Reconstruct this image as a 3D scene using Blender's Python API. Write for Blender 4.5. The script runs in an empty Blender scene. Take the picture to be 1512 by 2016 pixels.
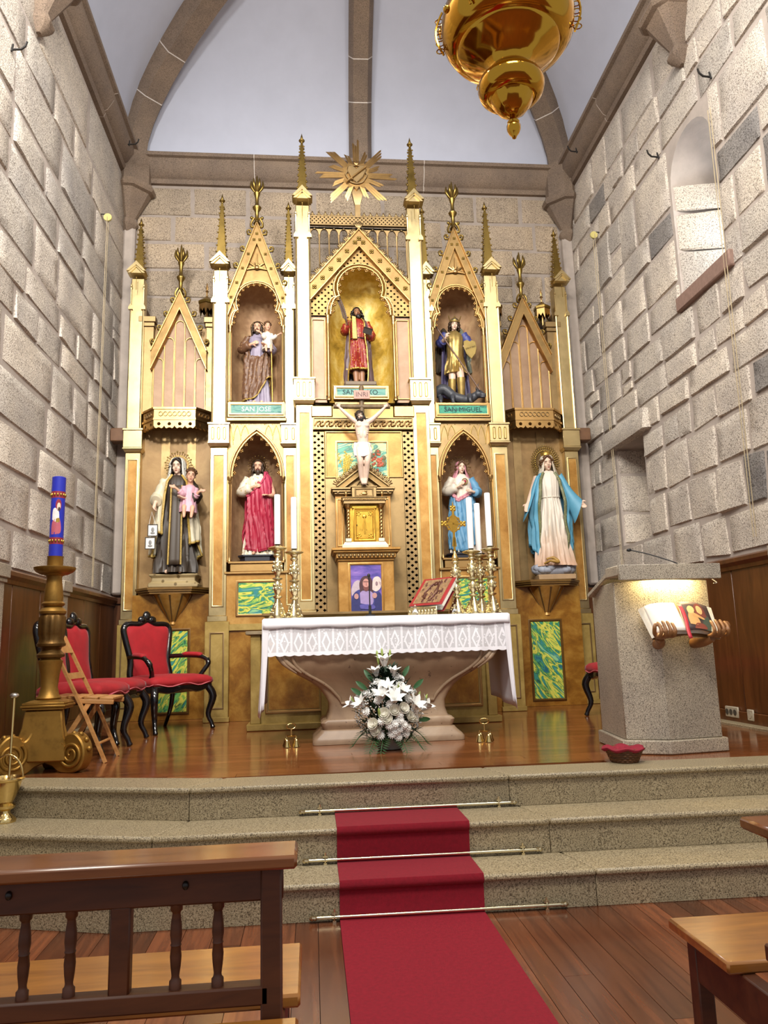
import bpy, bmesh, math, random
from mathutils import Vector, Matrix, noise
SC = bpy.context.scene
COL = SC.collection
PI = math.pi
# ---------------------------------------------------------------- camera
YAW, PITCH, ROLL = 0.0993, 0.1767, -0.0288
fw = Vector((math.sin(YAW)*math.cos(PITCH), math.cos(YAW)*math.cos(PITCH), math.sin(PITCH)))
r0 = Vector((math.cos(YAW), -math.sin(YAW), 0)); u0 = r0.cross(fw)
rt = math.cos(ROLL)*r0 + math.sin(ROLL)*u0; up = -math.sin(ROLL)*r0 + math.cos(ROLL)*u0
cd = bpy.data.cameras.new('camera'); cam = bpy.data.objects.new('camera', cd); COL.objects.link(cam)
cam.matrix_world = Matrix(((rt.x, up.x, -fw.x, -0.5854), (rt.y, up.y, -fw.y, -8.19), (rt.z, up.z, -fw.z, 0.7185), (0, 0, 0, 1)))
cd.sensor_fit = 'HORIZONTAL'; cd.sensor_width = 36; cd.lens = 1485.5*36/1512; cd.clip_start = .05
SC.camera = cam
# ---------------------------------------------------------------- world, lights, exposure
SC.view_settings.view_transform = 'Standard'; SC.view_settings.look = 'None'
SC.view_settings.gamma = 1; SC.view_settings.use_curve_mapping = False
SC.view_settings.exposure = 0.10
SC.cycles.use_denoising = True
SC.cycles.max_bounces = 6; SC.cycles.caustics_reflective = False; SC.cycles.caustics_refractive = False
SC.cycles.sample_clamp_indirect = 6
wd = bpy.data.worlds.new('world'); SC.world = wd; wd.use_nodes = True
wd.node_tree.nodes['Background'].inputs[0].default_value = (0.93, 0.95, 1.0, 1)
wd.node_tree.nodes['Background'].inputs[1].default_value = 0.52

def area(name, loc, target, size, power, col=(1, 1, 1), sizey=None, spread=None):
    l = bpy.data.lights.new(name, 'AREA'); l.energy = power; l.color = col; l.size = size
    if sizey: l.shape = 'RECTANGLE'; l.size_y = sizey
    if spread: l.spread = math.radians(spread)
    o = bpy.data.objects.new(name, l); COL.objects.link(o); o.location = loc
    o.rotation_euler = (Vector(target)-Vector(loc)).to_track_quat('-Z', 'Y').to_euler()
    return o
# flood lamps on the chancel arch, aimed at the altarpiece
area('arch_lamp', (-2.3, -4.6, 6.5), (-.9, 0, 2.0), .5, 120, (1, .97, .92))
area('arch_lamp', (-.5, -4.7, 6.8), (-.3, 0, 2.4), .5, 75, (1, .97, .92))
area('arch_lamp', (1.6, -4.6, 6.5), (.9, 0, 2.0), .5, 75, (1, .97, .92))
# spots hung farther down the nave
area('nave_spot', (-2.5, -7.4, 6.0), (-1.4, 0, 3.4), .5, 62, (1, .96, .9), spread=75)
area('nave_spot', (-.7, -7.4, 6.1), (-.3, 0, 3.4), .5, 30, (1, .96, .9), spread=75)
area('nave_spot', (1.6, -7.4, 6.0), (.8, 0, 2.6), .5, 20, (1, .96, .9), spread=75)
area('nave_fill', (0, -7.6, 5.8), (0, -3.2, 0), 1.4, 230, (1, .92, .8))  # unseen warm front fill, added to brighten the altar front, flowers and steps
# ---------------------------------------------------------------- helpers
RND = random.Random(7)
OFF = {}
STUFF = {'spire_crockets', 'gable_flowers', 'spandrel_tracery', 'arch_cusps', 'entablature_beads', 'canopy_tracery', 'canopy_fringe', 'shelf_egg_moulding', 'frieze_leaves', 'gallery_cresting', 'painted_grapes', 'painted_wheat', 'cover_relief', 'door_relief', 'band_ornament', 'stand_relief', 'tracery_lattice', 'lattice_strip', 'gallery_frieze', 'joint', 'heart_rays', 'halo', 'foot_ornament'}
def V(*a): return Vector(a)
class MB:
    def __init__(s): s.v = []; s.f = []
    def add(s, vs, fs, m=None):
        n = len(s.v)
        s.v += [tuple(m @ Vector(q)) for q in vs] if m else [tuple(q) for q in vs]
        s.f += [tuple(i+n for i in f) for f in fs]
        return s
    def box(s, x0, x1, y0, y1, z0, z1, m=None):
        vs = [(x0,y0,z0),(x1,y0,z0),(x1,y1,z0),(x0,y1,z0),(x0,y0,z1),(x1,y0,z1),(x1,y1,z1),(x0,y1,z1)]
        return s.add(vs, [(3,2,1,0),(4,5,6,7),(0,1,5,4),(1,2,6,5),(2,3,7,6),(3,0,4,7)], m)
    def frustum(s, c, a, b, z0, z1, a2, b2, m=None):
        x, y = c
        vs = [(x-a,y-b,z0),(x+a,y-b,z0),(x+a,y+b,z0),(x-a,y+b,z0),(x-a2,y-b2,z1),(x+a2,y-b2,z1),(x+a2,y+b2,z1),(x-a2,y+b2,z1)]
        return s.add(vs, [(3,2,1,0),(4,5,6,7),(0,1,5,4),(1,2,6,5),(2,3,7,6),(3,0,4,7)], m)
    def loft(s, rings, caps=True, closed=True, m=None, loop=False):
        n = len(rings[0]); vs = [q for r in rings for q in r]; fs = []
        k = n if closed else n-1
        R = len(rings)
        for i in range(R if loop else R-1):
            for j in range(k):
                a, b = i*n+j, i*n+(j+1) % n; c, d = ((i+1) % R)*n+(j+1) % n, ((i+1) % R)*n+j
                fs.append((a, b, c, d))
        if caps and closed and not loop: fs += [tuple(range(n-1, -1, -1)), tuple((R-1)*n+j for j in range(n))]
        return s.add(vs, fs, m)
    def tube(s, pts, r, n=8, m=None, closed=False, sq=None, caps=True):
        pts = [Vector(p) for p in pts]; rings = []; N = len(pts)
        ref = None
        for i, p in enumerate(pts):
            if closed: t = pts[(i+1) % N]-pts[i-1]
            else: t = pts[min(i+1, N-1)]-pts[max(i-1, 0)]
            t = t.normalized() if t.length > 1e-9 else Vector((0,0,1))
            if ref is None:
                ref = Vector((0,0,1)) if abs(t.z) < .9 else Vector((0,1,0))
            a = (ref - t*ref.dot(t))
            a = a.normalized() if a.length > 1e-6 else t.orthogonal().normalized()
            ref = a; b = t.cross(a)
            rr = r[i] if isinstance(r, (list, tuple)) else r
            ra, rb = rr if isinstance(rr, tuple) else (rr, rr)
            rings.append([p+a*math.cos(2*PI*j/n+(PI/n if sq else 0))*ra+b*math.sin(2*PI*j/n+(PI/n if sq else 0))*rb for j in range(n)])
        return s.loft(rings, m=m, loop=closed, caps=caps)
    def cyl(s, p0, p1, a, b=None, n=12, m=None): return s.tube([p0, p1], [a, a if b is None else b], n, m)
    def lathe(s, prof, n=24, c=(0,0,0), m=None, flute=None):
        rings = []
        for r, z in prof:
            rings.append([(c[0]+r*(flute(2*PI*j/n, z) if flute else 1)*math.cos(2*PI*j/n), c[1]+r*(flute(2*PI*j/n, z) if flute else 1)*math.sin(2*PI*j/n), c[2]+z) for j in range(n)])
        return s.loft(rings, m=m)
    def prism(s, poly, y0, y1, m=None):
        # poly: (x,z) outline counter-clockwise seen from the front (-y)
        n = len(poly); vs = [(x, y0, z) for x, z in poly]+[(x, y1, z) for x, z in poly]
        fs = [tuple(range(n)), tuple(range(2*n-1, n-1, -1))]+[(j, n+j, n+(j+1) % n, (j+1) % n) for j in range(n)]
        return s.add(vs, fs, m)
    def ell(s, c, r, nu=12, nv=8, m=None):
        if not isinstance(r, (tuple, list)): r = (r, r, r)
        rings = []
        for i in range(1, nv):
            t = PI*i/nv
            rings.append([(c[0]+r[0]*math.sin(t)*math.cos(2*PI*j/nu), c[1]+r[1]*math.sin(t)*math.sin(2*PI*j/nu), c[2]-r[2]*math.cos(t)) for j in range(nu)])
        vs = [q for g in rings for q in g]; k = len(vs); R = nv-1
        vs += [(c[0], c[1], c[2]-r[2]), (c[0], c[1], c[2]+r[2])]; fs = []
        for i in range(R-1):
            for j in range(nu): fs.append((i*nu+j, i*nu+(j+1) % nu, (i+1)*nu+(j+1) % nu, (i+1)*nu+j))
        for j in range(nu):
            fs.append((k, (j+1) % nu, j)); fs.append((k+1, (R-1)*nu+j, (R-1)*nu+(j+1) % nu))
        return s.add(vs, fs, m)
    def strip(s, path, prof, closed=False, y=0):
        # moulding: profile (offset n, depth d) swept along an xz path in a plane y; n along the path normal, d toward -y
        P = [Vector((a, b)) for a, b in path]; N = len(P); rings = []
        for i in range(N):
            if closed: t0 = (P[i]-P[i-1]).normalized(); t1 = (P[(i+1) % N]-P[i]).normalized()
            else:
                t0 = (P[i]-P[max(i-1,0)]); t1 = (P[min(i+1,N-1)]-P[i])
                t0 = t1 if t0.length < 1e-9 else t0; t1 = t0 if t1.length < 1e-9 else t1
                t0 = t0.normalized(); t1 = t1.normalized()
            n0 = Vector((-t0.y, t0.x)); n1 = Vector((-t1.y, t1.x)); b = n0+n1
            b = b/max(b.length_squared*.5, .35) if b.length > 1e-6 else n0
            rings.append([(P[i].x+b.x*a, y-d, P[i].y+b.y*a) for a, d in prof])
        return s.loft(rings, loop=closed)
    def mesh(s, name, off=None):
        me = bpy.data.meshes.new(name)
        if off is not None: vs = [(a-off[0], b-off[1], c-off[2]) for a, b, c in s.v]
        else: vs = s.v
        me.from_pydata(vs, [], s.f); me.update()
        return me
    def build(s, name, mat, parent=None, smooth=35, bevel=0, label=None, kind=None, fix=True, seg=1):
        off = OFF.get(parent.name) if parent else None
        me = s.mesh(name, off)
        if name in STUFF: kind = kind or 'stuff'
        if fix:
            bm = bmesh.new(); bm.from_mesh(me); bmesh.ops.recalc_face_normals(bm, faces=bm.faces); bm.to_mesh(me); bm.free()
        return obj(name, me, mat, parent, smooth, bevel, label, kind, seg)
def obj(name, me, mat, parent=None, smooth=35, bevel=0, label=None, kind=None, seg=1):
    if smooth:
        me.shade_smooth()
        if smooth < 180: me.set_sharp_from_angle(angle=math.radians(smooth))
    if mat and not me.materials: me.materials.append(mat)
    o = bpy.data.objects.new(name, me); COL.objects.link(o)
    if parent:
        o.parent = parent
        if parent.name in OFF: OFF[o.name] = OFF[parent.name]
    if bevel:
        b = o.modifiers.new('bevel', 'BEVEL'); b.width = bevel; b.segments = seg; b.limit_method = 'ANGLE'; b.angle_limit = math.radians(40)
    if label: o['label'] = label
    if kind: o['kind'] = kind
    return o
def tag(o, label, cat, group=None, kind=None):
    o['label'] = label
    if cat: o['category'] = cat
    if group: o['group'] = group
    if kind: o['kind'] = kind
    return o
def thing(name, label, cat, loc=(0,0,0), rotz=0, group=None, world=True, kind=None):
    o = bpy.data.objects.new(name, None); COL.objects.link(o); o.location = loc; o.rotation_euler = (0,0,rotz)
    o.empty_display_size = .1
    if world: OFF[o.name] = tuple(loc)
    return tag(o, label, cat, group, kind)
def struct(o, label=None):
    o['kind'] = 'structure'
    if label: o['label'] = label
    return o
def copy_tree(o, parent=None):
    c = o.copy(); COL.objects.link(c); c.parent = parent
    for ch in [x for x in bpy.data.objects if x.parent == o]: copy_tree(ch, c)
    return c
def rot(ax, a): return Matrix.Rotation(a, 4, ax)
def tr(x, y, z): return Matrix.Translation((x, y, z))
def sc(a, b=None, c=None): return Matrix.Diagonal((a, a if b is None else b, a if c is None else c, 1))
def clamp(x, a=0, b=1): return max(a, min(b, x))
def sm(a, b, x): t = clamp((x-a)/(b-a)); return t*t*(3-2*t)
def lerp(a, b, t): return a+(b-a)*t
def interp(tab, x):
    if x <= tab[0][0]: return tab[0][1]
    for (a, p), (b, q) in zip(tab, tab[1:]):
        if x <= b: return p+(q-p)*(x-a)/(b-a)
    return tab[-1][1]
def spline(pts, k=6):
    P = [Vector(p) for p in pts]; out = []
    for i in range(len(P)-1):
        a = P[max(i-1,0)]; b = P[i]; c = P[i+1]; d = P[min(i+2,len(P)-1)]
        for j in range(k):
            t = j/k
            out.append(.5*((2*b)+(c-a)*t+(2*a-5*b+4*c-d)*t*t+(3*b-a-3*c+d)*t**3))
    return out+[P[-1]]
# ---------------------------------------------------------------- materials
MATS = {}
class NT:
    def __init__(s, name):
        s.m = bpy.data.materials.new(name); s.m.use_nodes = True; s.t = s.m.node_tree
        s.b = s.t.nodes['Principled BSDF']
    def n(s, typ, **kw):
        x = s.t.nodes.new(typ)
        for k, v in kw.items():
            if k.startswith('i_'):
                key = k[2:]; key = int(key) if key.isdigit() else key
                if hasattr(v, 'is_output') or isinstance(v, bpy.types.NodeSocket): s.t.links.new(v, x.inputs[key])
                else: x.inputs[key].default_value = v
            else: setattr(x, k, v)
        return x
    def link(s, a, b): s.t.links.new(a, b)
    def coord(s, kind='Object', scale=(1,1,1), rnd=False, rotation=(0,0,0)):
        c = s.n('ShaderNodeTexCoord').outputs[kind]
        if rnd:
            oi = s.n('ShaderNodeObjectInfo').outputs['Random']
            mu = s.n('ShaderNodeVectorMath', operation='SCALE'); mu.inputs[0].default_value = (37, 53, 71); s.link(oi, mu.inputs['Scale'])
            ad = s.n('ShaderNodeVectorMath', operation='ADD'); s.link(c, ad.inputs[0]); s.link(mu.outputs[0], ad.inputs[1]); c = ad.outputs[0]
        mp = s.n('ShaderNodeMapping'); mp.inputs['Scale'].default_value = scale; mp.inputs['Rotation'].default_value = rotation; s.link(c, mp.inputs[0])
        return mp.outputs[0]
    def noise(s, vec, scale, detail=3, rough=.6, dist=0):
        x = s.n('ShaderNodeTexNoise'); s.link(vec, x.inputs['Vector'])
        x.inputs['Scale'].default_value = scale; x.inputs['Detail'].default_value = detail; x.inputs['Roughness'].default_value = rough; x.inputs['Distortion'].default_value = dist
        return x.outputs[0]
    def ramp(s, fac, stops, mode='LINEAR'):
        x = s.n('ShaderNodeValToRGB'); s.link(fac, x.inputs[0]); cr = x.color_ramp; cr.interpolation = mode
        while len(cr.elements) > len(stops): cr.elements.remove(cr.elements[-1])
        while len(cr.elements) < len(stops): cr.elements.new(.5)
        for e, (p, c) in zip(cr.elements, stops): e.position = p; e.color = (*c, 1) if len(c) == 3 else c
        return x.outputs[0]
    def mix(s, fac, a, b, mode='MIX'):
        x = s.n('ShaderNodeMix', data_type='RGBA', blend_type=mode)
        for v, i in ((fac, 0), (a, 6), (b, 7)):
            if isinstance(v, bpy.types.NodeSocket): s.link(v, x.inputs[i])
            else: x.inputs[i].default_value = v if i == 0 else (*v, 1)
        return x.outputs[2]
    def bump(s, h, strength=.3, dist=.01):
        x = s.n('ShaderNodeBump'); s.link(h, x.inputs['Height']); x.inputs['Strength'].default_value = strength; x.inputs['Distance'].default_value = dist
        s.link(x.outputs[0], s.b.inputs['Normal'])
    def fin(s, name, col=None, rough=.5, metal=0, coat=0, sheen=0, spec=None, trans=0, sss=0):
        b = s.b
        if col is not None:
            if isinstance(col, bpy.types.NodeSocket): s.link(col, b.inputs['Base Color'])
            else: b.inputs['Base Color'].default_value = (*col, 1)
        if isinstance(rough, bpy.types.NodeSocket): s.link(rough, b.inputs['Roughness'])
        else: b.inputs['Roughness'].default_value = rough
        b.inputs['Metallic'].default_value = metal; b.inputs['Coat Weight'].default_value = coat; b.inputs['Coat Roughness'].default_value = .12
        if sheen: b.inputs['Sheen Weight'].default_value = sheen; b.inputs['Sheen Roughness'].default_value = .4
        if spec is not None: b.inputs['Specular IOR Level'].default_value = spec
        if trans: b.inputs['Transmission Weight'].default_value = trans
        MATS[name] = s.m; s.m.name = name
        return s.m
def srgb(h):
    h = h.lstrip('#'); c = [int(h[i:i+2], 16)/255 for i in (0, 2, 4)]
    return tuple(x/12.92 if x <= .04045 else ((x+.055)/1.055)**2.4 for x in c)
def plain(name, hexc, rough=.5, metal=0, var=.12, vscale=14, bump=0, **kw):
    """painted / cast surface with slight mottling"""
    t = NT(name); c = srgb(hexc) if isinstance(hexc, str) else hexc
    co = t.coord(); nz = t.noise(co, vscale, 3)
    col = t.ramp(nz, [(.3, tuple(x*(1-var) for x in c)), (.7, tuple(min(1, x*(1+var)) for x in c))])
    if bump: t.bump(t.noise(co, vscale*6, 4), bump, .004)
    return t.fin(name, col, rough, metal, **kw)
def granite(name, light, mid, dark, scale=90, rough=.75, tint=.12, bump=.5, rnd=True, big=2.2, dist=.006, tcols=None):
    t = NT(name); co = t.coord('Object', rnd=rnd)
    s1 = t.noise(co, scale, 2, .7)
    base = t.ramp(s1, [(.36, srgb(dark)), (.46, srgb(mid)), (.6, srgb(light))])
    s2 = t.noise(co, scale*2.3, 1, .5)
    sp = t.ramp(s2, [(.62, (0,0,0)), (.68, (1,1,1))])
    dk = t.mix(sp, base, srgb(dark))
    bg = t.noise(co, big, 3)
    bgc = t.ramp(bg, tcols or [(.3, (.80,.78,.78)), (.7, (1.1,1.06,1.0))])
    col = t.mix(1, dk, bgc, 'MULTIPLY')
    if rnd:
        oi = t.n('ShaderNodeObjectInfo').outputs['Random']
        vc = t.ramp(oi, [(0, (1-tint*2.2, 1-tint*2, 1-tint*1.7)), (.12, (1-tint, 1-tint*.9, 1-tint*.8)), (.5, (1, 1, 1)), (1, (1+tint, 1+tint*.9, 1+tint*.7))])
        col = t.mix(1, col, vc, 'MULTIPLY')
    h = t.n('ShaderNodeMath', operation='ADD'); t.link(s1, h.inputs[0]); t.link(t.noise(co, 22, 4), h.inputs[1])
    t.bump(h.outputs[0], bump, dist)
    return t.fin(name, col, rough)
def wood(name, c1, c2, scale=(3, 22, 22), rough=.3, tint=.25, coat=0, rnd=True, grain=1.0, kind='Object', bump=.05):
    t = NT(name); co = t.coord(kind, scale, rnd=rnd)
    n1 = t.noise(co, 1.0*grain, 5, .6, .6)
    col = t.ramp(n1, [(.28, srgb(c1)), (.5, tuple((a+b)/2 for a, b in zip(srgb(c1), srgb(c2)))), (.72, srgb(c2))])
    if rnd:
        oi = t.n('ShaderNodeObjectInfo').outputs['Random']
        col = t.mix(1, col, t.ramp(oi, [(0, (1-tint,)*3), (1, (1+tint,)*3)]), 'MULTIPLY')
    if bump: t.bump(n1, bump, .003)
    return t.fin(name, col, rough, coat=coat)
def gold(name, col, rough=.35, var=.25, metal=1.0, scale=5, dark=.35, bump=.15):
    t = NT(name); co = t.coord(); c = srgb(col)
    nz = t.noise(co, scale, 4, .65)
    cc = t.ramp(nz, [(.25, tuple(x*(1-dark) for x in c)), (.5, c), (.75, tuple(min(1, x*(1+var*.5)) for x in c))])
    rr = t.n('ShaderNodeMapRange'); t.link(t.noise(co, scale*2.2, 3), rr.inputs[0]); rr.inputs[3].default_value = rough*.8; rr.inputs[4].default_value = rough*1.25
    if bump: t.bump(t.noise(co, 60, 3), bump, .002)
    return t.fin(name, cc, rr.outputs[0], metal)
M_STONE = granite('wall_granite', '#ddd5ca', '#cdc4b8', '#7d756d', 85, .85, .10, .7, dist=.008)
M_STONED = granite('wall_granite_dark', '#9a9794', '#86827f', '#55524f', 85, .85, .10, .7, dist=.008)
M_STONEB = granite('wall_granite_back', '#bfaf9a', '#ab9b86', '#6e6154', 85, .85, .13, .6, dist=.008)
M_MORTAR = plain('mortar', '#b5a99f', .9, 0, .1, 6, .5)
M_MORTB = plain('back_mortar', '#a0948a', .9, 0, .1, 6, .5)
M_RIB = granite('rib_stone', '#8d7b6d', '#80705f', '#5d5046', 120, .8, .05, .25, big=3, dist=.003)
M_VAULT = plain('vault_plaster', '#c3c7d6', .9, 0, .03, 3, .12)
M_JOINT = plain('joint_mortar', '#d8cfc6', .9)
M_STEP = granite('step_granite', '#bbad8f', '#9d8e70', '#463b2c', 170, .42, .04, .12, dist=.002, tcols=[(.3, (.92,.92,.92)), (.7, (1.05,1.04,1.0))])
M_AMBO = granite('ambo_granite', '#cbc3b2', '#aea595', '#453f37', 190, .5, .04, .12, dist=.002)
M_WAINS = wood('wainscot_wood', '#4a2812', '#6e4120', (14, 14, 2.2), .34, .08, .2)
M_PLANK = wood('sanctuary_plank_wood', '#6b3a1e', '#9a5e36', (2.4, 26, 26), .16, .22, .3)
M_PLANKN = wood('nave_plank_wood', '#4f2818', '#80492b', (26, 1.6, 26), .24, .42, .2)
# ---------------------------------------------------------------- room shell
XL, XR, YB, ZN = -2.92, 3.0, 1.0, -0.51      # side walls, back wall, nave floor level
Z1, Z2 = -0.17, -0.34                        # treads
YF = -5.4                                    # chancel front
def stone_mesh(name, u0, u1, z0, z1, place, depth=.035, rough=.012, seed=0, gap=.006, n=6, irr=0):
    """one rough block on a wall; place(u, z, out) gives the world point"""
    rn = random.Random(seed)
    du = (u1-u0); dz = (z1-z0)
    j = lambda: rn.uniform(-.8+.7*irr, 1)*min(.016+.04*irr, (.07+.11*irr)*min(du, dz))
    c = [(u0+gap+max(0,j()), z0+gap+max(0,j())), (u1-gap-max(0,j()), z0+gap+max(0,j())), (u1-gap-max(0,j()), z1-gap-max(0,j())), (u0+gap+max(0,j()), z1-gap-max(0,j()))]
    cen = ((u0+u1)/2, (z0+z1)/2); mb = MB(); d = depth*rn.uniform(.2, 2.2); tu = rn.uniform(-.010, .010); tz = rn.uniform(-.020, .004)
    N = n; vs = []
    for a in range(N+1):
        for b in range(N+1):
            s, t = a/N, b/N
            # rings: pull outermost ring to the wall, second ring close to the edge
            def edge(q): return [0, .035, .25, .5, .75, .965, 1][round(q*6)] if N == 6 else q
            s2, t2 = edge(s), edge(t)
            u = lerp(lerp(c[0][0], c[1][0], s2), lerp(c[3][0], c[2][0], s2), t2); z = lerp(lerp(c[0][1], c[1][1], s2), lerp(c[3][1], c[2][1], s2), t2)
            border = a in (0, N) or b in (0, N)
            ring2 = not border and (a in (1, N-1) or b in (1, N-1))
            q = noise.noise(Vector((u*5+seed, z*5, 3.3)))*.5+noise.noise(Vector((u*14, z*14, seed*1.7)))*.25
            w = 0.018*noise.noise(Vector((u*9, z*9, seed+9.1)))
            if border: o = -.012; u += w*.9; z += w*.9
            else: o = d*(.80 if ring2 else 1)+q*rough*2.4+tu*(s-.5)*2+tz*(t-.5)*2; o = max(o, .003)
            if border and (a in (0, N)) and (b in (0, N)):
                u += (cen[0]-u)*(.06+.06*irr); z += (cen[1]-z)*(.06+.10*irr)
            vs.append(place(u, z, o))
    fs = [(a*(N+1)+b, (a+1)*(N+1)+b, (a+1)*(N+1)+b+1, a*(N+1)+b+1) for a in range(N) for b in range(N)]
    mb.add(vs, fs)
    return mb
def fill_wall(wall, rows, u0, u1, place, mats, seed, holes=(), wmin=.28, wmax=.95, depth=.035, irr=0):
    rn = random.Random(seed); k = seed*1000
    for (z0, z1) in rows:
        segs = [(u0, u1)]
        for (a, b, c, d) in holes:
            if z0 < d-.02 and z1 > c+.02:
                ns = []
                for (p, q) in segs:
                    if b <= p or a >= q: ns.append((p, q))
                    else:
                        if a-p > .08: ns.append((p, a))
                        if q-b > .08: ns.append((b, q))
                segs = ns
        for (p, q) in segs:
            u = p
            while u < q-.05:
                w = rn.uniform(wmin, wmax)*(.75+.9*(z1-z0))
                if q-(u+w) < wmin*.7: w = q-u
                parts = [(z0, z1)]
                if z1-z0 > .33 and w < .5 and rn.random() < .22: zm = lerp(z0, z1, rn.uniform(.35, .65)); parts = [(z0, zm), (zm, z1)]
                for (a, b) in parts:
                    k += 1
                    zz0 = a+.012*math.sin(u*3+z0*7); zz1 = b+.012*math.sin(u*3+z1*7)
                    m = mats[1] if len(mats) > 1 and rn.random() < .07 else mats[0]
                    stone_mesh('stone', u, u+w, zz0, zz1, place, depth, .011, k, irr=irr*(1 if z0 < 4.1 else .4)*rn.choice((.3, .7, 1))).build('stone', m, wall, 50)
                u += w
def make_rows(z0, z1, lo, hi, seed):
    rn = random.Random(seed); out = []; z = z0
    while z < z1-.01:
        h = rn.uniform(lo, hi)
        if z1-(z+h) < lo: h = z1-z
        out.append((z, z+h)); z += h
    return out
# walls ------------------------------------------------------------------
wl = struct(MB().box(XL-.5, XL, YF, YB+.4, -.6, 7.2).build('wall_left', M_MORTAR), 'rough coursed granite wall on the left of the chancel')
fill_wall(wl, make_rows(1.40, 6.72, .28, .52, 3), -4.3, YB, lambda u, z, o: (XL+o, u, z), (M_STONE, M_STONE), 11, wmin=.45, wmax=1.15, depth=.008, irr=.2)
wb = struct(MB().box(XL, XR, YB, YB+.4, -.6, 7.2).build('wall_back', M_MORTB), 'coursed granite end wall behind the gilded altarpiece')
fill_wall(wb, make_rows(4.1, 6.72, .25, .40, 5), XL+.13, XR-.16, lambda u, z, o: (u, YB-o, z), (M_STONEB, M_STONEB), 21, wmin=.35, wmax=.9, depth=.006)
# right wall with arched window and a square recess
W0, W1, WZ0, WZS = -2.5, -1.72, 3.95, 5.1       # window: near edge, far edge, sill, spring
N0, N1, NZ0, NZ1 = -.62, .12, 1.78, 2.92
rw = MB()
ZT = 7.2; T = .85
for (a, b, c, d) in ((YF, W0, -.6, ZT), (W1, N0, -.6, ZT), (N1, YB+.4, -.6, ZT), (W0, W1, -.6, WZ0), (N0, N1, -.6, NZ0), (N0, N1, NZ1, ZT)):
    rw.box(XR, XR+T, a, b, c, d)
wc, wr_ = (W0+W1)/2, (W1-W0)/2
arc = [(wc+wr_*math.cos(t*PI/12), WZS+wr_*1.0*math.sin(t*PI/12)) for t in range(13)]
pol = [(W1, WZS)]+[(p[0], p[1]) for p in arc[1:-1]]+[(W0, WZS), (W0, ZT), (W1, ZT)]
rw.prism([(u, z) for u, z in pol], 0, T, m=Matrix(((0, 1, 0, XR), (1, 0, 0, 0), (0, 0, 1, 0), (0, 0, 0, 1))))
rw.box(XR+.42, XR+.5, N0-.1, N1+.1, NZ0-.1, NZ1+.1)
wr = struct(rw.build('wall_right', M_MORTAR), 'rough granite wall on the right with arched window and square recess')
PR = lambda u, z, o: (XR-o, u, z)
rr = make_rows(1.40, NZ0, .19, .38, 1)+make_rows(NZ0, NZ1, .30, .42, 2)+make_rows(NZ1, WZ0-.15, .24, .4, 4)+make_rows(WZ0-.15, WZS+wr_+.06, .3, .46, 8)+make_rows(WZS+wr_+.06, 6.72, .26, .42, 9)
fill_wall(wr, rr, -4.6, YB, PR, (M_STONE, M_STONED), 33, holes=((W0-.02, W1+.02, WZ0-.15, WZS+wr_+.06), (N0-.02, N1+.02, NZ0, NZ1+.001)), wmin=.2, wmax=.72, depth=.014, irr=.5)
# reveal blocks of the window (far side) and recess linings
for i, (a, b) in enumerate(((WZ0, 4.42), (4.42, 4.83), (4.83, WZS+.02))):
    stone_mesh('stone', XR+.01, XR+.84, a, b, lambda u, z, o: (u, W1-.22*(u-XR)-o*.6, z), .02, .008, 900+i, .006).build('stone', M_STONE, wr, 50)
    stone_mesh('stone', XR+.01, XR+.84, a, b, lambda u, z, o: (u, W0+.22*(u-XR)+o*.6, z), .02, .008, 950+i, .006).build('stone', M_STONE, wr, 50)
sl = MB(); sl.prism([(W0-.12, WZ0-.15), (W1+.05, WZ0-.15), (W1+.05, WZ0+.0), (W0-.12, WZ0+.0)], 0, .9, m=Matrix(((0, 1, 0, XR-.05), (1, 0, 0, 0), (0, 0, 1, 0), (0, 0, 0, 1))))
sl.build('window_sill', plain('sill_stone', '#8d7265', .8, 0, .15, 20, .4), wr, bevel=.012)
for i, (a, b) in enumerate(((NZ0+.02, 2.16), (2.16, 2.62), (2.62, NZ1))):
    stone_mesh('stone', XR+.01, XR+.42, a, b, lambda u, z, o: (u, N1-o*.6, z), .02, .008, 970+i, .006).build('stone', M_STONE, wr, 50)
stone_mesh('lintel_stone', N0-.25, N1+.22, NZ1-.02, NZ1+.24, PR, .07, .01, 777).build('lintel_stone', M_STONE, wr, 50)
# window pane at the outer end of the embrasure: daylight
t = NT('daylight_glass'); t.b.inputs['Base Color'].default_value = (.9, .95, 1, 1); t.b.inputs['Emission Color'].default_value = (.86, .93, 1, 1); t.b.inputs['Emission Strength'].default_value = 26; M_DAY = t.fin('daylight_glass', None, .3)
wn = struct(MB().box(XR+.80, XR+.82, W0+.2, W1-.2, WZ0+.05, 4.8).build('window_1', M_DAY), 'arched window of the right wall')
fr = MB()
for u in (W0+.2, wc, W1-.2): fr.box(XR+.77, XR+.80, u-.02, u+.02, WZ0+.05, WZS+.15)
for z in (WZ0+.06, 4.6, WZS+.14): fr.box(XR+.775, XR+.797, W0+.2, W1-.2, z-.015, z+.015)
fr.build('window_frame', plain('window_iron', '#3b3a38', .6), wn)
# corner plaster strips between side walls and end wall
for nm, x, s in (('trim_1', XL, 1), ('trim_2', XR, -1)):
    b = MB(); b.prism([(x, 1.4), (x+s*.15, 1.4), (x+s*.15, 6.5), (x, 6.5)][::s], YB-.10, YB+.02)
    struct(b.build(nm, M_MORTAR, None, 30, .03), 'plastered corner strip of the end wall')
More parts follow.
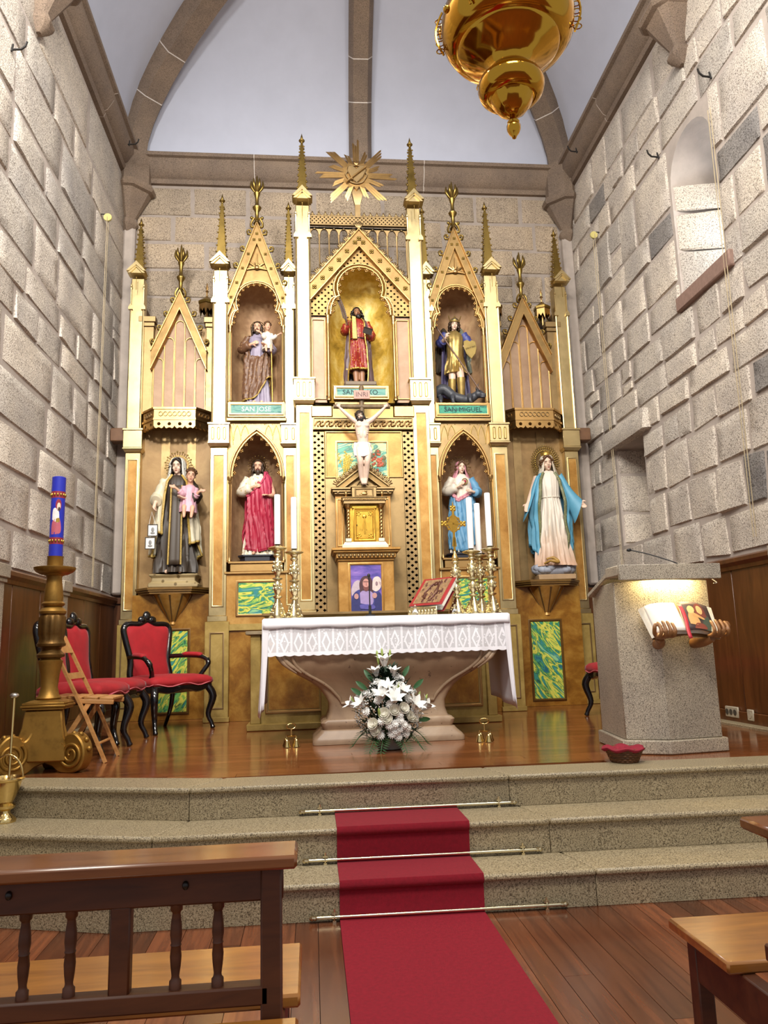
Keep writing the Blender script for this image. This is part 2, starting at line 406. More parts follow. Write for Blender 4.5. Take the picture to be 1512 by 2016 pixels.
# cornices ---------------------------------------------------------------
CP = [(0, 0), (.05, .0), (.07, .05), (.05, .075), (.09, .10), (.16, .22), (.16, .30), (.20, .31), (.20, .36), (0, .36)]   # (projection, height)
def cornice(name, p0, p1, nrm, z, cuts, label):
    root = None
    a, b = Vector(p0), Vector(p1); ts = [0]+cuts+[1]
    for i in range(len(ts)-1):
        q0, q1 = a.lerp(b, ts[i]), a.lerp(b, ts[i+1]); d = (b-a).normalized()*.004
        mb = MB(); mb.loft([[(q.x+nrm[0]*pr, q.y+nrm[1]*pr, z+h) for pr, h in CP] for q in (q0+d, q1-d)])
        if root is None: root = struct(mb.build(name, M_RIB), label)
        else: mb.build('cornice_block', M_RIB, root)
    jm = MB()
    for t in ts[1:-1]:
        q = a.lerp(b, t); d = (b-a).normalized()*.0045
        jm.loft([[(w.x+nrm[0]*pr*.985, w.y+nrm[1]*pr*.985, z+.002+h*.99) for pr, h in CP] for w in (q-d, q+d)])
    if len(ts) > 2: jm.build('joint', M_JOINT, root)
ZC = 6.74
cornice('trim_3', (XL, YB), (XR, YB), (0, -1), ZC, [.28, .66], 'moulded brown stone cornice across the end wall')
cornice('trim_4', (XL, YF), (XL, YB), (1, 0), ZC, [.25, .52, .8], 'moulded brown stone cornice along the left wall')
cornice('trim_5', (XR, YF), (XR, YB), (-1, 0), ZC, [.25, .5, .76], 'moulded brown stone cornice along the right wall')
# vault -------------------------------------------------------------------
VX, VY, VA, VB, VZ, VH = (XL+XR)/2, -2.2, (XR-XL)/2, 3.2, ZC+.34, 1.75
def vz(d): return VZ+VH*math.sqrt(max(0, 1-min(1, d)**2))
mb = MB(); ds = [1.0, .995, .98, .95, .91, .86, .8, .73, .65, .55, .45, .34, .22, .1, .0]
NQ = 48; rings = []
for d in ds:
    ring = []
    for j in range(NQ):
        t = j/NQ*4; k = int(t); q = (t-k)*2-1
        x, y = [(q, 1), (1, -q), (-q, -1), (-1, q)][k]
        ring.append((VX+VA*d*x, VY+VB*d*y, vz(d)))
    rings.append(ring)
mb.loft(rings, caps=False)
struct(mb.build('ceiling', M_VAULT, None, 30), 'white plastered ribbed vault over the chancel')
def rib(name, dirx, diry, label, w=.17, dep=.2, d0=1.0, zdrop=0.0):
    # chamfered rib following the vault from springing to crown
    ds = [d0]+[x for x in (.985, .95, .9, .84, .77, .69, .6, .5, .4, .3, .2, .1, .02) if x < d0]
    pts = [Vector((VX+VA*d*dirx, VY+VB*d*diry, vz(d))) for d in ds]
    side = Vector((-diry*VB, dirx*VA, 0)).normalized()
    rings = []
    for i, p in enumerate(pts):
        t = (pts[min(i+1, len(pts)-1)]-pts[max(i-1, 0)]).normalized()
        n = side.cross(t).normalized()
        if n.z > 0: n = -n
        if i == 0: n = Vector((-dirx*VA, -diry*VB, 0)).normalized()
        rings.append([p+side*a*w-n*.05*(1 if b == 0 else 0)+n*b*dep for a, b in ((-1, 0), (-1, .45), (-.62, 1), (.62, 1), (1, .45), (1, 0))])
    cuts = [0, 3, 5, 8, len(rings)-1]; root = None
    def between(f):
        i = int(f); g = f-i; return rings[i] if g == 0 else [a.lerp(b, g) for a, b in zip(rings[i], rings[i+1])]
    for k in range(len(cuts)-1):
        seg = MB(); seg.loft([rings[i] for i in range(cuts[k], cuts[k+1]+1)])
        if root is None: root = struct(seg.build(name, M_RIB, None, 30), label)
        else: seg.build('rib_stone', M_RIB, root, 30)
    jm = MB()
    for c in cuts[1:-1]:
        cen = sum((Vector(q) for q in rings[c]), Vector())/6
        g = [[cen+(q-cen)*1.012 for q in rings[c]]]
        t = (pts[c+1]-pts[c-1]).normalized()*.006
        jm.loft([[q-t for q in g[0]], [q+t for q in g[0]]])
    jm.build('joint', M_JOINT, root)
    return root
def corbel(parent, x, y, s, sy, z):
    m = MB(); d = Vector((s, sy, 0)).normalized(); e = Vector((-d.y, d.x, 0))
    rings = []
    for (zz, dd, ww) in ((.0, .31, .22), (-.06, .33, .24), (-.09, .31, .22), (-.10, .26, .2), (-.42, .09, .07), (-.45, .10, .09), (-.5, .12, .10), (-.55, .09, .07), (-.60, .03, .03)):
        rings.append([Vector((x, y, z+zz))+d*(dd*a)+e*(ww*b) for a, b in ((-.3, -1), (.75, -1), (1, -.6), (1, .6), (.75, 1), (-.3, 1))])
    m.loft(rings); m.build('corbel', M_RIB, parent, 30)
r = rib('trim_6', -1, 1, 'stone diagonal vault rib rising from the back corner above the paschal candle', .19, .27); corbel(r, XL+.05, YB-.05, .7, -.7, 6.62)
MB().loft([[Vector((XL+.02, YB-.02, z))+Vector((.7*a+.7*b, -.7*a+.7*b, 0)) for a, b in ((-.05, -.2), (.24, -.2), (.31, -.12), (.31, .12), (.24, .2), (-.05, .2))] for z in (6.60, 7.12)]).build('springer', M_RIB, r, 30)
r = rib('trim_7', 1, 1, 'stone diagonal vault rib rising from the back corner above the ambo', .19, .27); corbel(r, XR-.05, YB-.05, -.7, -.7, 6.62)
MB().loft([[Vector((XR-.02, YB-.02, z))+Vector((-.7*a+.7*b, -.7*a-.7*b, 0)) for a, b in ((-.05, -.2), (.24, -.2), (.31, -.12), (.31, .12), (.24, .2), (-.05, .2))] for z in (6.60, 7.12)]).build('springer', M_RIB, r, 30)
rib('trim_8', .035, 1, 'stone vault rib rising from the middle of the end wall', .15, .2)
r = rib('trim_9', 1, 0, 'stone vault rib rising from the middle of the right wall', .17, .22); corbel(r, XR-.02, VY, -1, 0, 6.66)
r = rib('trim_10', -1, 0, 'stone vault rib rising from the middle of the left wall', .17, .22); corbel(r, XL+.02, VY, 1, 0, 6.66)
# platform, steps, floors -------------------------------------------------
# plan of the noses: bend on the left
def nose(y):      # polyline of a step nose at centre depth y
    o = -y-3.86
    xb = -1.25-o*.42
    return [(-3.0, y+(xb+3.0)*.31), (xb, y), (3.1, y-.09)]
def slab(name, poly, z0, z1, mat, parent=None, bev=.012):
    m = MB(); n = len(poly); vs = [(x, y, z0) for x, y in poly]+[(x, y, z1) for x, y in poly]
    m.add(vs, [tuple(range(n-1, -1, -1)), tuple(range(n, 2*n))]+[(j, (j+1) % n, n+(j+1) % n, n+j) for j in range(n)])
    return m.build(name, mat, parent, 30, bev, seg=2)
NO = [-3.86, -4.17, -4.46]
fl = struct(MB().box(XL, XR, YF-4, YB, ZN-.12, ZN-.02).build('floor', plain('sub_floor', '#3a2418', .8)), 'wooden floor of the nave with boards running toward the altar')
M_TR = M_STEP
steps = None
def split(line, x):     # point on the nose line at x
    for (a, b) in zip(line, line[1:]):
        if a[0] <= x <= b[0]: return (x, lerp(a[1], b[1], (x-a[0])/(b[0]-a[0])))
for k, (y, zt, zb) in enumerate(zip(NO, (0, Z1, Z2), (Z1, Z2, ZN))):
    L = nose(y); back = [(x, yy+(.42 if k else .30)) for x, yy in L]
    xb = L[1][0]; jx = .50+.12*k
    cuts = [(L[0], back[0]), (L[1], (back[1][0]+.16, back[1][1])), (split(L, jx), split(back, jx-.09)), (L[2], back[2])]
    for i in range(3):
        (a, ab), (b, bb) = cuts[i], cuts[i+1]; e = .0015
        q = slab('tread', [(a[0]+e, a[1]), (b[0]-e, b[1]), (bb[0]-e, bb[1]), (ab[0]+e, ab[1])], zt-.032, zt, M_TR, steps)
        if steps is None: steps = q; q.name = 'floor_steps'; struct(q, 'three granite steps up to the altar platform')
        d = .025
        slab('riser', [(a[0]+e, a[1]+d), (b[0]-e, b[1]+d), (b[0]-e, b[1]+d+.06), (a[0]+e, a[1]+d+.06)], zb, zt-.032, M_TR, steps, .002)
# platform planks run across
Lb = [(x, y+.28) for x, y in nose(NO[0])]
pf = slab('floor_platform', [(XL, Lb[0][1]+.04), (Lb[1][0], Lb[1][1]), (XR, Lb[2][1]), (XR, YB), (XL, YB)], -.2, -.024, plain('under_floor', '#3a2418', .8), None, 0)
struct(pf, 'polished wooden floor of the raised altar platform')
rn = random.Random(4); y = YB-.05
def front_y(x): return split(Lb, max(-2.99, min(3.09, x)))[1]-.02
while y > -3.75:
    w = .115; x = XL+.0-rn.uniform(0, 1.2)
    while x < XR:
        ln = rn.uniform(1.3, 2.4); a, b = max(x, XL), min(x+ln, XR)
        # clip against the bent granite edge
        while a < b and front_y(a) > y-w: a += .02
        while b > a and front_y(b) > y-w: b -= .02
        if b-a > .05:
            slab('plank', [(a+.001, y-w+.001), (b-.001, y-w+.001), (b-.001, y-.001), (a+.001, y-.001)], -.02, -.002, M_PLANK, pf, 0)
        x += ln
    y -= w
# granite border infill between planks and the bent nosing
# nave planks run toward the altar
rn = random.Random(9); x = -2.9
while x < 3.0:
    w = rn.choice((.10, .115, .13)); y = -3.2+rn.uniform(0, 1.9)
    while y > -6.2:
        ln = rn.uniform(1.8, 3.4); a, b = max(y-ln, -6.3), min(y, -4.1)
        if b-a > .05:
            q = slab('plank', [(x+.0012, a+.001), (x+w-.0012, a+.001), (x+w-.0012, b-.001), (x+.0012, b-.001)], ZN-.02, ZN, M_PLANKN, fl, 0)
        y -= ln
    x += w
struct(MB().box(-4.5, 4.5, -13, -6.3, ZN-.05, ZN-.001).build('floor_nave', M_PLANKN), 'nave floor behind the viewer')
# wainscot ----------------------------------------------------------------
def wains(name, x, s, label, strips, ex=YF):
    root = struct(MB().box(min(x, x+s*.03), max(x, x+s*.03), ex, YB-.02, .0, 1.3).build(name, M_WAINS), label)
    yy = YB-.02; i = 0
    while yy > ex:
        y2 = max(yy-.62, ex)
        MB().box(min(x+s*.03, x+s*.045), max(x+s*.03, x+s*.045), y2+.004, yy-.004, .11, 1.28).build('panel', M_WAINS, root, 30, .004); yy = y2
    m = MB(); m.loft([[(x+s*a, y, z) for a, z in ((0, 1.27), (.06, 1.27), (.065, 1.30), (.09, 1.33), (.09, 1.36), (.07, 1.375), (0, 1.375))] for y in (ex, YB-.02)]); m.build('cap_rail', M_WAINS, root, 30)
    MB().box(min(x, x+s*.06), max(x, x+s*.06), ex, YB-.02, .0, .11).build('skirting', M_WAINS, root, 30, .006)
    MB().box(min(x, x+s*.16), max(x, x+s*.16), ex, YB-.02, -.02, .02).build('granite_kerb', M_STEP, root, 30, .004)
    for (ya, yb) in strips:
        q = MB(); q.box(min(x, x+s*.075), max(x, x+s*.075), ya, yb, 0, 1.30); q.box(min(x, x+s*.105), max(x, x+s*.105), ya-.03, yb+.03, 1.30, 1.40); q.box(min(x, x+s*.09), max(x, x+s*.09), ya-.015, yb+.015, 1.265, 1.30)
        q.build('granite_pilaster', M_AMBO, root, 30, .006)
    return root
wains('trim_11', XL, 1, 'brown wooden wainscot of the left wall with granite pilasters', ((-1.05, -.86), (-2.75, -2.35)))
wains('trim_12', XR, -1, 'brown wooden wainscot of the right wall', ((-3.1, -2.78),), -3.4)
m = MB(); m.box(XL, -2.45, YB-.03, YB-.06, 0, 1.3); m.box(XL, -2.4, YB-.09, YB-.03, 1.3, 1.37)
struct(m.build('trim_13', M_WAINS, None, 30), 'short return of wooden wainscot beside the altarpiece')
m = MB(); m.box(2.45, XR, YB-.03, YB-.06, 0, 1.3); m.box(2.4, XR, YB-.09, YB-.03, 1.3, 1.37)
struct(m.build('trim_14', M_WAINS, None, 30), 'short return of wooden wainscot behind the ambo')
# ---------------------------------------------------------------- gilded altarpiece
G4 = gold('gable_gold', '#8f744a', .5, .25, .9, 6, .3)
G1P = gold('bright_pillar_gold', '#cdb887', .33, .2, 1.0, 4, .25)
G1 = gold('bright_gold', '#b4905c', .36, .2, 1.0, 4, .25)
G2 = gold('old_gold', '#987f58', .42, .25, .9, 5, .35)
G3 = gold('dark_gold', '#8f7740', .38, .3, 1.0, 6, .4)
def panelmat(name, c1, c2, c3, sc_=3.2, rough=.38, metal=.35):
    t = NT(name); co = t.coord(); n1 = t.noise(co, sc_, 6, .68, .35)
    col = t.ramp(n1, [(.25, srgb(c1)), (.48, srgb(c2)), (.72, srgb(c3))]); t.bump(n1, .08, .004)
    return t.fin(name, col, rough, metal)
AMB = panelmat('amber_panel', '#85581e', '#b0803c', '#cfa45e')
BURL = panelmat('burl_panel', '#643c10', '#946422', '#bd9040', 4.5, .3, .2)
PINK = panelmat('rose_tan_panel', '#84664a', '#9c7c60', '#ae9074', 2.2, .5, .15)
BAYW = panelmat('tan_bay_wall', '#7a5e36', '#9a7848', '#b0905c', 2.6, .5, .15)
NICHE = panelmat('niche_brown', '#7e5c3a', '#a98460', '#cbaa80', 3.0, .6, .1)
NICHEY = panelmat('niche_gold_leaf', '#8a6c20', '#d0aa44', '#efdc92', 5.5, .5, .12)
OLIVE = panelmat('olive_gold_paint', '#86703a', '#a48a4a', '#bfa562', 4, .45, .4)
DARK = plain('deep_shadow_gap', '#1c130a', .9)
def greenpaint(name, rotz, k=1.0, blue=.5):
    t = NT(name); co = t.coord('Object', (1, 1, 1), rotation=(0, rotz, 0))
    mp = t.n('ShaderNodeMapping'); mp.inputs['Scale'].default_value = (2.2*k, 1, 7.5*k); t.link(co, mp.inputs[0])
    n1 = t.noise(mp.outputs[0], 1.3, 3, .55, 1.6)
    col = t.ramp(n1, [(.30, srgb('#2a6678')), (.38, srgb('#3f8f7c')), (.405, srgb('#16382f')), (.415, srgb('#4f9a5a')), (.45, srgb('#7fb257')), (.465, srgb('#1d4a38')), (.475, srgb('#c4c650')), (.53, srgb('#dcd25c')), (.545, srgb('#9fbe4e')), (.57, srgb('#5fa55a')), (.58, srgb('#17403a')), (.59, srgb('#3f9270')), (.64, srgb('#2f7f8c')), (.70, srgb('#8fc48a'))])
    return t.fin(name, col, .35)
GP1, GP2, GP3 = greenpaint('green_wave_painting', .15), greenpaint('green_slope_painting', -.9, .9), greenpaint('green_rising_painting', .9, .9)
RT = thing('altarpiece', 'tall gilded gothic altarpiece with pinnacles, gables and statue niches', 'altarpiece', (0, .3, 0))
YC, YM, YO = -.325, 0.0, .58
def strip_path(mb, path, w, d, y, closed=False):
    """rounded two-fillet moulding along a path, width w, relief d"""
    return mb.strip(path, [(-w, 0), (-w, d*.5), (-w*.55, d*.6), (-w*.4, d), (w*.4, d), (w*.55, d*.6), (w, d*.5), (w, 0)], closed, y)
def frame(mb, x0, x1, z0, z1, w, d, y): return strip_path(mb, [(x0, z0), (x1, z0), (x1, z1), (x0, z1)], w, d, y, True)
def lattice(x0, x1, z0, z1, c, y0, y1, test=None, fr=.66):
    mb = MB(); nx = max(1, round((x1-x0)/c)); nz = max(1, round((z1-z0)/c)); a, b = (x1-x0)/nx, (z1-z0)/nz
    for i in range(nx):
        for j in range(nz):
            xa, za = x0+i*a, z0+j*b; cx, cz = xa+a/2, za+b/2
            if test and not test(cx, cz): continue
            o = [(xa, y0, za), (xa+a, y0, za), (xa+a, y0, za+b), (xa, y0, za+b)]
            if (i+j) % 2: mb.add(o, [(0, 1, 2, 3)])
            else:
                q = fr*.62
                h = [(cx, y0, cz-b*q), (cx+a*q, y0, cz), (cx, y0, cz+b*q), (cx-a*q, y0, cz)]; hb = [(x, y1, z) for x, _, z in h]
                mb.add(o+h+hb, [(0, 1, 4), (1, 2, 5), (2, 3, 6), (3, 0, 7), (1, 5, 4), (2, 6, 5), (3, 7, 6), (0, 4, 7), (4, 5, 9, 8), (5, 6, 10, 9), (6, 7, 11, 10), (7, 4, 8, 11)])
    return mb
def flower(mb, x, y, z, r):
    for a in range(4):
        t = a*PI/2+PI/4; mb.ell((x+r*.55*math.cos(t), y, z+r*.55*math.sin(t)), (r*.45, r*.35, r*.45), 6, 4)
    mb.ell((x, y-r*.2, z), (r*.3, r*.3, r*.3), 6, 4)
def crocket_mesh():
    mb = MB(); pts = []
    for k in range(15):
        a = k/14*4.6; r = .034*(1-k/17); pts.append((r*math.cos(a)+.02, 0, r*math.sin(a)+.035))
    mb.tube([(0, 0, -.01), (.03, 0, .0), (.052, 0, .02)]+pts[1:], [.012, .012, .011]+[.0105-.0003*k for k in range(14)], 6)
    mb.ell((.02, 0, .035), (.013, .016, .013), 6, 5); mb.ell((.035, 0, .005), (.03, .014, .012), 6, 5)
    return mb.mesh('crocket')
CROCK = crocket_mesh(); CROCK.shade_smooth(); CROCK.materials.append(G3)
def leaf_mesh():
    mb = MB()
    for a in (-.7, -.25, .25, .7): mb.ell((0, 0, .04), (.012, .012, .034), 6, 5, m=rot('Y', a))
    mb.tube([(0, 0, -.02), (-.03, 0, .0), (-.034, 0, .03), (-.012, 0, .045)], .007, 5)
    mb.tube([(0, 0, -.02), (.03, 0, .0), (.034, 0, .03), (.012, 0, .045)], .007, 5)
    return mb.mesh('leaf_crocket')
LEAFC = leaf_mesh(); LEAFC.shade_smooth(); LEAFC.materials.append(G2)
def put(name, me, parent, loc, ry=0, s=1, flip=1):
    o = bpy.data.objects.new(name, me); COL.objects.link(o); o.parent = parent
    off = OFF.get(parent.name, (0, 0, 0)); o.location = (loc[0]-off[0], loc[1]-off[1], loc[2]-off[2]); o.rotation_euler = (0, ry, 0); o.scale = (s*flip, s, s)
    return o
def finial(parent, x, y, z0, z1, mat):
    """fleur finial: stem, fluted knob, cup and leaves"""
    H = z1-z0; mb = MB()
    mb.lathe([(.045, 0), (.03, .04*H), (.022, .12*H), (.024, .24*H), (.048, .30*H), (.052, .33*H), (.03, .37*H), (.022, .42*H), (.022, .52*H), (.036, .60*H), (.04, .62*H), (.03, .64*H), (.015, .66*H)], 12, (x, y, z0))
    mb.build('finial_stem', mat, parent, 50)
    lf = MB()
    for k, (a, rr, hh) in enumerate([(0, .0, .19)]+[(t*PI/3, .03, .15) for t in range(6)]):
        base = V(x+rr*.6*math.cos(a), y+rr*.6*math.sin(a), z0+.63*H); tip = V(x+rr*2.2*math.cos(a), y+rr*2.2*math.sin(a), z0+(.63+hh*1.7 if k else 1.0)*H-(0 if k == 0 else 0))
        if k == 0: tip.z = z1
        midp = base.lerp(tip, .5)+V(rr*.8*math.cos(a), rr*.8*math.sin(a), 0)
        lf.tube(spline([base, midp, tip], 4), [.007, .012, .016, .019, .019, .016, .012, .008, .002], 6)
    lf.build('finial_leaves', mat, parent, 60)
def spire(parent, x, y, z0, z1, hw, mat):
    mb = MB(); zt = z1-.13
    mb.frustum((x, y), hw, hw, z0, zt, .014, .014); sp = mb.build('spire', mat, parent, 20)
    ck = MB(); n = 10
    for i in range(n):
        t = (i+.4)/n; w = lerp(hw, .014, t); z = lerp(z0, zt, t)
        for sx in (-1, 1):
            for sy in (-1, 1): ck.ell((x+sx*(w+.006), y+sy*(w+.006), z), (.011, .011, .012), 6, 4)
    ck.build('spire_crockets', mat, sp, 60)
    f = MB(); f.lathe([(.014, 0), (.012, .015), (.014, .03), (.034, .04), (.036, .048), (.03, .056), (.012, .065), (.016, .075), (.011, .1), (.001, .14)], 10, (x, y, zt-.005)); f.build('spire_finial', mat, sp, 60)
    return sp
def gablet(parent, x, y, zb, za, hw, mat):
    """small roof gable standing on the pillar head"""
    mb = MB(); h = za-zb
    mb.prism([(x-hw, zb-.42*h), (x+hw, zb-.42*h), (x+hw, zb+.05*h), (x, za-.12*h), (x-hw, zb+.05*h)], y-hw-.012, y+hw)
    mb.build('gablet', mat, parent, 20)
    g = MB()
    for k in range(2):
        w = hw+.035-k*.012; g.prism([(x-w, zb-.03-k*.02), (x-w+.03, zb-.03-k*.02), (x, za-.055-k*.02), (x+w-.03, zb-.03-k*.02), (x+w, zb-.03-k*.02), (x, za-k*.02)], y-hw-.05+k*.016, y+hw*.4)
    g.build('gablet_moulding', mat, parent, 20)
def pillar(x, y, hw, zbase, blk, zgab, ztip, mat, mlow, hwl=None, panel=True, flutes=3):
    hwl = hwl or hw+.012; z0, z1 = blk
    mb = MB(); mb.box(x-hw, x+hw, y-hw*.2, y+hw*1.8, z1, zgab-.17); yc = y+hw*.8
    p = mb.build('pillar', mat, RT, 30, .008)
    # engaged edge shafts with little gables
    e = MB()
    for s in (-1, 1):
        xx = x+s*(hw-.004); za = zgab-.55
        e.cyl((xx, y-hw*.2-.004, z1), (xx, y-hw*.2-.004, za), .0125, n=6)
        e.prism([(xx-.026, za-.03), (xx+.026, za-.03), (xx+.026, za), (xx, za+.045), (xx-.026, za)], y-hw*.2-.03, y-hw*.2+.012)
        e.lathe([(.009, 0), (.009, .2), (.016, .215), (.016, .23), (.009, .24), (.013, .25), (.002, .29)], 6, (xx, y-hw*.2-.006, za+.03))
    e.build('edge_shafts', mat, p, 40)
    gablet(p, x, yc-hw, zgab-.1, zgab, hw*1.0, mat)
    s = MB(); s.cyl((x, yc-2*hw-.013, zgab-.36), (x, yc-2*hw-.013, zgab-.2), .0035, n=5); s.ell((x, yc-2*hw-.013, zgab-.2), (.008, .004, .008), 6, 4); s.build('keyhole_slot', G3, p)
    spire(p, x, yc, zgab-.13, ztip, hw*.78, G3)
    # capital block with flutes
    b = MB(); w = hwl+.022
    b.box(x-w, x+w, y-hw*.2-.035, y+hw*1.8, z0+.05, z1-.025)
    b.box(x-w-.01, x+w+.01, y-hw*.2-.045, y+hw*1.8, z1-.025, z1)
    b.loft([[(x+a*q, yy, z) for a, yy in ((-1, y-hw*.2-.035-(q-w)), (1, y-hw*.2-.035-(q-w)), (1, y+hw*1.8), (-1, y+hw*1.8))] for q, z in ((w+.006, z0+.05), (w+.006, z0+.035), (w-.012, z0+.012), (w-.016, z0))])
    cb = b.build('capital_block', mat, p, 30, .004)
    fm = MB()
    for k in range(flutes):
        xx = x+(k-(flutes-1)/2)*w*1.9/(flutes+.4); yf = y-hw*.2-.036
        pts = [(xx+.013*math.cos(t), z0+.09+.013*math.sin(t)) for t in [PI+i*PI/5 for i in range(6)]]+[(xx+.013*math.cos(t), z1-.07+.013*math.sin(t)) for t in [i*PI/5 for i in range(6)]]
        strip_path(fm, pts, .005, .008, yf, True)
    if flutes: fm.build('flutes', G3, cb, 40)
    # lower shaft with sunk panel
    m = MB(); m.box(x-hwl, x+hwl, y-hw*.05, y+hw*1.8, zbase+.06, z0); m.box(x-hwl-.012, x+hwl+.012, y-hw*.25, y+hw*1.8, zbase, zbase+.06)
    ls = m.build('lower_shaft', mlow, p, 30, .004)
    if panel:
        q = MB(); frame(q, x-hwl*.62, x+hwl*.62, zbase+.16, z0-.09, .008, .014, y-hw*.05); q.build('shaft_frame', mat, ls, 30)
        MB().box(x-hwl*.6, x+hwl*.6, y-hw*.05-.004, y, zbase+.17, z0-.1).build('shaft_panel', AMB, ls, 0)
    return p
def pedestal(x, y, hw, z1, mat, dep=.1):
    m = MB(); m.box(x-hw, x+hw, y-.03, y+dep, .0, z1); m.box(x-hw-.01, x+hw+.01, y-.04, y+dep, 0, .05); p = m.build('pedestal', mat, RT, 30, .004)
    q = MB(); frame(q, x-hw*.55, x+hw*.55, .14, z1-.12, .008, .012, y-.03); q.build('pedestal_frame', G2, p, 30)
for s in (-1, 1):
    pillar(s*.633, YC, .078, 1.05, (3.32, 3.615), 5.845, 6.63, G1P, G1P, .092)
    pillar(s*1.575, YM, .080, 1.03, (2.935, 3.205), 5.203, 6.04, G1P, G1P, .092)
    pillar(s*.80, YM+.02, .062, 1.03, (2.935, 3.205), 5.15, 5.97, G1P, G1P, .075, flutes=2)
    pillar(s*2.63, YO, .078, 1.04, (3.03, 3.31), 5.375, 6.05, G1P, G1P, .086, flutes=0)
    pedestal(s*1.575, YM, .125, 1.03, OLIVE); pedestal(s*2.63, YO, .11, 1.04, OLIVE); pedestal(s*.72, YM, .16, 1.0, OLIVE)
# ---- arches
def pointed(cx, zs, hw, za, n=9):
    # two-centred arch, left spring to right spring
    R = ((za-zs)**2+hw**2)/(2*hw); out = []
    t1 = math.asin(min(1, (za-zs)/R))
    for i in range(n+1):
        t = t1*i/n; out.append((cx-hw+R-R*math.cos(t), zs+R*math.sin(t)))
    return out+[(2*cx-x, z) for x, z in reversed(out[:-1])]
def trefoil(cx, zs, hw, zw, ww, zc, r, n=14, g=0.0):
    hw += g; ww += g; r += g
    L = [(cx-hw+(hw-ww)*(1-math.cos(i/5*PI/2)), zs+(zw-zs)*math.sin(i/5*PI/2)) for i in range(6)]
    a0 = math.atan2(zw-zc, -ww); a0 += 2*PI if a0 < 0 else 0; a1 = PI-a0
    C = [(cx+r*math.cos(lerp(a0, a1, i/n)), zc+r*math.sin(lerp(a0, a1, i/n))) for i in range(n+1)]
    return L[:-1]+C+[(2*cx-x, z) for x, z in reversed(L[:-1])]
def cusps(path, y, k, size, mat, parent, inward):
    """leafy points fringing the inside of an arch"""
    mb = MB(); P = [Vector(p) for p in path]; d = [0]
    for a, b in zip(P, P[1:]): d.append(d[-1]+(b-a).length)
    n = int(d[-1]/k)
    for i in range(n):
        t = (i+.5)/n*d[-1]; j = max(q for q in range(len(d)-1) if d[q] <= t); f = (t-d[j])/max(1e-6, d[j+1]-d[j]); p = P[j].lerp(P[j+1], f)
        tg = (P[j+1]-P[j]).normalized(); nn = Vector((tg.y, -tg.x))*inward
        for q, (al, be, rr) in enumerate(((.35, 0, .42), (1.0, 0, .38), (.7, .45, .3), (.7, -.45, .3))):
            c = p+nn*size*al+tg*size*be; mb.ell((c.x, y, c.y), (size*rr, size*.35, size*rr), 6, 4)
    return mb.build('arch_cusps', mat, parent, 60)
def niche_shell(x, hw, y0, dep, z0, z1, mat, parent=RT):
    """concave niche lining closed by a half dome"""
    mb = MB(); N = 12; rings = []
    for z, k in [(z0, 1), (lerp(z0, z1, .4), 1), (z1-hw*.9, 1)]+[(z1-hw*.9+hw*.9*math.sin(t), math.cos(t)) for t in (.4, .8, 1.15, 1.45)]:
        rings.append([(x+hw*k*math.cos(PI*j/N), y0+dep*(k*math.sin(PI*j/N)**.7+.0*(1-k)), z) for j in range(N+1)])
    mb.loft(rings, closed=False)
    mb.add([(x-hw, y0, z0), (x+hw, y0, z0), (x+hw, y0+dep, z0), (x-hw, y0+dep, z0)], [(0, 1, 2, 3)])
    return mb.build('niche', mat, parent, 60)
def gable(cx, hw, zf, za, y, t, d, mat, nfl, crs, crmesh, infill=None):
    """raking gable: two bars with outer and inner fillets, flowers and crockets"""
    sl = Vector((hw, za-zf)).normalized(); nrm = Vector((-sl.y, sl.x)); th = t/abs(sl.x)   # vertical thickness
    m = MB(); m.prism([(cx-hw, zf-th), (cx, za-th), (cx+hw, zf-th), (cx+hw, zf), (cx, za), (cx-hw, zf)], y-d, y+.05)
    g = m.build('gable', G4, RT, 20)
    q = MB(); strip_path(q, [(cx-hw, zf+.008), (cx, za+.008), (cx+hw, zf+.008)], .014, d+.022, y); q.build('gable_hood', mat, g, 30)
    q = MB(); strip_path(q, [(cx-hw, zf-th), (cx, za-th), (cx+hw, zf-th)], .010, d+.012, y); q.build('gable_fillet', mat, g, 30)
    if nfl:
        f = MB()
        for s in (-1, 1):
            for i in range(nfl):
                u = (i+.5)/nfl; flower(f, cx+s*hw*(1-u), y-d-.004, lerp(zf, za, u)-th*.5, t*.24)
        flower(f, cx, y-d-.004, za-th*.55, t*.24); f.build('gable_flowers', G3, g, 60)
    ang = math.atan2(za-zf, hw)
    for s in (-1, 1):
        for i in range(crs):
            u = (i+.6)/(crs+.3); x, z = cx+s*hw*(1-u), lerp(zf, za, u)+.015
            put('crocket', crmesh, g, (x, y-d*.5, z), s*(PI/2-ang)*.9, 1.0, s if crmesh is CROCK else 1)
    return g
# ---- central bay
tc = dict(cx=0, zs=4.36, hw=.335, zw=4.58, ww=.235, zc=4.68, r=.255)
tp = trefoil(**tc); tpo = trefoil(**tc, g=.04)
gz = lambda x: lerp(5.20, 4.56, abs(x)/.55)
def inside(x, z):
    if z > gz(x): return False
    if z < 4.36: return False
    if (x*x+(z-4.68)**2) < .30**2: return False
    return abs(x) > lerp(.375, .27, sm(4.36, 4.58, z)) if z < 4.6 else True
lt = lattice(-.555, .555, 4.36, 5.22, .0365, YC+.02, YC+.05, inside).build('tracery_lattice', G4, RT, 0)
bk = MB(); bk.prism([(.555, 4.36), (.555, 4.56), (0, 5.2), (-.555, 4.56), (-.555, 4.36)]+tpo, YC+.075, YC+.08); bk.build('lattice_backing', DARK, lt, 0)
gc = gable(0, .555, 4.715, 5.372, YC+.02, .125, .05, G1, 6, 8, LEAFC)
m = MB()
for a in (-.6, -.3, 0, .3, .6): m.ell((0, 0, .05), (.016, .016, .05), 6, 5, m=tr(0, YC, 5.40) @ rot('Y', a))
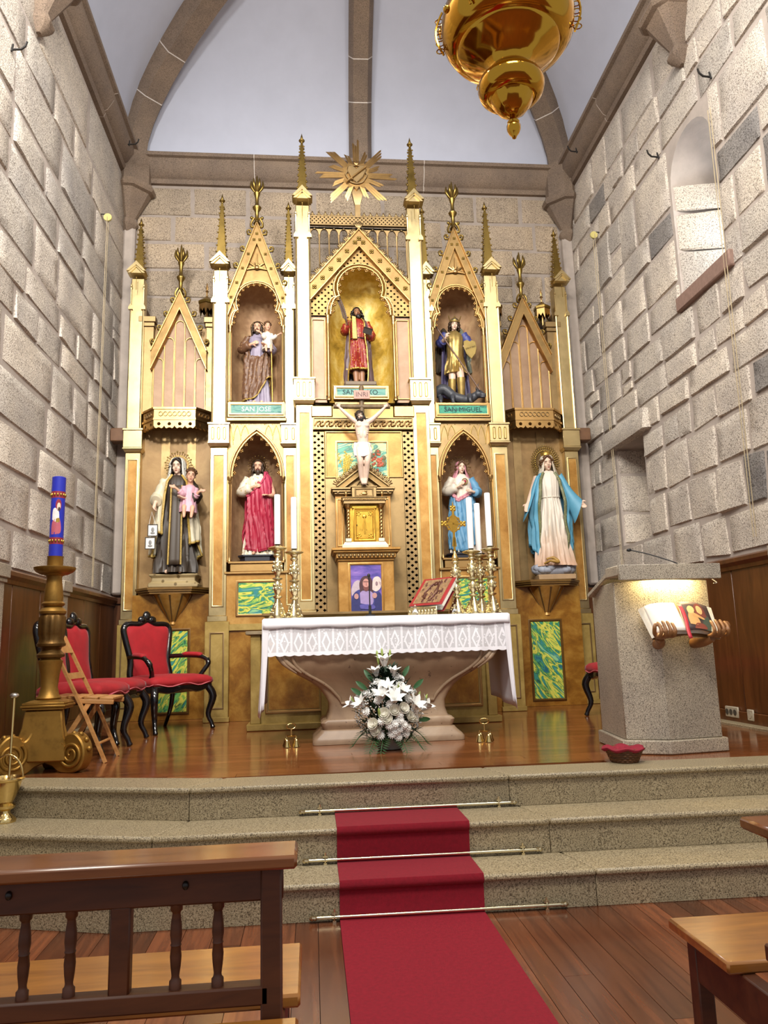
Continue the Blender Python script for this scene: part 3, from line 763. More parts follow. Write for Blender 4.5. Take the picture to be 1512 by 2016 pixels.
m.build('gable_crown', G2, gc, 60)
m = MB(); strip_path(m, tp, .014, .05, YC+.03); strip_path(m, tpo, .012, .035, YC+.03); ar = m.build('trefoil_arch', G1, RT, 40)
cusps(tp, YC-.0, .085, .036, G1, ar, 1)
niche_shell(0, .36, YC+.06, .45, 3.36, 5.0, NICHEY)
for s in (-1, 1):
    m = MB(); x = s*.365; m.lathe([(.026, 0), (.026, .02), (.018, .03), (.016, .05), (.016, .88), (.024, .9), (.018, .92), (.026, .95), (.028, .98)], 10, (x, YC+.01, 3.37)); m.lathe([(.008, .05), (.008, .92)], 8, (x+s*.024, YC+.0, 3.37)); m.build('colonnette', G1, RT, 40)
    sp = MB().box(min(s*.385, s*.555), max(s*.385, s*.555), YC+.05, YC+.09, 3.36, 4.36).build('side_panel', PINK, RT, 0)
    m = MB(); frame(m, s*.47-.07, s*.47+.07, 3.40, 4.32, .008, .016, YC+.05); m.build('side_panel_frame', G1, sp, 30)
    MB().box(min(s*.335, s*.56), max(s*.335, s*.56), YC-.03, YC+.08, 3.175, 3.30).build('impost_block', G1, RT, 30, .008)
# openwork gallery above the gable
m = MB(); m.box(-.555, .555, YC+.06, YC+.1, 5.585, 5.60); m.box(-.555, .555, YC+.06, YC+.1, 5.485, 5.50)
m.box(-.555, .555, YC+.06, YC+.09, 5.43, 5.45)
n = 10; w = 1.11/n
for i in range(n):
    a = -.555+i*w
    path = pointed(a+w/2, 5.36, w/2-.008, 5.44, 5)
    poly = [(a+w, 5.36), (a+w, 5.45), (a, 5.45), (a, 5.36)]+path
    m.prism(poly, YC+.06, YC+.09)
ga = m.build('gallery', G2, RT, 30)
for i in range(n+1):
    a = -.555+i*w; zb = max(4.75, 5.30-.66*abs(abs(a)-0)/.555*1.0) if True else 0
    zb = lerp(5.38, 4.72, abs(a)/.555)
    if 5.4-zb > .06:
        q = MB(); q.lathe([(.013, 0), (.013, .02), (.009, .03), (.009, 5.36-zb-.04), (.014, 5.36-zb-.02), (.014, 5.38-zb)], 8, (a, YC+.075, zb)); q.build('gallery_column', G2, ga, 40)
lattice(-.555, .555, 5.497, 5.588, .0225, YC+.06, YC+.09, fr=.8).build('gallery_frieze', G2, ga, 0)
m = MB()
for i in range(15):
    x = -.52+i*1.04/14; m.ell((x, YC+.08, 5.635), (.012, .01, .03), 6, 5); m.ell((x-.016, YC+.08, 5.62), (.014, .008, .008), 6, 4); m.ell((x+.016, YC+.08, 5.62), (.014, .008, .008), 6, 4)
m.build('gallery_cresting', G2, ga, 60)
m = MB(); frame_z = 5.6; m.box(-.03, .03, YC+.05, YC+.10, 5.58, 5.78); m.loft([[(-.03, YC+.05, 5.74), (.03, YC+.05, 5.74), (.03, YC+.1, 5.74), (-.03, YC+.1, 5.74)], [(-.055, YC+.03, 5.84), (.055, YC+.03, 5.84), (.055, YC+.1, 5.84), (-.055, YC+.1, 5.84)], [(-.07, YC+.03, 5.92), (.07, YC+.03, 5.92), (.07, YC+.1, 5.92), (-.07, YC+.1, 5.92)]])
pst = m.build('sunburst_post', G2, RT, 30)
# sunburst
sb = MB(); pts = []
for i in range(24):
    a = i*PI/12; r = .14 if i % 2 else .185
    pts.append((r*math.cos(a)-.01, 6.08+r*math.sin(a)))
sb.prism(pts, YC-.0, YC+.05); sun = sb.build('sunburst', G1, RT, 20)
rn = random.Random(2)
for i in range(16):
    a = PI/2+i*2*PI/16+.0
    if math.sin(a) < -.97: continue
    L = (.45, .33, .43, .31)[i % 4]; nb = (3, 2, 3, 2)[i % 4]; r = MB(); ca, sa = math.cos(a), math.sin(a)
    for k in range(nb):
        o = (k-(nb-1)/2)*.021; l = L-((k*7+i*3) % 4)*.025
        mm = tr(-.01, YC+.03, 6.08) @ rot('Y', -a)
        r.add([(.10, -.03, o-.011), (.10, -.03, o+.011), (l, -.02, o*1.3+.012), (l, -.02, o*1.3-.012), (.12, .012, o), (l, .008, o*1.3), (l+.03, -.01, o*1.3+.008)],
              [(0, 1, 2, 3), (0, 3, 5, 4), (1, 4, 5, 2), (3, 2, 6), (2, 5, 6), (5, 3, 6)], mm)
    r.build('sun_ray', G1, sun, 20)
m = MB()
m.strip([(-.01+.115*math.cos(t*PI/12)*(1+.06*math.cos(6*t*PI/12)), 6.08+.115*math.sin(t*PI/12)) for t in range(24)], [(-.012, 0), (-.006, .02), (.006, .02), (.012, 0)], True, YC)
m.build('sunburst_wreath', G2, sun, 40)
m = MB(); m.prism([(-.01, 5.96), (.07, 6.05), (.11, 6.13), (.09, 6.19), (.04, 6.20), (-.01, 6.16), (-.06, 6.20), (-.11, 6.18), (-.12, 6.12), (-.08, 6.04)], YC-.025, YC+.01); m.build('sunburst_heart', G2, sun, 20, .01)
m = MB(); m.tube([(-.13, YC-.035, 5.97), (.10, YC-.035, 6.17)], .013, 6); m.tube([(-.06, YC-.04, 6.0), (-.09, YC-.04, 6.07)], .008, 5); m.build('sunburst_staff', G1, sun, 40)
m = MB()
for a in (-.5, 0, .5): m.ell((0, 0, .03), (.014, .012, .035), 6, 5, m=tr(-.01, YC-.02, 6.19) @ rot('Y', a))
m.build('sunburst_flame', G1, sun, 60)
# ---- lettering plaques
M_PLQ = greenpaint('pale_teal_marbling', .1, 1.3)
t = NT('teal_marbling'); co = t.coord('Object', (2, 1, 9)); n1 = t.noise(co, 2.2, 4, .6, 1.0); M_TEAL = t.fin('teal_marbling', t.ramp(n1, [(.3, srgb('#4f857c')), (.5, srgb('#74a094')), (.6, srgb('#3b756f')), (.75, srgb('#86ac9c'))]), .75)
t = NT('deep_teal_marbling'); co = t.coord('Object', (2, 1, 9)); n1 = t.noise(co, 2.2, 4, .6, 1.0); M_TEAL2 = t.fin('deep_teal_marbling', t.ramp(n1, [(.3, srgb('#2c7d6d')), (.5, srgb('#4fa184')), (.6, srgb('#1d5f57')), (.75, srgb('#6db58f'))]), .75)
M_LETP, M_LETD = plain('pale_lettering', '#c9d8ce', .5), plain('dark_lettering', '#1c2c32', .7)
def text(s, x, y, z, size, mat, parent, ext=.001, align='CENTER', sx=1.0, name='lettering'):
    c = bpy.data.curves.new(name, 'FONT'); c.body = s; c.size = size; c.extrude = ext; c.align_x = align; c.align_y = 'CENTER'; c.resolution_u = 2
    c.materials.append(mat); o = bpy.data.objects.new(name, c); COL.objects.link(o); o.parent = parent
    off = OFF.get(parent.name, (0, 0, 0)); o.location = (x-off[0], y-off[1], z-off[2]); o.rotation_euler = (PI/2, 0, 0); o.scale = (sx, 1, 1)
    return o
def plaque(x, y, hw, z0, z1, mat):
    m = MB(); m.box(x-hw, x+hw, y-.03, y+.04, z0, z1); p = m.build('plaque', G1, RT, 30, .004)
    q = MB(); frame(q, x-hw+.025, x+hw-.025, z0+.03, z1-.025, .012, .018, y-.03); q.build('plaque_frame', G1, p, 30)
    MB().box(x-hw+.03, x+hw-.03, y-.034, y-.03, z0+.035, z1-.03).build('plaque_ground', mat, p, 0)
    return p
p = plaque(-.02, YC-.08, .30, 3.345, 3.50, M_TEAL)
text('SAN', -.15, YC-.116, 3.42, .075, M_LETD, p, sx=1.05); text('XO', .10, YC-.116, 3.42, .075, M_LETD, p, sx=1.05)
m = MB(); m.box(-.20, .16, YC-.10, YC+.2, 3.50, 3.515); m.box(-.19, .15, YC-.09, YC+.2, 3.515, 3.56); m.build('statue_pedestal', plain('grey_brown_wood', '#6e5e4c', .6), RT, 30, .008)
MB().box(-.31, .27, YC-.06, YC+.1, 3.30, 3.345).build('plaque_sill', G2, RT, 30, .006)
m = MB(); m.box(-.33, .33, YC-.0, YC+.08, 3.17, 3.30); m.build('recess_panel', OLIVE, RT, 0)
# frieze band with scrolling leaves
m = MB(); m.box(-.545, .545, YC-.02, YC+.08, 3.03, 3.172); frame(m, -.535, .535, 3.04, 3.162, .008, .014, YC-.02); fz = m.build('leaf_frieze', G2, RT, 30)
m = MB()
for i in range(11):
    x = -.48+i*.096
    m.tube([(x-.045, YC-.03, 3.075), (x-.02, YC-.034, 3.12), (x+.012, YC-.034, 3.13), (x+.022, YC-.034, 3.105), (x+.004, YC-.034, 3.09)], .008, 5)
    m.ell((x+.03, YC-.03, 3.075), (.024, .012, .012), 6, 4); m.ell((x+.04, YC-.03, 3.12), (.012, .01, .014), 6, 4); m.ell((x-.01, YC-.032, 3.075), (.01, .01, .012), 6, 4)
m.build('frieze_leaves', G1, fz, 60)
# lattice strips and the panel behind the crucifix
for s in (-1, 1):
    lw = lattice(min(s*.425, s*.545), max(s*.425, s*.545), 1.09, 3.02, .0345, YC+.01, YC+.04, fr=.8).build('lattice_strip', G2, RT, 0)
    MB().box(min(s*.42, s*.55), max(s*.42, s*.55), YC+.06, YC+.065, 1.08, 3.03).build('lattice_backing', DARK, lw, 0)
m = MB(); m.box(-.42, .42, YC+.0, YC+.08, 2.5, 3.02); cp = m.build('upper_panel', AMB, RT, 0)
m = MB(); frame(m, -.41, .41, 2.51, 3.01, .009, .016, YC); frame(m, -.295, .255, 2.33, 2.90, .012, .02, YC-.0); m.build('panel_frame', G1, cp, 30)
m = MB(); m.box(-.42, .42, YC+.0, YC+.08, 1.06, 2.5); m.build('lower_panel', G2, RT, 0)
t = NT('wheat_and_grape_painting'); co = t.coord('Object', (1, 1, 1), rotation=(0, .25, 0)); mp = t.n('ShaderNodeMapping'); mp.inputs['Scale'].default_value = (3, 1, 11); t.link(co, mp.inputs[0]); n1 = t.noise(mp.outputs[0], 1.5, 3, .5, 1.2)
M_WG = t.fin('wheat_and_grape_painting', t.ramp(n1, [(.3, srgb('#2f7f86')), (.42, srgb('#57a98c')), (.47, srgb('#2b6f62')), (.5, srgb('#9cc79a')), (.6, srgb('#dcd88a')), (.66, srgb('#3e8f88')), (.8, srgb('#5fb0a0'))]), .4)
wg = MB().box(-.285, .245, YC-.006, YC+.0, 2.34, 2.89).build('painted_panel', M_WG, cp, 0)
m = MB(); rn = random.Random(3)
for k in range(9):
    x0 = -.20+rn.uniform(-.03, .03); x1 = x0+rn.uniform(-.09, .09); zt = rn.uniform(2.62, 2.82)
    m.tube([(lerp(-.17, x0, .3), YC-.008, 2.42), (x0, YC-.009, 2.55), (x1, YC-.009, zt)], .0035, 4)
    for q in range(7): m.ell((lerp(x0, x1, .5+q*.07)+(.012 if q % 2 else -.012), YC-.009, lerp(2.55, zt, .5+q*.08)), (.008, .004, .013), 5, 4)
m.build('painted_wheat', plain('wheat_yellow', '#c9b04a', .5), wg, 60)
m = MB()
for k in range(34): m.ell((.135+rn.gauss(0, .03), YC-.009, 2.68+rn.gauss(0, .045)), (.014, .004, .014), 6, 4)
m.build('painted_grapes', plain('grape_orange', '#b5573a', .5), wg, 60)
m = MB()
for x, z, r in ((.20, 2.66, .04), (.15, 2.78, .035), (.09, 2.74, .03), (.21, 2.72, .03)): m.ell((x, YC-.007, z), (r, .003, r*1.1), 8, 4)
m.build('painted_vine_leaves', plain('vine_brown_green', '#5c5a34', .5), wg, 60)
# ---- tabernacle house: small gable, cornice, shelf, box with the picture
TX = -.03
g = gable(TX, .27, 2.375, 2.585, YC-.10, .05, .05, G2, 0, 6, LEAFC)
m = MB(); m.prism([(TX+.24, 2.33), (TX, 2.54), (TX-.24, 2.33)], YC-.11, YC); strip_path(m, pointed(TX, 2.34, .08, 2.46, 6), .01, .02, YC-.11); m.build('gable_field', G2, g, 20)
m = MB()
for k, (a, z0, z1) in enumerate(((.335, 2.345, 2.365), (.32, 2.32, 2.345), (.30, 2.30, 2.32))): m.box(TX-a, TX+a, YC-.18+.02*k, YC, z0, z1)
m.build('tabernacle_cornice', G2, RT, 30, .003)
for s in (-1, 1):
    m = MB(); m.box(TX+s*.245-.045, TX+s*.245+.045, YC-.10, YC+.02, 1.71, 2.30); q = m.build('house_pier', AMB, RT, 30)
    f = MB(); frame(f, TX+s*.245-.025, TX+s*.245+.025, 1.76, 2.25, .006, .01, YC-.10); f.build('pier_frame', G1, q, 30)
m = MB()
for k, (a, z0, z1, d) in enumerate(((.345, 1.675, 1.70, .42), (.33, 1.655, 1.675, .40), (.30, 1.60, 1.655, .37), (.285, 1.575, 1.60, .34))): m.box(TX-a, TX+a, YC-d, YC, z0, z1)
sh = m.build('tabernacle_shelf', AMB, RT, 30, .004)
m = MB()
for i in range(15): m.ell((TX-.27+i*.54/14, YC-.375, 1.625), (.017, .012, .02), 6, 4)
m.build('shelf_egg_moulding', G2, sh, 60)
m = MB(); m.box(TX-.28, TX+.28, YC-.32, YC, 1.0, 1.575); m.build('tabernacle_base', AMB, RT, 30, .004)
# ---- side bays with statue niches
for s in (-1, 1):
    cx = s*1.165; L = cx-.32; R_ = cx+.32
    tm = dict(cx=cx, zs=4.36, hw=.28, zw=4.55, ww=.212, zc=4.65, r=.235)
    a1 = trefoil(**tm); a2 = trefoil(**tm, g=.028)
    m = MB(); m.prism([(cx+.325, 4.36), (cx+.325, 4.72), (cx, 5.58), (cx-.325, 4.72), (cx-.325, 4.36)]+a1, YM+.02, YM+.06); m.build('gable_wall', G4, RT, 20)
    g = gable(cx, .325, 4.735, 5.635, YM+.02, .085, .035, G1, 5, 4, CROCK)
    finial(g, cx, YM, 5.63, 6.26, G3)
    m = MB()
    for q in (-1, 1): m.tube(spline([(cx+q*.02, YM, 5.60), (cx+q*.06, YM-.01, 5.58), (cx+q*.065, YM-.01, 5.63), (cx+q*.03, YM-.01, 5.70)], 4), .014, 6); m.ell((cx+q*.06, YM-.01, 5.70), (.02, .016, .02), 8, 6)
    m.build('gable_scrolls', G3, g, 60)
    m = MB()
    for k in range(9):
        a = PI*k/8; l = (.15, .09, .12, .08, .19, .08, .12, .09, .15)[k]; m.tube([(cx, YM+.0, 5.08), (cx+l*math.cos(a), YM-.0, 5.08+l*math.sin(a)*.95-.03*abs(math.cos(a)))], [.014, .006], 5)
    m.ell((cx, YM, 5.08), (.035, .02, .03), 8, 5); m.build('ray_carving', G1, g, 40)
    m = MB(); strip_path(m, a1, .010, .045, YM+.03); strip_path(m, a2, .012, .03, YM+.03); ar = m.build('trefoil_arch', G1, RT, 40)
    cusps(a1, YM, .075, .030, G1, ar, 1)
    niche_shell(cx, .30, YM+.06, .42, 3.44, 4.95, NICHE)
    for q in (-1, 1):
        x = cx+q*.30; m = MB(); m.lathe([(.022, 0), (.022, .02), (.015, .03), (.013, .05), (.013, .84), (.02, .86), (.015, .88), (.024, .91), (.024, .93)], 10, (x, YM+.01, 3.44)); m.build('colonnette', G1, RT, 40)
    MB().box(cx-.32, cx-.285, YM+.02, YM+.06, 3.44, 4.36).build('jamb', G1, RT, 0); MB().box(cx+.285, cx+.32, YM+.02, YM+.06, 3.44, 4.36).build('jamb', G1, RT, 0)
    p = plaque(cx, YM-.02, .315, 3.265, 3.44, M_TEAL if s < 0 else M_TEAL2)
    text('SAN JOSE' if s < 0 else 'SAN MIGUEL', cx, YM-.056, 3.353, .078, M_LETP if s < 0 else M_LETD, p, sx=1.0)
    MB().box(cx-.33, cx+.33, YM-.035, YM+.05, 3.225, 3.265).build('plaque_sill', G2, RT, 30, .006)
    # lower pointed niche
    pa = pointed(cx, 2.60, .265, 3.10); pb = pointed(cx, 2.60, .295, 3.14)
    m = MB(); m.prism([(cx+.335, 2.60), (cx+.335, 3.225), (cx-.335, 3.225), (cx-.335, 2.60)]+pa, YM+.02, YM+.06); sp = m.build('spandrel', G2, RT, 20)
    m = MB()
    for q in (-1, 1):
        for k in range(3):
            x = cx+q*(.30-k*.085); strip_path(m, pointed(x, 3.07-.05*(2-k), .04, 3.19, 4), .004, .008, YM+.02)
            m.ell((x-q*.042, YM+.02, 3.2), (.006, .006, .006), 6, 4)
    m.build('spandrel_tracery', G3, sp, 40)
    m = MB(); strip_path(m, pa, .012, .05, YM+.03); strip_path(m, pb, .012, .035, YM+.03); ar = m.build('pointed_arch', G1, RT, 40)
    cusps(pa, YM+.01, .085, .033, G1, ar, 1)
    niche_shell(cx, .29, YM+.06, .42, 1.66, 3.12, NICHE)
    for q in (-1, 1):
        x = cx+q*.29; m = MB(); m.lathe([(.02, 0), (.02, .02), (.013, .03), (.012, .05), (.012, .86), (.02, .875), (.015, .885), (.028, .92), (.028, .94)], 10, (x, YM+.01, 1.66)); m.build('colonnette', G1, RT, 40)
    MB().box(cx-.335, cx-.275, YM+.02, YM+.06, 1.66, 2.6).build('jamb', G1, RT, 0); MB().box(cx+.275, cx+.335, YM+.02, YM+.06, 1.66, 2.6).build('jamb', G1, RT, 0)
    m = MB(); m.box(cx-.30, cx+.30, YM-.03, YM+.06, 1.64, 1.665); m.box(cx-.28, cx+.28, YM-.01, YM+.06, 1.555, 1.64); m.box(cx-.34, cx+.34, YM-.02, YM+.06, 1.53, 1.555); m.build('niche_ledge', G1, RT, 30, .004)
    pn = MB().box(cx-.335, cx+.335, YM+.01, YM+.06, 1.0, 1.53).build('dado_panel', AMB, RT, 0)
    m = MB(); frame(m, cx-.205, cx+.205, 1.09, 1.45, .014, .02, YM+.01); m.build('painting_frame', G1, pn, 30)
    MB().box(cx-.20, cx+.20, YM+.003, YM+.01, 1.10, 1.44).build('painted_panel', GP1, pn, 0)
    MB().box(cx-.36, cx+.36, YM-.015, YM+.06, .93, 1.0).build('dado_rail', OLIVE, RT, 30, .004)
    MB().box(cx-.29, cx+.29, YM+.01, YM+.05, .0, .93).build('plinth_panel', BURL, RT, 0)
    # ---- outer bay
    ox = s*2.125; YW = YO+.10
    bw = MB().box(ox-.44, ox+.44, YW, YW+.05, 1.3, 4.62).build('bay_wall', BAYW, RT, 0)
    for q, dx in ((-1, -.15), (1, .15)): MB().box(ox+dx-.05*1, ox+dx+.05, YW-.012, YW, 1.45, 3.3).build('wall_strip', G2, bw, 0)
    for q in (-1, 1):
        m = MB(); x = ox+q*.385; m.box(x-.075, x+.075, YO+.02, YW, 3.5, 4.60); m.box(x-.085, x+.085, YO-.0, YW, 4.60, 4.65); m.box(x-.10, x+.10, YO-.02, YW, 4.65, 4.72); m.build('flank_pier', G2, RT, 30, .004)
    m = MB(); m.prism([(ox-.31, 3.5), (ox+.31, 3.5), (ox+.31, 4.22), (ox, 4.93), (ox-.31, 4.22)], YO+.03, YW); lp = m.build('lancet_panel', PINK, RT, 20)
    for k, (dx, zt) in enumerate(((-.248, 4.20), (-.124, 4.46), (0, 4.68), (.124, 4.46), (.248, 4.20))):
        m = MB(); x = ox+dx; pth = [(x-.056, 3.5), (x-.056, zt-.056)]+[(x-.056*math.cos(t*PI/8), zt-.056+.056*math.sin(t*PI/8)) for t in range(1, 8)]+[(x+.056, zt-.056), (x+.056, 3.5)]
        strip_path(m, pth, .007, .016, YO+.03); m.build('lancet', G1, lp, 40)
    m = MB(); m.prism([(ox-.30, 4.16), (ox, 4.80), (ox+.30, 4.16), (ox+.30, 4.2), (ox, 4.86), (ox-.30, 4.2)], YO+.015, YO+.04); m.build('panel_fillet', G1, lp, 20)
    g = gable(ox, .325, 4.26, 5.03, YO+.03, .085, .08, G1, 0, 4, CROCK)
    finial(g, ox, YO, 5.02, 5.68, G3)
    m = MB()
    for q in (-1, 1): m.tube(spline([(ox+q*.02, YO, 5.0), (ox+q*.055, YO-.01, 4.98), (ox+q*.06, YO-.01, 5.03), (ox+q*.03, YO-.01, 5.09)], 4), .013, 6)
    m.build('gable_scrolls', G3, g, 60)
    # lantern turret
    tx = ox+.315*1 if s < 0 else ox+.30
    for tx in ((ox+.30,) if s < 0 else (ox-.33, ox+.30)):
        hexa = lambda r, z: [(tx+r*math.cos(k*PI/3+PI/6), YO+.12+r*math.sin(k*PI/3+PI/6), z) for k in range(6)]
        m = MB(); m.loft([hexa(.10, 4.93), hexa(.11, 4.94), hexa(.11, 4.97), hexa(.03, 5.03), hexa(.012, 5.05)])
        ln = m.build('lantern_turret', G3, RT, 20)
        for k in range(6):
            a, b = hexa(.10, 4.93)[k], hexa(.10, 4.93)[(k+1) % 6]; A, B = Vector(a), Vector(b); z = lambda q, d: A.lerp(B, q)+Vector((0, 0, d))
            m = MB(); m.add([z(0, 0), z(1, 0), z(1, -.14), z(.75, -.06), z(.5, -.10), z(.25, -.06), z(0, -.14)], [(0, 1, 2, 3, 4, 5, 6)]); m.build('lantern_fringe', G1 if k in (3, 4) else G3, ln, 0)
        m = MB(); m.lathe([(.014, 0), (.014, .2)], 8, (tx, YO+.12, 4.72)); m.lathe([(.01, 0), (.01, .06), (.022, .075), (.01, .09), (.016, .12), (.003, .19)], 8, (tx, YO+.12, 5.04)); m.build('lantern_post', G1, ln, 40)
    # polygonal canopy
    ring = [(-.42, YW), (-.40, .56), (-.235, .36), (.235, .36), (.40, .56), (.42, YW)]
    cz0, cz1, cz2 = 3.25, 3.37, 3.50
    m = MB(); m.loft([[(ox+x*1.03, y-.012, z) for x, y in ring] for z in (cz2-.015, cz2+.01)]); m.loft([[(ox+x*1.0, y, z) for x, y in ring] for z in (cz1, cz2-.015)]); m.loft([[(ox+x*.96, y+.02, z) for x, y in ring] for z in (cz0+.08, cz1)]); m.loft([[(ox+x*1.02, y-.008, z) for x, y in ring] for z in (cz1-.012, cz1+.012)])
    cn = m.build('canopy', G1, RT, 20)
    for (a, b) in zip(ring[1:], ring[2:-1]):
        A, B = Vector((a[0], a[1])), Vector((b[0], b[1])); Ln = (B-A).length; d = (B-A)/Ln; nrm = Vector((d.y, -d.x))
        M4 = Matrix(((d.x, -nrm.x, 0, ox+A.x), (d.y, -nrm.y, 0, A.y), (0, 0, 1, 0), (0, 0, 0, 1)))
        nn = max(2, round((Ln-.1)/.05)); m = MB()
        for k in range(nn):
            c = .05+(k+.5)*(Ln-.1)/nn
            m.strip([(c+.022*math.cos(t*PI/5), 3.432+.026*math.sin(t*PI/5)) for t in range(10)], [(-.005, 0), (-.003, .010), (.003, .010), (.005, 0)], True, -.002)
        m.v = [tuple(M4 @ Vector(q)) for q in m.v]; m.build('canopy_tracery', G2, cn, 40)
        nh = max(2, round(Ln/.115)); m = MB()
        for k in range(nh):
            x0, w = k*Ln/nh, Ln/nh; c = x0+w/2; r = .021
            top, bot = cz1-.012, cz0+.0
            circ = [(c+r*math.cos(t*PI/4+PI/8), cz1-.058+r*math.sin(t*PI/4+PI/8)) for t in range(8)]
            out = [(x0, top), (x0, bot+.04)]+[(x0+w*q, bot+.022*abs(math.cos(q*PI*2))+.01*(1-abs(math.cos(q*PI*2)))) for q in (.125, .25, .375, .5, .625, .75, .875)]+[(x0+w, bot+.04), (x0+w, top)]
            # left and right halves round the hole
            lh = [(c, top), (x0, top), (x0, bot+.04)]+out[2:6]+[(c+r*math.cos(a), cz1-.058+r*math.sin(a)) for a in (-PI/2, -3*PI/4, -PI, -5*PI/4, -3*PI/2)]
            rh = [(2*c-x, z) for x, z in reversed(lh)]
            m.prism(lh, .0, .02); m.prism(rh, .0, .02)
        m.v = [tuple(M4 @ Vector(q)) for q in m.v]; m.build('canopy_fringe', G1, cn, 0)
    # bracket shelf with shell pendant
    bx = ox+(.0 if s < 0 else .04)
    br = [(-.43, YO+.12), (-.42, .50), (-.24, .28), (.24, .28), (.42, .50), (.43, YO+.12)]
    m = MB()
    for k, (q, z0, z1) in enumerate(((1.0, 1.405, 1.43), (.97, 1.385, 1.405), (.93, 1.36, 1.385))): m.loft([[(bx+x*q, YO+.12+(y-YO-.12)*q, z) for x, y in br] for z in (z0, z1)])
    sh = m.build('bracket_shelf', plain('brown_gilt_wood', '#7a5a2a', .4, .3, .2, 8), RT, 20)
    rs = []
    for z, q in ((1.36, .22), (1.25, .165), (1.15, .10), (1.06, .045), (1.03, .05), (1.02, .03)): rs.append([(bx+q*math.cos(PI+PI*j/10)*1.0, .52+q*1.1*math.sin(PI+PI*j/10), z) for j in range(11)])
    MB().loft(rs).build('shell_pendant', AMB, sh, 30)
    m = MB()
    for j in range(1, 10, 2): m.tube([(bx+.215*math.cos(PI+PI*j/10), .52+.235*math.sin(PI+PI*j/10), 1.35), (bx+.05*math.cos(PI+PI*j/10), .52+.055*math.sin(PI+PI*j/10), 1.06)], [.014, .004], 5)
    m.build('shell_ribs', G2, sh, 40)
    # dado below
    dw = MB().box(ox-.44, ox+.44, YO-.10, YO+.1, .0, 1.36).build('dado_wall', BURL, RT, 0)
    gx = ox+s*.0; m = MB(); frame(m, gx-.185, gx+.185, .07, .97, .014, .02, YO-.10); m.build('painting_frame', plain('dark_gilt_frame', '#6a4a1c', .4, .4), dw, 30)
    MB().box(gx-.175, gx+.175, YO-.106, YO-.10, .08, .96).build('painted_panel', GP3 if s < 0 else GP2, dw, 0)
    # cornice returns at the wall side
    MB().box(min(s*2.72, s*2.90), max(s*2.72, s*2.90), YO+.0, YO+.16, 3.17, 3.33).build('side_bracket', plain('brown_side_wood', '#6b4a30', .6), RT, 30, .01)
# backing body so the altarpiece is solid from the side
BODY = plain('carcass_wood', '#5a3f22', .7)
for s in (-1, 1):
    MB().box(min(s*2.56, s*1.68), max(s*2.56, s*1.68), YW+.05, YW+.25, 0, 4.6).build('carcass', BODY, RT, 0)
    MB().box(min(s*2.56, s*2.71), max(s*2.56, s*2.71), YO+.14, YO+.4, 0, 4.9).build('carcass', BODY, RT, 0)
MB().box(-1.66, 1.66, YM+.52, YM+.75, 0, 4.6).build('carcass', BODY, RT, 0)
# ---- old high-altar table and gradine in front of the altarpiece
ms = MB(); ms.box(-1.13, 1.13, -1.0, YM+.1, .05, .86); ms.box(-1.18, 1.18, -1.06, YM+.1, .0, .06)
hm = ms.build('mensa', OLIVE, RT, 30, .006)
MB().box(-1.19, 1.19, -1.07, YM+.1, .86, .895).build('mensa_top', plain('mensa_stone', '#8a7a5e', .5), hm, 30, .006)
MB().box(-1.03, 1.03, -.70, YM+.02, .895, 1.06).build('gradine', OLIVE, hm, 30, .004)
m = MB(); m.box(-1.06, 1.06, -.74, YM+.02, 1.045, 1.07); m.build('gradine_ledge', G2, hm, 30, .003)
for x0, x1 in ((-1.0, -.5), (-.42, .42), (.5, 1.0)):
    m = MB(); frame(m, x0, x1, .16, .76, .014, .02, -1.0); m.build('mensa_frame', G1, hm, 30); MB().box(x0+.02, x1-.02, -1.005, -1.0, .18, .74).build('mensa_panel', BURL, hm, 0)
for x in (-1.1, -.46, .46, 1.1):
    MB().box(x-.045, x+.045, -1.035, -1.0, .06, .86).build('mensa_pilaster', OLIVE, hm, 30, .004)
# ---------------------------------------------------------------- statues
SKIN = plain('painted_skin', '#d9a98c', .45, 0, .06, 30); SKINP = plain('pale_painted_skin', '#e3c2aa', .45, 0, .05, 30); SKINW = plain('ivory_skin', '#cfb5a2', .45, 0, .05, 30)
SKIND = plain('dark_painted_skin', '#8e6244', .45, 0, .1, 30)
HAIRB = plain('brown_hair', '#3a2a1c', .5, 0, .25, 60); HAIRK = plain('dark_hair', '#1f1712', .45, 0, .25, 60); HAIRC = plain('chestnut_hair', '#5a3c22', .5, 0, .25, 60)
EYE = plain('eye_dark', '#2a1c14', .3); LIP = plain('lip_red', '#a8594a', .4)
def cloth(name, c, c2=None, rough=.5, patt=None, scale=26):
    t = NT(name); co = t.coord(); a = srgb(c); n1 = t.noise(co, 7, 3)
    col = t.ramp(n1, [(.3, tuple(x*.85 for x in a)), (.7, tuple(min(1, x*1.1) for x in a))])
    if patt:
        v = t.n('ShaderNodeTexVoronoi'); t.link(co, v.inputs['Vector']); v.inputs['Scale'].default_value = scale
        f = t.ramp(v.outputs['Distance'], [(.22, (1,1,1)), (.3, (0,0,0))]); col = t.mix(f, col, srgb(patt))
    if c2:
        sp = t.n('ShaderNodeSeparateXYZ'); t.link(t.n('ShaderNodeTexCoord').outputs['Object'], sp.inputs[0])
        mr = t.n('ShaderNodeMapRange'); t.link(sp.outputs[2], mr.inputs[0]); mr.inputs[1].default_value = c2[1]; mr.inputs[2].default_value = c2[2]
        col = t.mix(mr.outputs[0], col, srgb(c2[0]))
    return t.fin(name, col, rough)
GILT = gold('gilt_trim', '#caa552', .4, .3, .8, 30, .4)
GILTP = cloth('gold_brocade', '#b89a4e', patt='#8a6f34', scale=70)
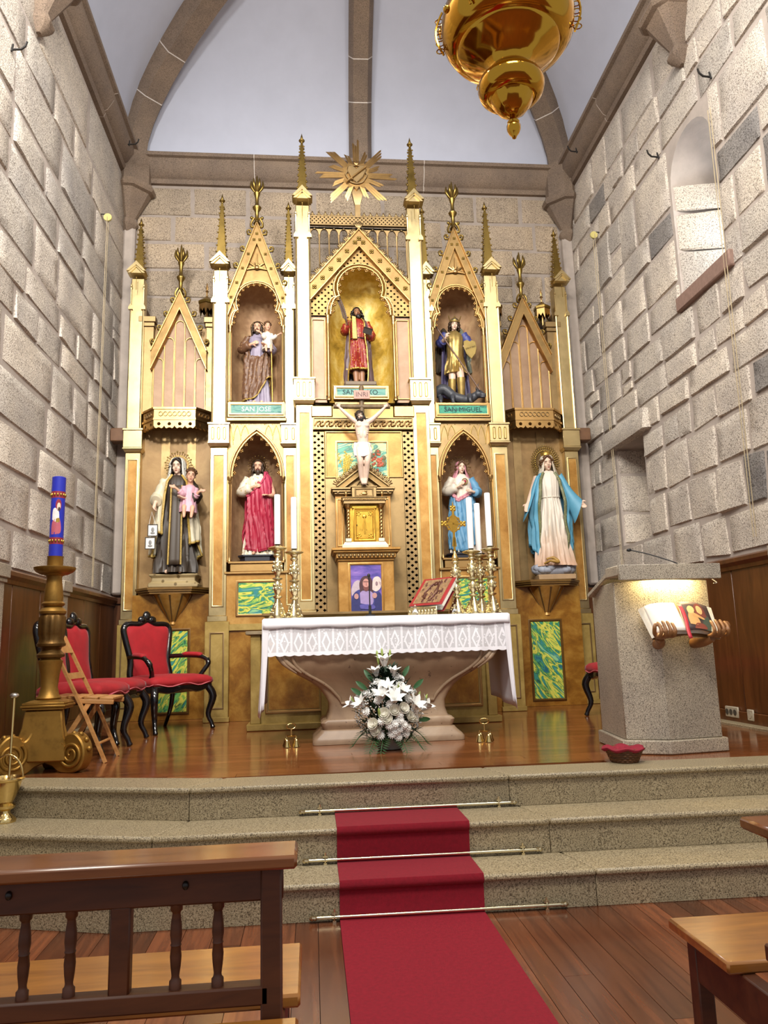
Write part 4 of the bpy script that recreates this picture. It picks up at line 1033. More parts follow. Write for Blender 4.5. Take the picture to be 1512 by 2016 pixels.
def remesh(mb, vox, smooth=2):
    me = mb.mesh('tmp'); o = bpy.data.objects.new('tmp', me); COL.objects.link(o)
    r = o.modifiers.new('r', 'REMESH'); r.mode = 'VOXEL'; r.voxel_size = vox
    if smooth: s_ = o.modifiers.new('s', 'SMOOTH'); s_.iterations = smooth; s_.factor = .5
    dg = bpy.context.evaluated_depsgraph_get(); ev = o.evaluated_get(dg); out = bpy.data.meshes.new_from_object(ev)
    bpy.data.objects.remove(o); bpy.data.meshes.remove(me)
    return out
def garment(tab, n=64, nz=26, folds=(), amp=None, th=(0, 2*PI), zlo=None, zhi=None, wob=.006, seed=1):
    closed = abs(th[1]-th[0]-2*PI) < 1e-6; rows = []; z0, z1 = tab[0][0], tab[-1][0]
    col = lambda k: [(q[0], q[k]) for q in tab]
    C = [col(k) for k in range(1, 5)]; N = n if closed else n+1
    for i in range(nz+1):
        row = []
        for j in range(N):
            a = lerp(th[0], th[1], j/n); lo = zlo(a) if zlo else z0; hi = zhi(a) if zhi else z1
            z = lerp(lo, hi, i/nz); cx, cy, rx, ry = (interp(c, z) for c in C)
            A = amp(z) if amp else 1; m = 0
            for (k, w, ph, tw) in folds:
                c = math.cos(k*a+ph+tw*z+1.2*noise.noise(Vector((math.cos(a)*1.7, math.sin(a)*1.7, z*4+k)))); m += 1.5*w*((1-abs(c))**.6*2-1.0)
            m += wob*noise.noise(Vector((math.cos(a)*3, math.sin(a)*3, z*9+seed)))*4
            row.append((cx+rx*(1+A*m)*math.cos(a), cy+ry*(1+A*m)*math.sin(a), z))
        rows.append(row)
    mb = MB(); mb.loft(rows, caps=closed, closed=closed); mb.rows = rows; return mb
def solid(o, t=.008):
    s_ = o.modifiers.new('thickness', 'SOLIDIFY'); s_.thickness = t; s_.offset = 0; return o
def hand(mb, w, d, nrm, side, curl=.5, s=1.0):
    """palm and five fingers; w wrist, d pointing direction, nrm palm side, side +1/-1 picks the thumb's side"""
    w, d, nrm = Vector(w), Vector(d).normalized(), Vector(nrm); nrm = (nrm-d*nrm.dot(d)).normalized(); a = d.cross(nrm)*side
    P = w+d*.03*s
    mb.tube([w-d*.012*s, w+d*.014*s, w+d*.034*s, w+d*.05*s], [(.011*s, .013*s), (.0095*s, .019*s), (.009*s, .022*s), (.007*s, .020*s)], 8) if abs(a.z) < abs(nrm.z) else mb.tube([w-d*.012*s, w+d*.014*s, w+d*.034*s, w+d*.05*s], [.0125*s, .016*s, .018*s, .015*s], 8)
    for k, ln in enumerate((.040, .046, .043, .033)):
        b = w+d*.046*s+a*(k-1.5)*.0115*s; c = curl*(1+.08*k)
        p1 = b+(d*math.cos(c*.5)+nrm*math.sin(c*.5))*ln*.45*s; p2 = p1+(d*math.cos(c*1.2)+nrm*math.sin(c*1.2))*ln*.33*s; p3 = p2+(d*math.cos(c*1.8)+nrm*math.sin(c*1.8))*ln*.25*s
        mb.tube([b-d*.01*s, b, p1, p2, p3], [.0062*s, .0062*s, .0058*s, .0052*s, .0036*s], 7)
    b = w+d*.016*s-a*.016*s; p1 = b+(d*.55-a*.7+nrm*.25).normalized()*.022*s; p2 = p1+(d*.9-a*.25+nrm*.35).normalized()*.02*s
    mb.tube([b, p1, p2], [.0078*s, .0068*s, .0042*s], 7)
def head(mb, M, fem=False):
    f = .94 if fem else 1
    mb.ell((0, .006, .018), (.046, .056, .052), 16, 12, M); mb.ell((0, -.013, -.02), (.0375*f, .039, .046), 14, 10, M); mb.ell((0, -.040, -.054), (.014, .012, .012), 10, 8, M)
    mb.tube([(0, -.046, .016), (0, -.055, .0), (0, -.066, -.0145)], [.0045, .0055, .0085], 8, M); mb.ell((0, -.058, -.019), (.0105, .008, .005), 8, 6, M)
    mb.ell((0, -.044, .021), (.032, .010, .0065), 10, 6, M)
    for s in (-1, 1):
        mb.ell((s*.021, -.036, -.018), (.0145, .013, .015), 8, 6, M); mb.ell((s*.0455, .008, -.002), (.006, .011, .017), 8, 6, M); mb.ell((s*.0175, -.0435, .004), (.0088, .0062, .0052), 8, 6, M)
    mb.ell((0, -.0515, -.0335), (.013, .005, .0028), 8, 5, M); mb.ell((0, -.0505, -.0395), (.011, .005, .003), 8, 5, M)
    mb.tube([(0, .006, -.04), (0, .014, -.12)], [.027, .032], 12, M)
def face_parts(root, M, hairmat, fem=False, beard=False, closed=True):
    e = MB(); b = MB(); l = MB()
    for s in (-1, 1):
        e.ell((s*.0175, -.0485, .0035), (.0062, .0026, .0020 if closed else .0032), 8, 5, M)
        b.tube([(s*.008, -.0545, .0145), (s*.018, -.0555, .0185), (s*.029, -.047, .0145)], .0017, 5, M)
    l.ell((0, -.0562, -.0338), (.0105, .0022, .0018), 8, 4, M); l.ell((0, -.0552, -.0385), (.0088, .0022, .0022), 8, 4, M)
    e.build('eyes', EYE, root, 60); b.build('eyebrows', hairmat, root, 60); l.build('lips', LIP, root, 60)
    if beard:
        d = MB(); d.ell((0, -.040, -.060), (.024, .019, .026), 12, 8, M)
        for s in (-1, 1):
            d.tube([(s*.040, -.008, -.015), (s*.036, -.022, -.043), (s*.018, -.040, -.066)], [.006, .011, .012], 8, M); d.tube([(0, -.0595, -.0275), (s*.013, -.054, -.031), (s*.019, -.047, -.042)], [.003, .004, .003], 6, M)
            d.ell((s*.009, -.046, -.078), (.010, .010, .016), 8, 6, M)
        d.build('beard', hairmat, root, 60)
def hair(root, M, mat, length=.13, curl=.012, fem=False, seed=1, vol=1.0, name='hair'):
    mb = MB(); rings = []
    for i in range(13):
        t = PI*.62*i/12; ring = []
        for j in range(28):
            a = 2*PI*j/28; x = math.sin(t)*math.cos(a); y = math.sin(t)*math.sin(a); z = math.cos(t)
            ring.append((x*.053*vol, .009+y*.064*vol-(0 if True else 0), .022+z*.058*vol)) if not (y < -.25 and z < .45-.25*0) else ring.append((x*.047, .006+max(y, -.62)*.056, .018+max(z, .50)*.053))
        rings.append(ring)
    mb.loft(rings, caps=False)
    rn = random.Random(seed)
    for s in (-1, 1):
        for k in range(9):
            a = lerp(-.35, 1.5, k/8); x0 = s*.049*math.cos(a)*vol; y0 = .008+.058*math.sin(a)*vol; ln = length*rn.uniform(.85, 1.1); pts = []
            for q in range(9):
                u = q/8; pts.append((x0*(1+.28*u)+curl*math.sin(q*2.1+k*1.3+s), y0+curl*math.cos(q*1.9+k)+.004*u-.012*u*(a < .3), .035-ln*u))
            mb.tube(pts, [.011, .013, .014, .014, .013, .012, .011, .009, .005], 6)
    if fem is not None:
        for s in (-1, 1): mb.tube([(0, -.042, .066), (s*.022, -.046, .052), (s*.042, -.028, .02), (s*.049, -.012, -.01)], [.008, .010, .011, .010], 7)
    mb.v = [tuple(M @ Vector(q)) for q in mb.v]
    return mb.build(name, mat, root, 70)
def arm(mb, S, E, W): mb.tube(spline([S, E, W], 5), [.034, .034, .033, .031, .029, .027, .026, .024, .021, .018, .0145], 10)
def sleeve(S, E, W, r=(.045, .05, .055, .05), n=18, fold=.1, seed=1):
    pts = spline([S, E, W], 6); mb = MB(); N = len(pts); rad = [interp([(0, r[0]), (.45, r[1]), (.85, r[2]), (1, r[3])], i/(N-1))*(1+fold*math.sin(i*2.3+seed)) for i in range(N)]
    mb.tube(pts, rad, n); return mb
def torso(mb, sh=.82, w=.105):
    mb.tube([(0, .012, .45), (0, .012, .58), (0, .008, .68), (0, .008, .76), (0, .012, .815), (0, .014, .85)], [(.07, .085), (.065, .08), (.07, .09), (.072, .105), (.05, .10), (.028, .035)], 16)
def star_halo(root, M, R=.105, n=24, r2=.135, mat=None, ring=True, y=.055):
    mb = MB()
    if ring: mb.tube([(R*math.cos(2*PI*i/40), y, R*math.sin(2*PI*i/40)) for i in range(40)], .004, 5, M, closed=True)
    for i in range(n):
        a = 2*PI*i/n
        if math.sin(a) < -.75: continue
        ca, sa = math.cos(a), math.sin(a); mb.tube([(R*ca, y, R*sa), (r2*ca, y, r2*sa)], [.0028, .002], 4, M)
        if i % 2 == 0: mb.ell((r2*ca, y, r2*sa), (.008, .004, .008), 6, 4, M)
        else:
            for q in (-1, 1): mb.ell((r2*ca*.93-q*.008*sa, y, r2*sa*.93+q*.008*ca), (.005, .003, .005), 5, 4, M)
    return mb.build('halo', mat or G3, root, 60)
HZ = .925        # head centre height in figure units
def HM(tilt=0, turn=0, nod=0, x=0, y=-.004, z=HZ): return tr(x, y, z) @ tr(0, .01, -.06) @ rot('Z', turn) @ rot('Y', tilt) @ rot('X', nod) @ tr(0, -.01, .06)
def figure(name, label, loc, S, rotz=0):
    r = thing(name, label, 'statue', loc, rotz, 'saints of the altarpiece', world=False); r.scale = (S*.95, S, S); return r
def mk(mb, name, mat, root, smooth=70, vox=None, sol=0):
    if vox:
        me = remesh(mb, vox); o = obj(name, me, mat, root, 180)
    else: o = mb.build(name, mat, root, smooth)
    if sol: solid(o, sol)
    return o
def child_fig(root, M, dress, scale=.42, arms_=((-1, (-.08, -.1, .6), (-.16, -.12, .62)), (1, (.1, -.08, .6), (.2, -.1, .62))), skin=SKIN, hairm=HAIRC, name='child'):
    """small seated child held on the arm; M places the seat"""
    M2 = M @ sc(scale); mb = MB()
    mb.tube([(0, .02, .0), (0, .01, .12), (0, .01, .3), (0, .02, .42), (0, .02, .48)], [(.10, .12), (.11, .13), (.11, .13), (.10, .13), (.045, .05)], 14, M2)
    mh = M2 @ tr(0, 0, .66) @ sc(2.0); head(mb, mh, True)
    for s, E, W in arms_:
        S_ = (s*.12, 0, .42); E, W = Vector(E), Vector(W); mb.tube(spline([S_, E*.75+Vector((0, 0, -.15)), W*1.0+Vector((0, 0, -.15))], 4), [.045, .044, .042, .04, .036, .034, .032, .03, .026], 8, M2)
        h = MB(); hand(h, W+Vector((0, 0, -.15)), (s, -.2, .2), (0, -1, .2), s, .3, 1.6); mb.add(h.v, h.f, M2)
    for s in (-1, 1): mb.tube(spline([(s*.06, -.02, .03), (s*.08, -.17, .03), (s*.07, -.2, -.12), (s*.07, -.26, -.17)], 4), [.06, .06, .058, .055, .05, .046, .042, .038, .036, .034, .03, .028, .02], 8, M2)
    c = mk(mb, name, skin, root, vox=.006)
    g = garment([(-.05, 0, -.03, .17, .17), (.1, 0, .0, .15, .16), (.3, 0, .01, .135, .145), (.44, 0, .015, .13, .13), (.49, 0, .02, .07, .07)], 40, 12, ((9, .06, 0, 1), (5, .05, 1, 2)), lambda z: 1-sm(.2, .45, z)*.7); g.v = [tuple(M2 @ Vector(q)) for q in g.v]
    g.build('child_dress', dress, c, 70)
    for s, E, W in arms_:
        E, W = Vector(E), Vector(W); sl = sleeve(Vector((s*.11, 0, .42)), E*.75+Vector((0, 0, -.15)), lerp(E*.75, W, .55)+Vector((0, 0, -.15)), (.06, .065, .06, .055)); sl.v = [tuple(M2 @ Vector(q)) for q in sl.v]; sl.build('child_sleeve', dress, c, 70)
    hb = MB()
    hb.ell((0, .012, .026), (.051, .058, .053), 14, 10, mh); rn = random.Random(5)
    for k in range(26):
        a, t = rn.uniform(0, 2*PI), rn.uniform(.1, 1.5); x, y, z = math.sin(t)*math.cos(a)*.052, .01+math.sin(t)*math.sin(a)*.058, .024+math.cos(t)*.055
        if y > -.028 or z > .055: hb.ell((x, y, z), (.014, .014, .013), 6, 5, mh)
    hb.build('child_hair', hairm, c, 70); face_parts(c, mh, hairm, True)
    return c
BSTONE = plain('black_painted_base', '#20202c', .4); BMARB = cloth('marbled_base', '#a8946a', patt='#6a5836', scale=18)
# ======== our lady with child and scapulars (left bracket)
r = figure('madonna_statue', 'brown-robed madonna statue with child in pink and hanging white scapulars', (-2.10, .46, 1.43), 1.5)
m = MB(); m.loft([[(a*x, .02+b*y, z) for a, b in ((-1, -1), (1, -1), (1, 1), (-1, 1))] for x, y, z in ((.19, .115, 0), (.19, .115, .03), (.165, .10, .045), (.165, .10, .075), (.185, .11, .085), (.185, .11, .1))]); m.build('plinth', BMARB, r, 30, .006)
up_ = tr(0, 0, .1) @ sc(.9)
def W_(mb): mb.v = [tuple(up_ @ Vector(q)) for q in mb.v]; return mb
DRB = cloth('dark_brown_habit', '#3d332a'); CRM = cloth('cream_mantle', '#d6ccb0'); PNK = cloth('pink_child_dress', '#d6a6b4')
H = HM(-.03, .0, .12)
b = MB(); torso(b); head(b, H, True); arm(b, (-.10, 0, .8), (-.15, -.03, .66), (-.165, -.11, .585)); hand(b, (-.165, -.11, .585), (-.15, -.3, -1), (1, -.1, 0), 1, .9); arm(b, (.10, 0, .8), (.16, -.02, .66), (.11, -.13, .62)); hand(b, (.11, -.13, .62), (-1, -.5, .1), (0, .2, 1), -1, .35); b.tube([(-.05, -.06, .03), (-.06, -.12, .015)], [.02, .015], 8); b.tube([(.05, -.06, .03), (.06, -.12, .015)], [.02, .015], 8)
mk(W_(b), 'body', SKINP, r, vox=.005); HH = up_ @ H; face_parts(r, HH, HAIRK, True); hair(r, HH, HAIRK, .17, .012, True, 3)
g = garment([(.012, 0, -.01, .17, .125), (.06, 0, 0, .165, .12), (.25, 0, 0, .145, .105), (.45, 0, 0, .12, .09), (.6, 0, 0, .10, .08), (.7, 0, .0, .105, .085), (.8, 0, .008, .11, .07), (.845, 0, .012, .05, .045)], 84, 30, ((13, .05, 0, 2), (7, .06, 1, -3), (23, .02, .5, 0)), lambda z: 1.2-sm(.3, .75, z)); mk(W_(g), 'habit', DRB, r)
g = MB(); g.prism([(-.055, .06), (.055, .06), (.05, .78), (-.05, .78)], -.002, .004); v2 = []
for x, y, z in g.v: v2.append((x+.02, y-interp([(0, .14), (.25, .122), (.45, .104), (.6, .09), (.8, .082)], z), z))
g = MB(); rows = []
for i in range(16):
    z = lerp(.07, .74, i/15); rows.append([(.015+dx*(.055-.012*z), -interp([(0, .142), (.25, .124), (.45, .106), (.6, .094), (.8, .092)], z)-.004+.006*math.cos(dx*6), z) for dx in (-1, -.6, -.2, .2, .6, 1)])
g.loft(rows, closed=False); mk(W_(g), 'scapular_panel', cloth('dark_scapular', '#453a2e'), r, sol=.006)
g = MB()
for s in (-1, 1): g.tube([(.015+s*(.055-.012*z), -interp([(0, .142), (.25, .124), (.45, .106), (.6, .094), (.8, .092)], z)-.006, z) for z in [.07+.67*i/15 for i in range(16)]], .008, 6)
mk(W_(g), 'gold_band', GILTP, r)
# mantle, open in front
g = garment([(.05, 0, .02, .215, .15), (.3, 0, .02, .20, .14), (.5, 0, .015, .175, .125), (.66, 0, .01, .165, .115), (.78, 0, .01, .135, .095), (.845, 0, .02, .07, .065)], 80, 28, ((9, .05, 0, 3), (17, .03, 1, -2)), lambda z: 1.15-sm(.3, .8, z)*.8, (-PI/2+.75, 1.5*PI-.55), zlo=lambda a: .06+.10*abs(math.cos(a))+(.22 if a > PI*1.2 else 0)+(.12 if a < 0 else 0)); mk(W_(g), 'mantle', CRM, r, sol=.008)
rows_ = g.rows; t_ = MB(); t_.tube([up_ @ Vector(w[0]) for w in rows_], .010, 6); t_.tube([up_ @ Vector(w[-1]) for w in rows_], .010, 6); t_.tube([up_ @ Vector(q) for q in rows_[0]], .009, 6); t_.build('mantle_border', GILTP, r, 60)
for k, (S_, E, W) in enumerate((((-.10, 0, .8), (-.155, -.03, .66), (-.163, -.10, .605)), ((.10, 0, .8), (.175, -.02, .66), (.13, -.115, .625)))): mk(W_(sleeve(S_, E, W, (.046, .05, .055, .046), seed=k)), 'sleeve', CRM if k == 0 else DRB, r)
g = garment([(.72, 0, .04, .115, .09), (.80, 0, .03, .095, .085), (.88, 0, .014, .076, .082), (.95, 0, .012, .071, .079), (.99, 0, .010, .052, .058), (1.008, 0, .008, .012, .014)], 48, 18, ((7, .03, 0, 4),), None, (-PI/2+.72, 1.5*PI-.72)); mk(W_(g), 'veil', cloth('white_veil', '#dcd8cc'), r, sol=.005)
star_halo(r, up_ @ tr(0, 0, .95), .085, 30, .12, G3)
child_fig(r, tr(.105, -.075, .575) @ rot('Z', .15) @ rot('Y', .06), PNK, .40, ((-1, (-.16, -.14, .58), (-.26, -.2, .52)), (1, (.15, -.08, .55), (.18, -.16, .5))))
WHT = plain('white_card', '#e6e4de', .6, 0, .02); 
for k, (z, x) in enumerate(((.42, -.155), (.325, -.172))):
    c = MB().box(x-.036, x+.036, -.125, -.121, z-.042, z+.042).build('scapular_card', WHT, r, 0)
    q = MB(); frame(q, x-.036, x+.036, z-.042, z+.042, .003, .004, -.125); q.build('card_edge', plain('card_edge_dark', '#3a342c', .6), c, 0)
    q = MB(); q.ell((x, -.1265, z+.005), (.012, .002, .018), 8, 5); q.ell((x, -.1265, z-.02), (.018, .002, .008), 8, 5); q.build('card_print', plain('grey_print', '#8a8a88', .6), c, 60)
q = MB(); q.tube([(-.125, -.12, .37), (-.135, -.125, .46), (-.165, -.125, .56), (-.185, -.125, .46), (-.18, -.122, .37)], .0025, 5); q.build('scapular_cord', WHT, r, 60)
# ======== sacred heart of jesus (left lower niche)
def robe_std(S_=1, n=72): return [(.0, 0, -.005, .15, .11), (.05, 0, 0, .145, .105), (.25, 0, 0, .125, .095), (.45, 0, 0, .11, .085), (.6, 0, 0, .10, .08), (.7, 0, 0, .105, .083), (.79, 0, .006, .112, .07), (.85, 0, .012, .05, .045)]
r = figure('sacred_heart_statue', 'bearded christ statue in white tunic and crimson mantle, hand on heart', (-1.165, .24, 1.66), 1.19)
m = MB(); oc = [(.20, -.06), (.14, -.13), (-.14, -.13), (-.20, -.06), (-.20, .1), (.20, .1)]
m.loft([[(x*k, y*k, z) for x, y in oc] for k, z in ((.92, 0), (.92, .012), (.84, .02), (.84, .055), (.95, .062), (.95, .075))]); m.build('plinth', BSTONE, r, 30)
up_ = tr(0, 0, .075) @ sc(.925); H = HM(0, 0, .10)
b = MB(); torso(b); head(b, H); arm(b, (-.105, 0, .8), (-.17, -.02, .655), (-.05, -.115, .69)); hand(b, (-.05, -.115, .69), (1, -.15, .25), (0, 1, 0), 1, .35, 1); arm(b, (.105, 0, .8), (.16, 0, .64), (.12, -.1, .60)); hand(b, (.12, -.1, .6), (-.6, -.6, .1), (0, .4, -1), 1, .4); b.tube([(-.03, -.08, .03), (-.04, -.15, .012)], [.02, .016], 8)
mk(W_(b), 'body', SKIN, r, vox=.005); HH = up_ @ H; face_parts(r, HH, HAIRB, beard=True); hair(r, HH, HAIRB, .15, .01, None, 4)
TUN = cloth('ivory_tunic', '#ddd2bd', patt='#c0a868', scale=38); CRI = cloth('crimson_mantle', '#a3223c', ('#b8405c', .55, .85))
g = garment(robe_std(), 72, 30, ((11, .05, 0, 2), (6, .05, 1, -2)), lambda z: 1.2-sm(.3, .75, z)); mk(W_(g), 'tunic', TUN, r)
mk(W_(sleeve((-.105, 0, .8), (-.18, -.02, .65), (-.075, -.105, .685), (.045, .05, .052, .042))), 'sleeve', TUN, r)
g = garment([(.0, .005, 0, .165, .125), (.25, .005, 0, .15, .115), (.45, .005, 0, .145, .115), (.6, .01, 0, .14, .11), (.7, .01, 0, .135, .105), (.8, .01, .008, .132, .09), (.86, .02, .014, .075, .065)], 96, 36, ((8, .05, 0, 9), (15, .025, 1, 9), (5, .03, .5, 6)), lambda z: 1.1-.5*sm(.5, .85, z), (-PI/2-.95, PI*1.0), zlo=lambda a: .03+.04*abs(math.cos(a)), zhi=lambda a: interp([(-PI/2-.95, .60), (-PI/2-.4, .64), (-PI/2+.25, .74), (-PI/2+.75, .855), (0, .86), (PI/2, .85), (PI, .80)], a)); mk(W_(g), 'mantle', CRI, r, sol=.009)
t_ = MB(); t_.tube([up_ @ Vector(q) for q in g.rows[-1][:44]], .013, 7); t_.tube([up_ @ Vector(q) for q in g.rows[0]], .006, 6); t_.build('mantle_roll', CRI, r, 60)
q = MB(); q.ell((.012, -.092, .735), (.017, .010, .017), 8, 6); q.ell((-.006+.018, -.094, .722), (.012, .009, .016), 8, 6); W_(q); q.build('heart', plain('heart_red', '#9c2434', .4), r, 60)
q = MB()
for i in range(12): a = i*PI/6; q.tube([(.012+.022*math.cos(a), -.088, .732+.022*math.sin(a)), (.012+.038*math.cos(a), -.088, .732+.038*math.sin(a))], .002, 4)
W_(q); q.build('heart_rays', GILT, r, 60)
q = MB(); q.tube([(.075*math.cos(2*PI*i/32), .05, .945+.075*math.sin(2*PI*i/32)) for i in range(32)], .005, 6, closed=True)
for i in range(20): a = 2*PI*i/20; q.tube([(.075*math.cos(a), .05, .945+.075*math.sin(a)), (.105*math.cos(a), .05, .945+.105*math.sin(a))], .0025, 4); q.ell((.11*math.cos(a), .05, .945+.11*math.sin(a)), (.006, .003, .006), 5, 4)
W_(q); q.build('halo', G3, r, 60)
# ======== saint joseph with child (left upper niche)
r = figure('joseph_statue', 'bearded saint in brown mantle holding a child in white, with staff', (-1.175, .24, 3.44), 1.08)
m = MB(); m.loft([[(x*k, y*k, z) for x, y in oc] for k, z in ((.85, 0), (.85, .015), (.72, .03), (.72, .035))]); m.build('plinth', BSTONE, r, 30)
up_ = tr(0, 0, .035) @ sc(.96); H = HM(.0, .0, .05)
LIL = cloth('grey_lilac_tunic', '#8f8598'); BRM = cloth('brown_mantle', '#6a4a34', patt='#8a6844', scale=30)
b = MB(); torso(b); head(b, H); arm(b, (-.105, 0, .8), (-.165, -.02, .665), (-.06, -.115, .69)); hand(b, (-.06, -.115, .69), (1, -.1, .35), (0, 1, 0), 1, .3); arm(b, (.105, 0, .8), (.17, -.02, .66), (.12, -.14, .655)); hand(b, (.12, -.14, .655), (-.6, -.7, .1), (0, .2, 1), -1, .3); b.tube([(-.03, -.08, .03), (-.03, -.14, .015)], [.02, .016], 8); b.tube([(.05, -.07, .03), (.06, -.13, .015)], [.02, .016], 8)
mk(W_(b), 'body', SKIN, r, vox=.005); HH = up_ @ H; face_parts(r, HH, HAIRB, beard=True); hair(r, HH, HAIRB, .13, .01, None, 6)
g = garment(robe_std(), 72, 30, ((10, .05, 0, 1), (6, .05, 1, -2)), lambda z: 1.2-sm(.3, .75, z)); mk(W_(g), 'tunic', LIL, r)
g = garment([(.1, 0, 0, .16, .12), (.3, 0, 0, .155, .118), (.45, 0, 0, .15, .115), (.6, 0, 0, .14, .11), (.7, 0, 0, .14, .1), (.8, 0, .008, .13, .09), (.86, 0, .014, .07, .065)], 96, 34, ((8, .05, 0, -10), (15, .025, 1, -9)), lambda z: 1.1-.5*sm(.5, .85, z), (-PI, PI*.98), zlo=lambda a: .06+.28*sm(-1.9, -.4, a)*(1-sm(.2, 1.2, a)), zhi=lambda a: interp([(-PI, .84), (-PI*.8, .80), (-PI/2-.55, .56), (-PI/2+.3, .545), (-PI/2+.8, .62), (0, .80), (PI/2, .86), (PI, .84)], a)); mk(W_(g), 'mantle', BRM, r, sol=.009)
t_ = MB(); t_.tube([up_ @ Vector(q) for q in g.rows[0]], .008, 6); t_.build('mantle_border', GILTP, r, 60)
mk(W_(sleeve((-.105, 0, .8), (-.18, -.02, .66), (-.085, -.105, .685), (.045, .05, .052, .042))), 'sleeve', BRM, r); mk(W_(sleeve((.105, 0, .8), (.18, -.02, .65), (.13, -.12, .65), (.045, .05, .052, .042))), 'sleeve', LIL, r)
child_fig(r, tr(.12, -.085, .655) @ rot('Z', .2), cloth('white_child_dress', '#d9d0c2'), .38, ((-1, (-.14, -.14, .58), (-.24, -.16, .56)), (1, (.18, -.1, .6), (.34, -.12, .58))))
q = MB(); q.cyl((.175, -.12, .035), (.165, -.13, .60), .007, n=8); q.build('staff', GILT, r, 60)
q = MB(); q.tube([(.085*math.cos(2*PI*i/28), .05, .945+.085*math.sin(2*PI*i/28)) for i in range(28)], .004, 6, closed=True); W_(q); q.build('halo', G3, r, 60)
# ======== titular saint (central niche)
r = figure('martyr_statue', 'curly-haired martyr statue in red brocade with palm frond and open book', (-.02, -.13, 3.56), .985, .05)
m = MB(); m.loft([[(x*k, y*k, z) for x, y in oc] for k, z in ((.9, 0), (.9, .03))]); m.build('plinth', plain('dark_wood_base', '#3a2c20', .5), r, 30)
up_ = tr(0, 0, .03) @ sc(.965); H = HM(-.12, .1, -.2)
RED = cloth('red_brocade', '#8a2418', patt='#b9883c', scale=34); CAPE = cloth('brown_violet_cape', '#5a4648'); 
b = MB(); torso(b); head(b, H); arm(b, (-.105, 0, .8), (-.17, -.04, .68), (-.155, -.13, .745)); hand(b, (-.155, -.13, .745), (-.15, -.3, 1), (1, -.2, 0), 1, 1.2); arm(b, (.105, 0, .8), (.165, -.01, .64), (.12, -.12, .58)); hand(b, (.12, -.12, .58), (-.5, -.8, .15), (0, .1, 1), -1, .6)
for x in (-.04, .035): b.tube([(x, .0, .3), (x, -.02, .15), (x, -.04, .03), (x, -.10, .012)], [.045, .04, .028, .02], 10)
mk(W_(b), 'body', SKIND, r, vox=.005); HH = up_ @ H; face_parts(r, HH, HAIRK, beard=True); hair(r, HH, HAIRK, .12, .018, None, 8, 1.12)
g = garment([(.20, 0, 0, .135, .10), (.3, 0, 0, .125, .095), (.45, 0, 0, .115, .088), (.58, 0, 0, .10, .08), (.7, 0, 0, .108, .083), (.79, 0, .006, .114, .07), (.85, 0, .012, .05, .045)], 72, 26, ((12, .07, 0, 1), (5, .05, 1, -2)), lambda z: 1.25-sm(.3, .75, z)); mk(W_(g), 'tunic', RED, r)
q = MB(); q.tube([Vector(p) for p in g.rows[0]], .012, 6, closed=True); W_(q); q.build('tunic_hem', GILT, r, 60)
q = MB(); q.tube([(.103*math.cos(2*PI*i/28), .082*math.sin(2*PI*i/28), .585) for i in range(28)], .007, 6, closed=True); W_(q); q.build('belt', plain('dark_belt', '#2c1c16', .5), r, 60)
mk(W_(sleeve((-.105, 0, .8), (-.175, -.04, .67), (-.155, -.11, .725), (.046, .05, .05, .04))), 'sleeve', RED, r); mk(W_(sleeve((.105, 0, .8), (.17, -.01, .64), (.13, -.10, .585), (.046, .05, .05, .042))), 'sleeve', RED, r)
g = garment([(.02, 0, .02, .175, .13), (.3, 0, .02, .16, .12), (.5, 0, .015, .15, .11), (.7, 0, .01, .135, .10), (.8, 0, .01, .13, .09), (.85, 0, .02, .07, .065)], 70, 26, ((9, .05, 0, 3), (15, .03, 1, -2)), lambda z: 1.1-sm(.4, .8, z)*.7, (-PI/2+.62, 1.5*PI-.95), zlo=lambda a: .03+.03*math.cos(3*a)); mk(W_(g), 'cape', CAPE, r, sol=.01)
t_ = MB(); t_.tube([up_ @ Vector(w[0]) for w in g.rows], .009, 6); t_.tube([up_ @ Vector(w[-1]) for w in g.rows], .009, 6); t_.build('cape_border', GILT, r, 60)
q = MB(); q.prism([(-.085, .56), (-.02, .56), (-.035, .84), (-.085, .85)], -.105, -.092); W_(q); q.build('gold_stole', GILTP, r, 30, .006)
q = MB()
for k in (-1, 1): q.box(-.055, .055, -.006, .006, 0, .075, up_ @ tr(.085+.0*k, -.19, .585) @ rot('X', .5) @ rot('Y', .25) @ tr(.0, k*.007, 0) @ rot('X', k*.12))
bk_ = q.build('book', plain('dark_book_cover', '#2a2018', .5), r, 30)
fr_ = MB(); cv = spline([(-.15, -.165, .70), (-.19, -.17, .86), (-.26, -.17, 1.03)], 8); fr_.tube(cv, .005, 6)
for i, p in enumerate(cv[3:]):
    for s in (-1, 1): fr_.tube([p, p+V(-.02+s*.024, -.004*s, .05), p+V(-.036+s*.012, 0, .09)], [.004, .006, .001], 5)
W_(fr_); fr_.build('palm_frond', plain('dry_palm_brown', '#4a3428', .6), r, 60)
q = MB(); q.tube([(.088*math.cos(2*PI*i/32), .03, .945+.098*math.sin(2*PI*i/32)) for i in range(32)], .003, 5, closed=True)
for i in range(32): a = 2*PI*i/32; q.ell((.088*math.cos(a), .03, .945+.098*math.sin(a)), (.005, .003, .005), 5, 4)
W_(q); q.build('halo', G3, r, 60)
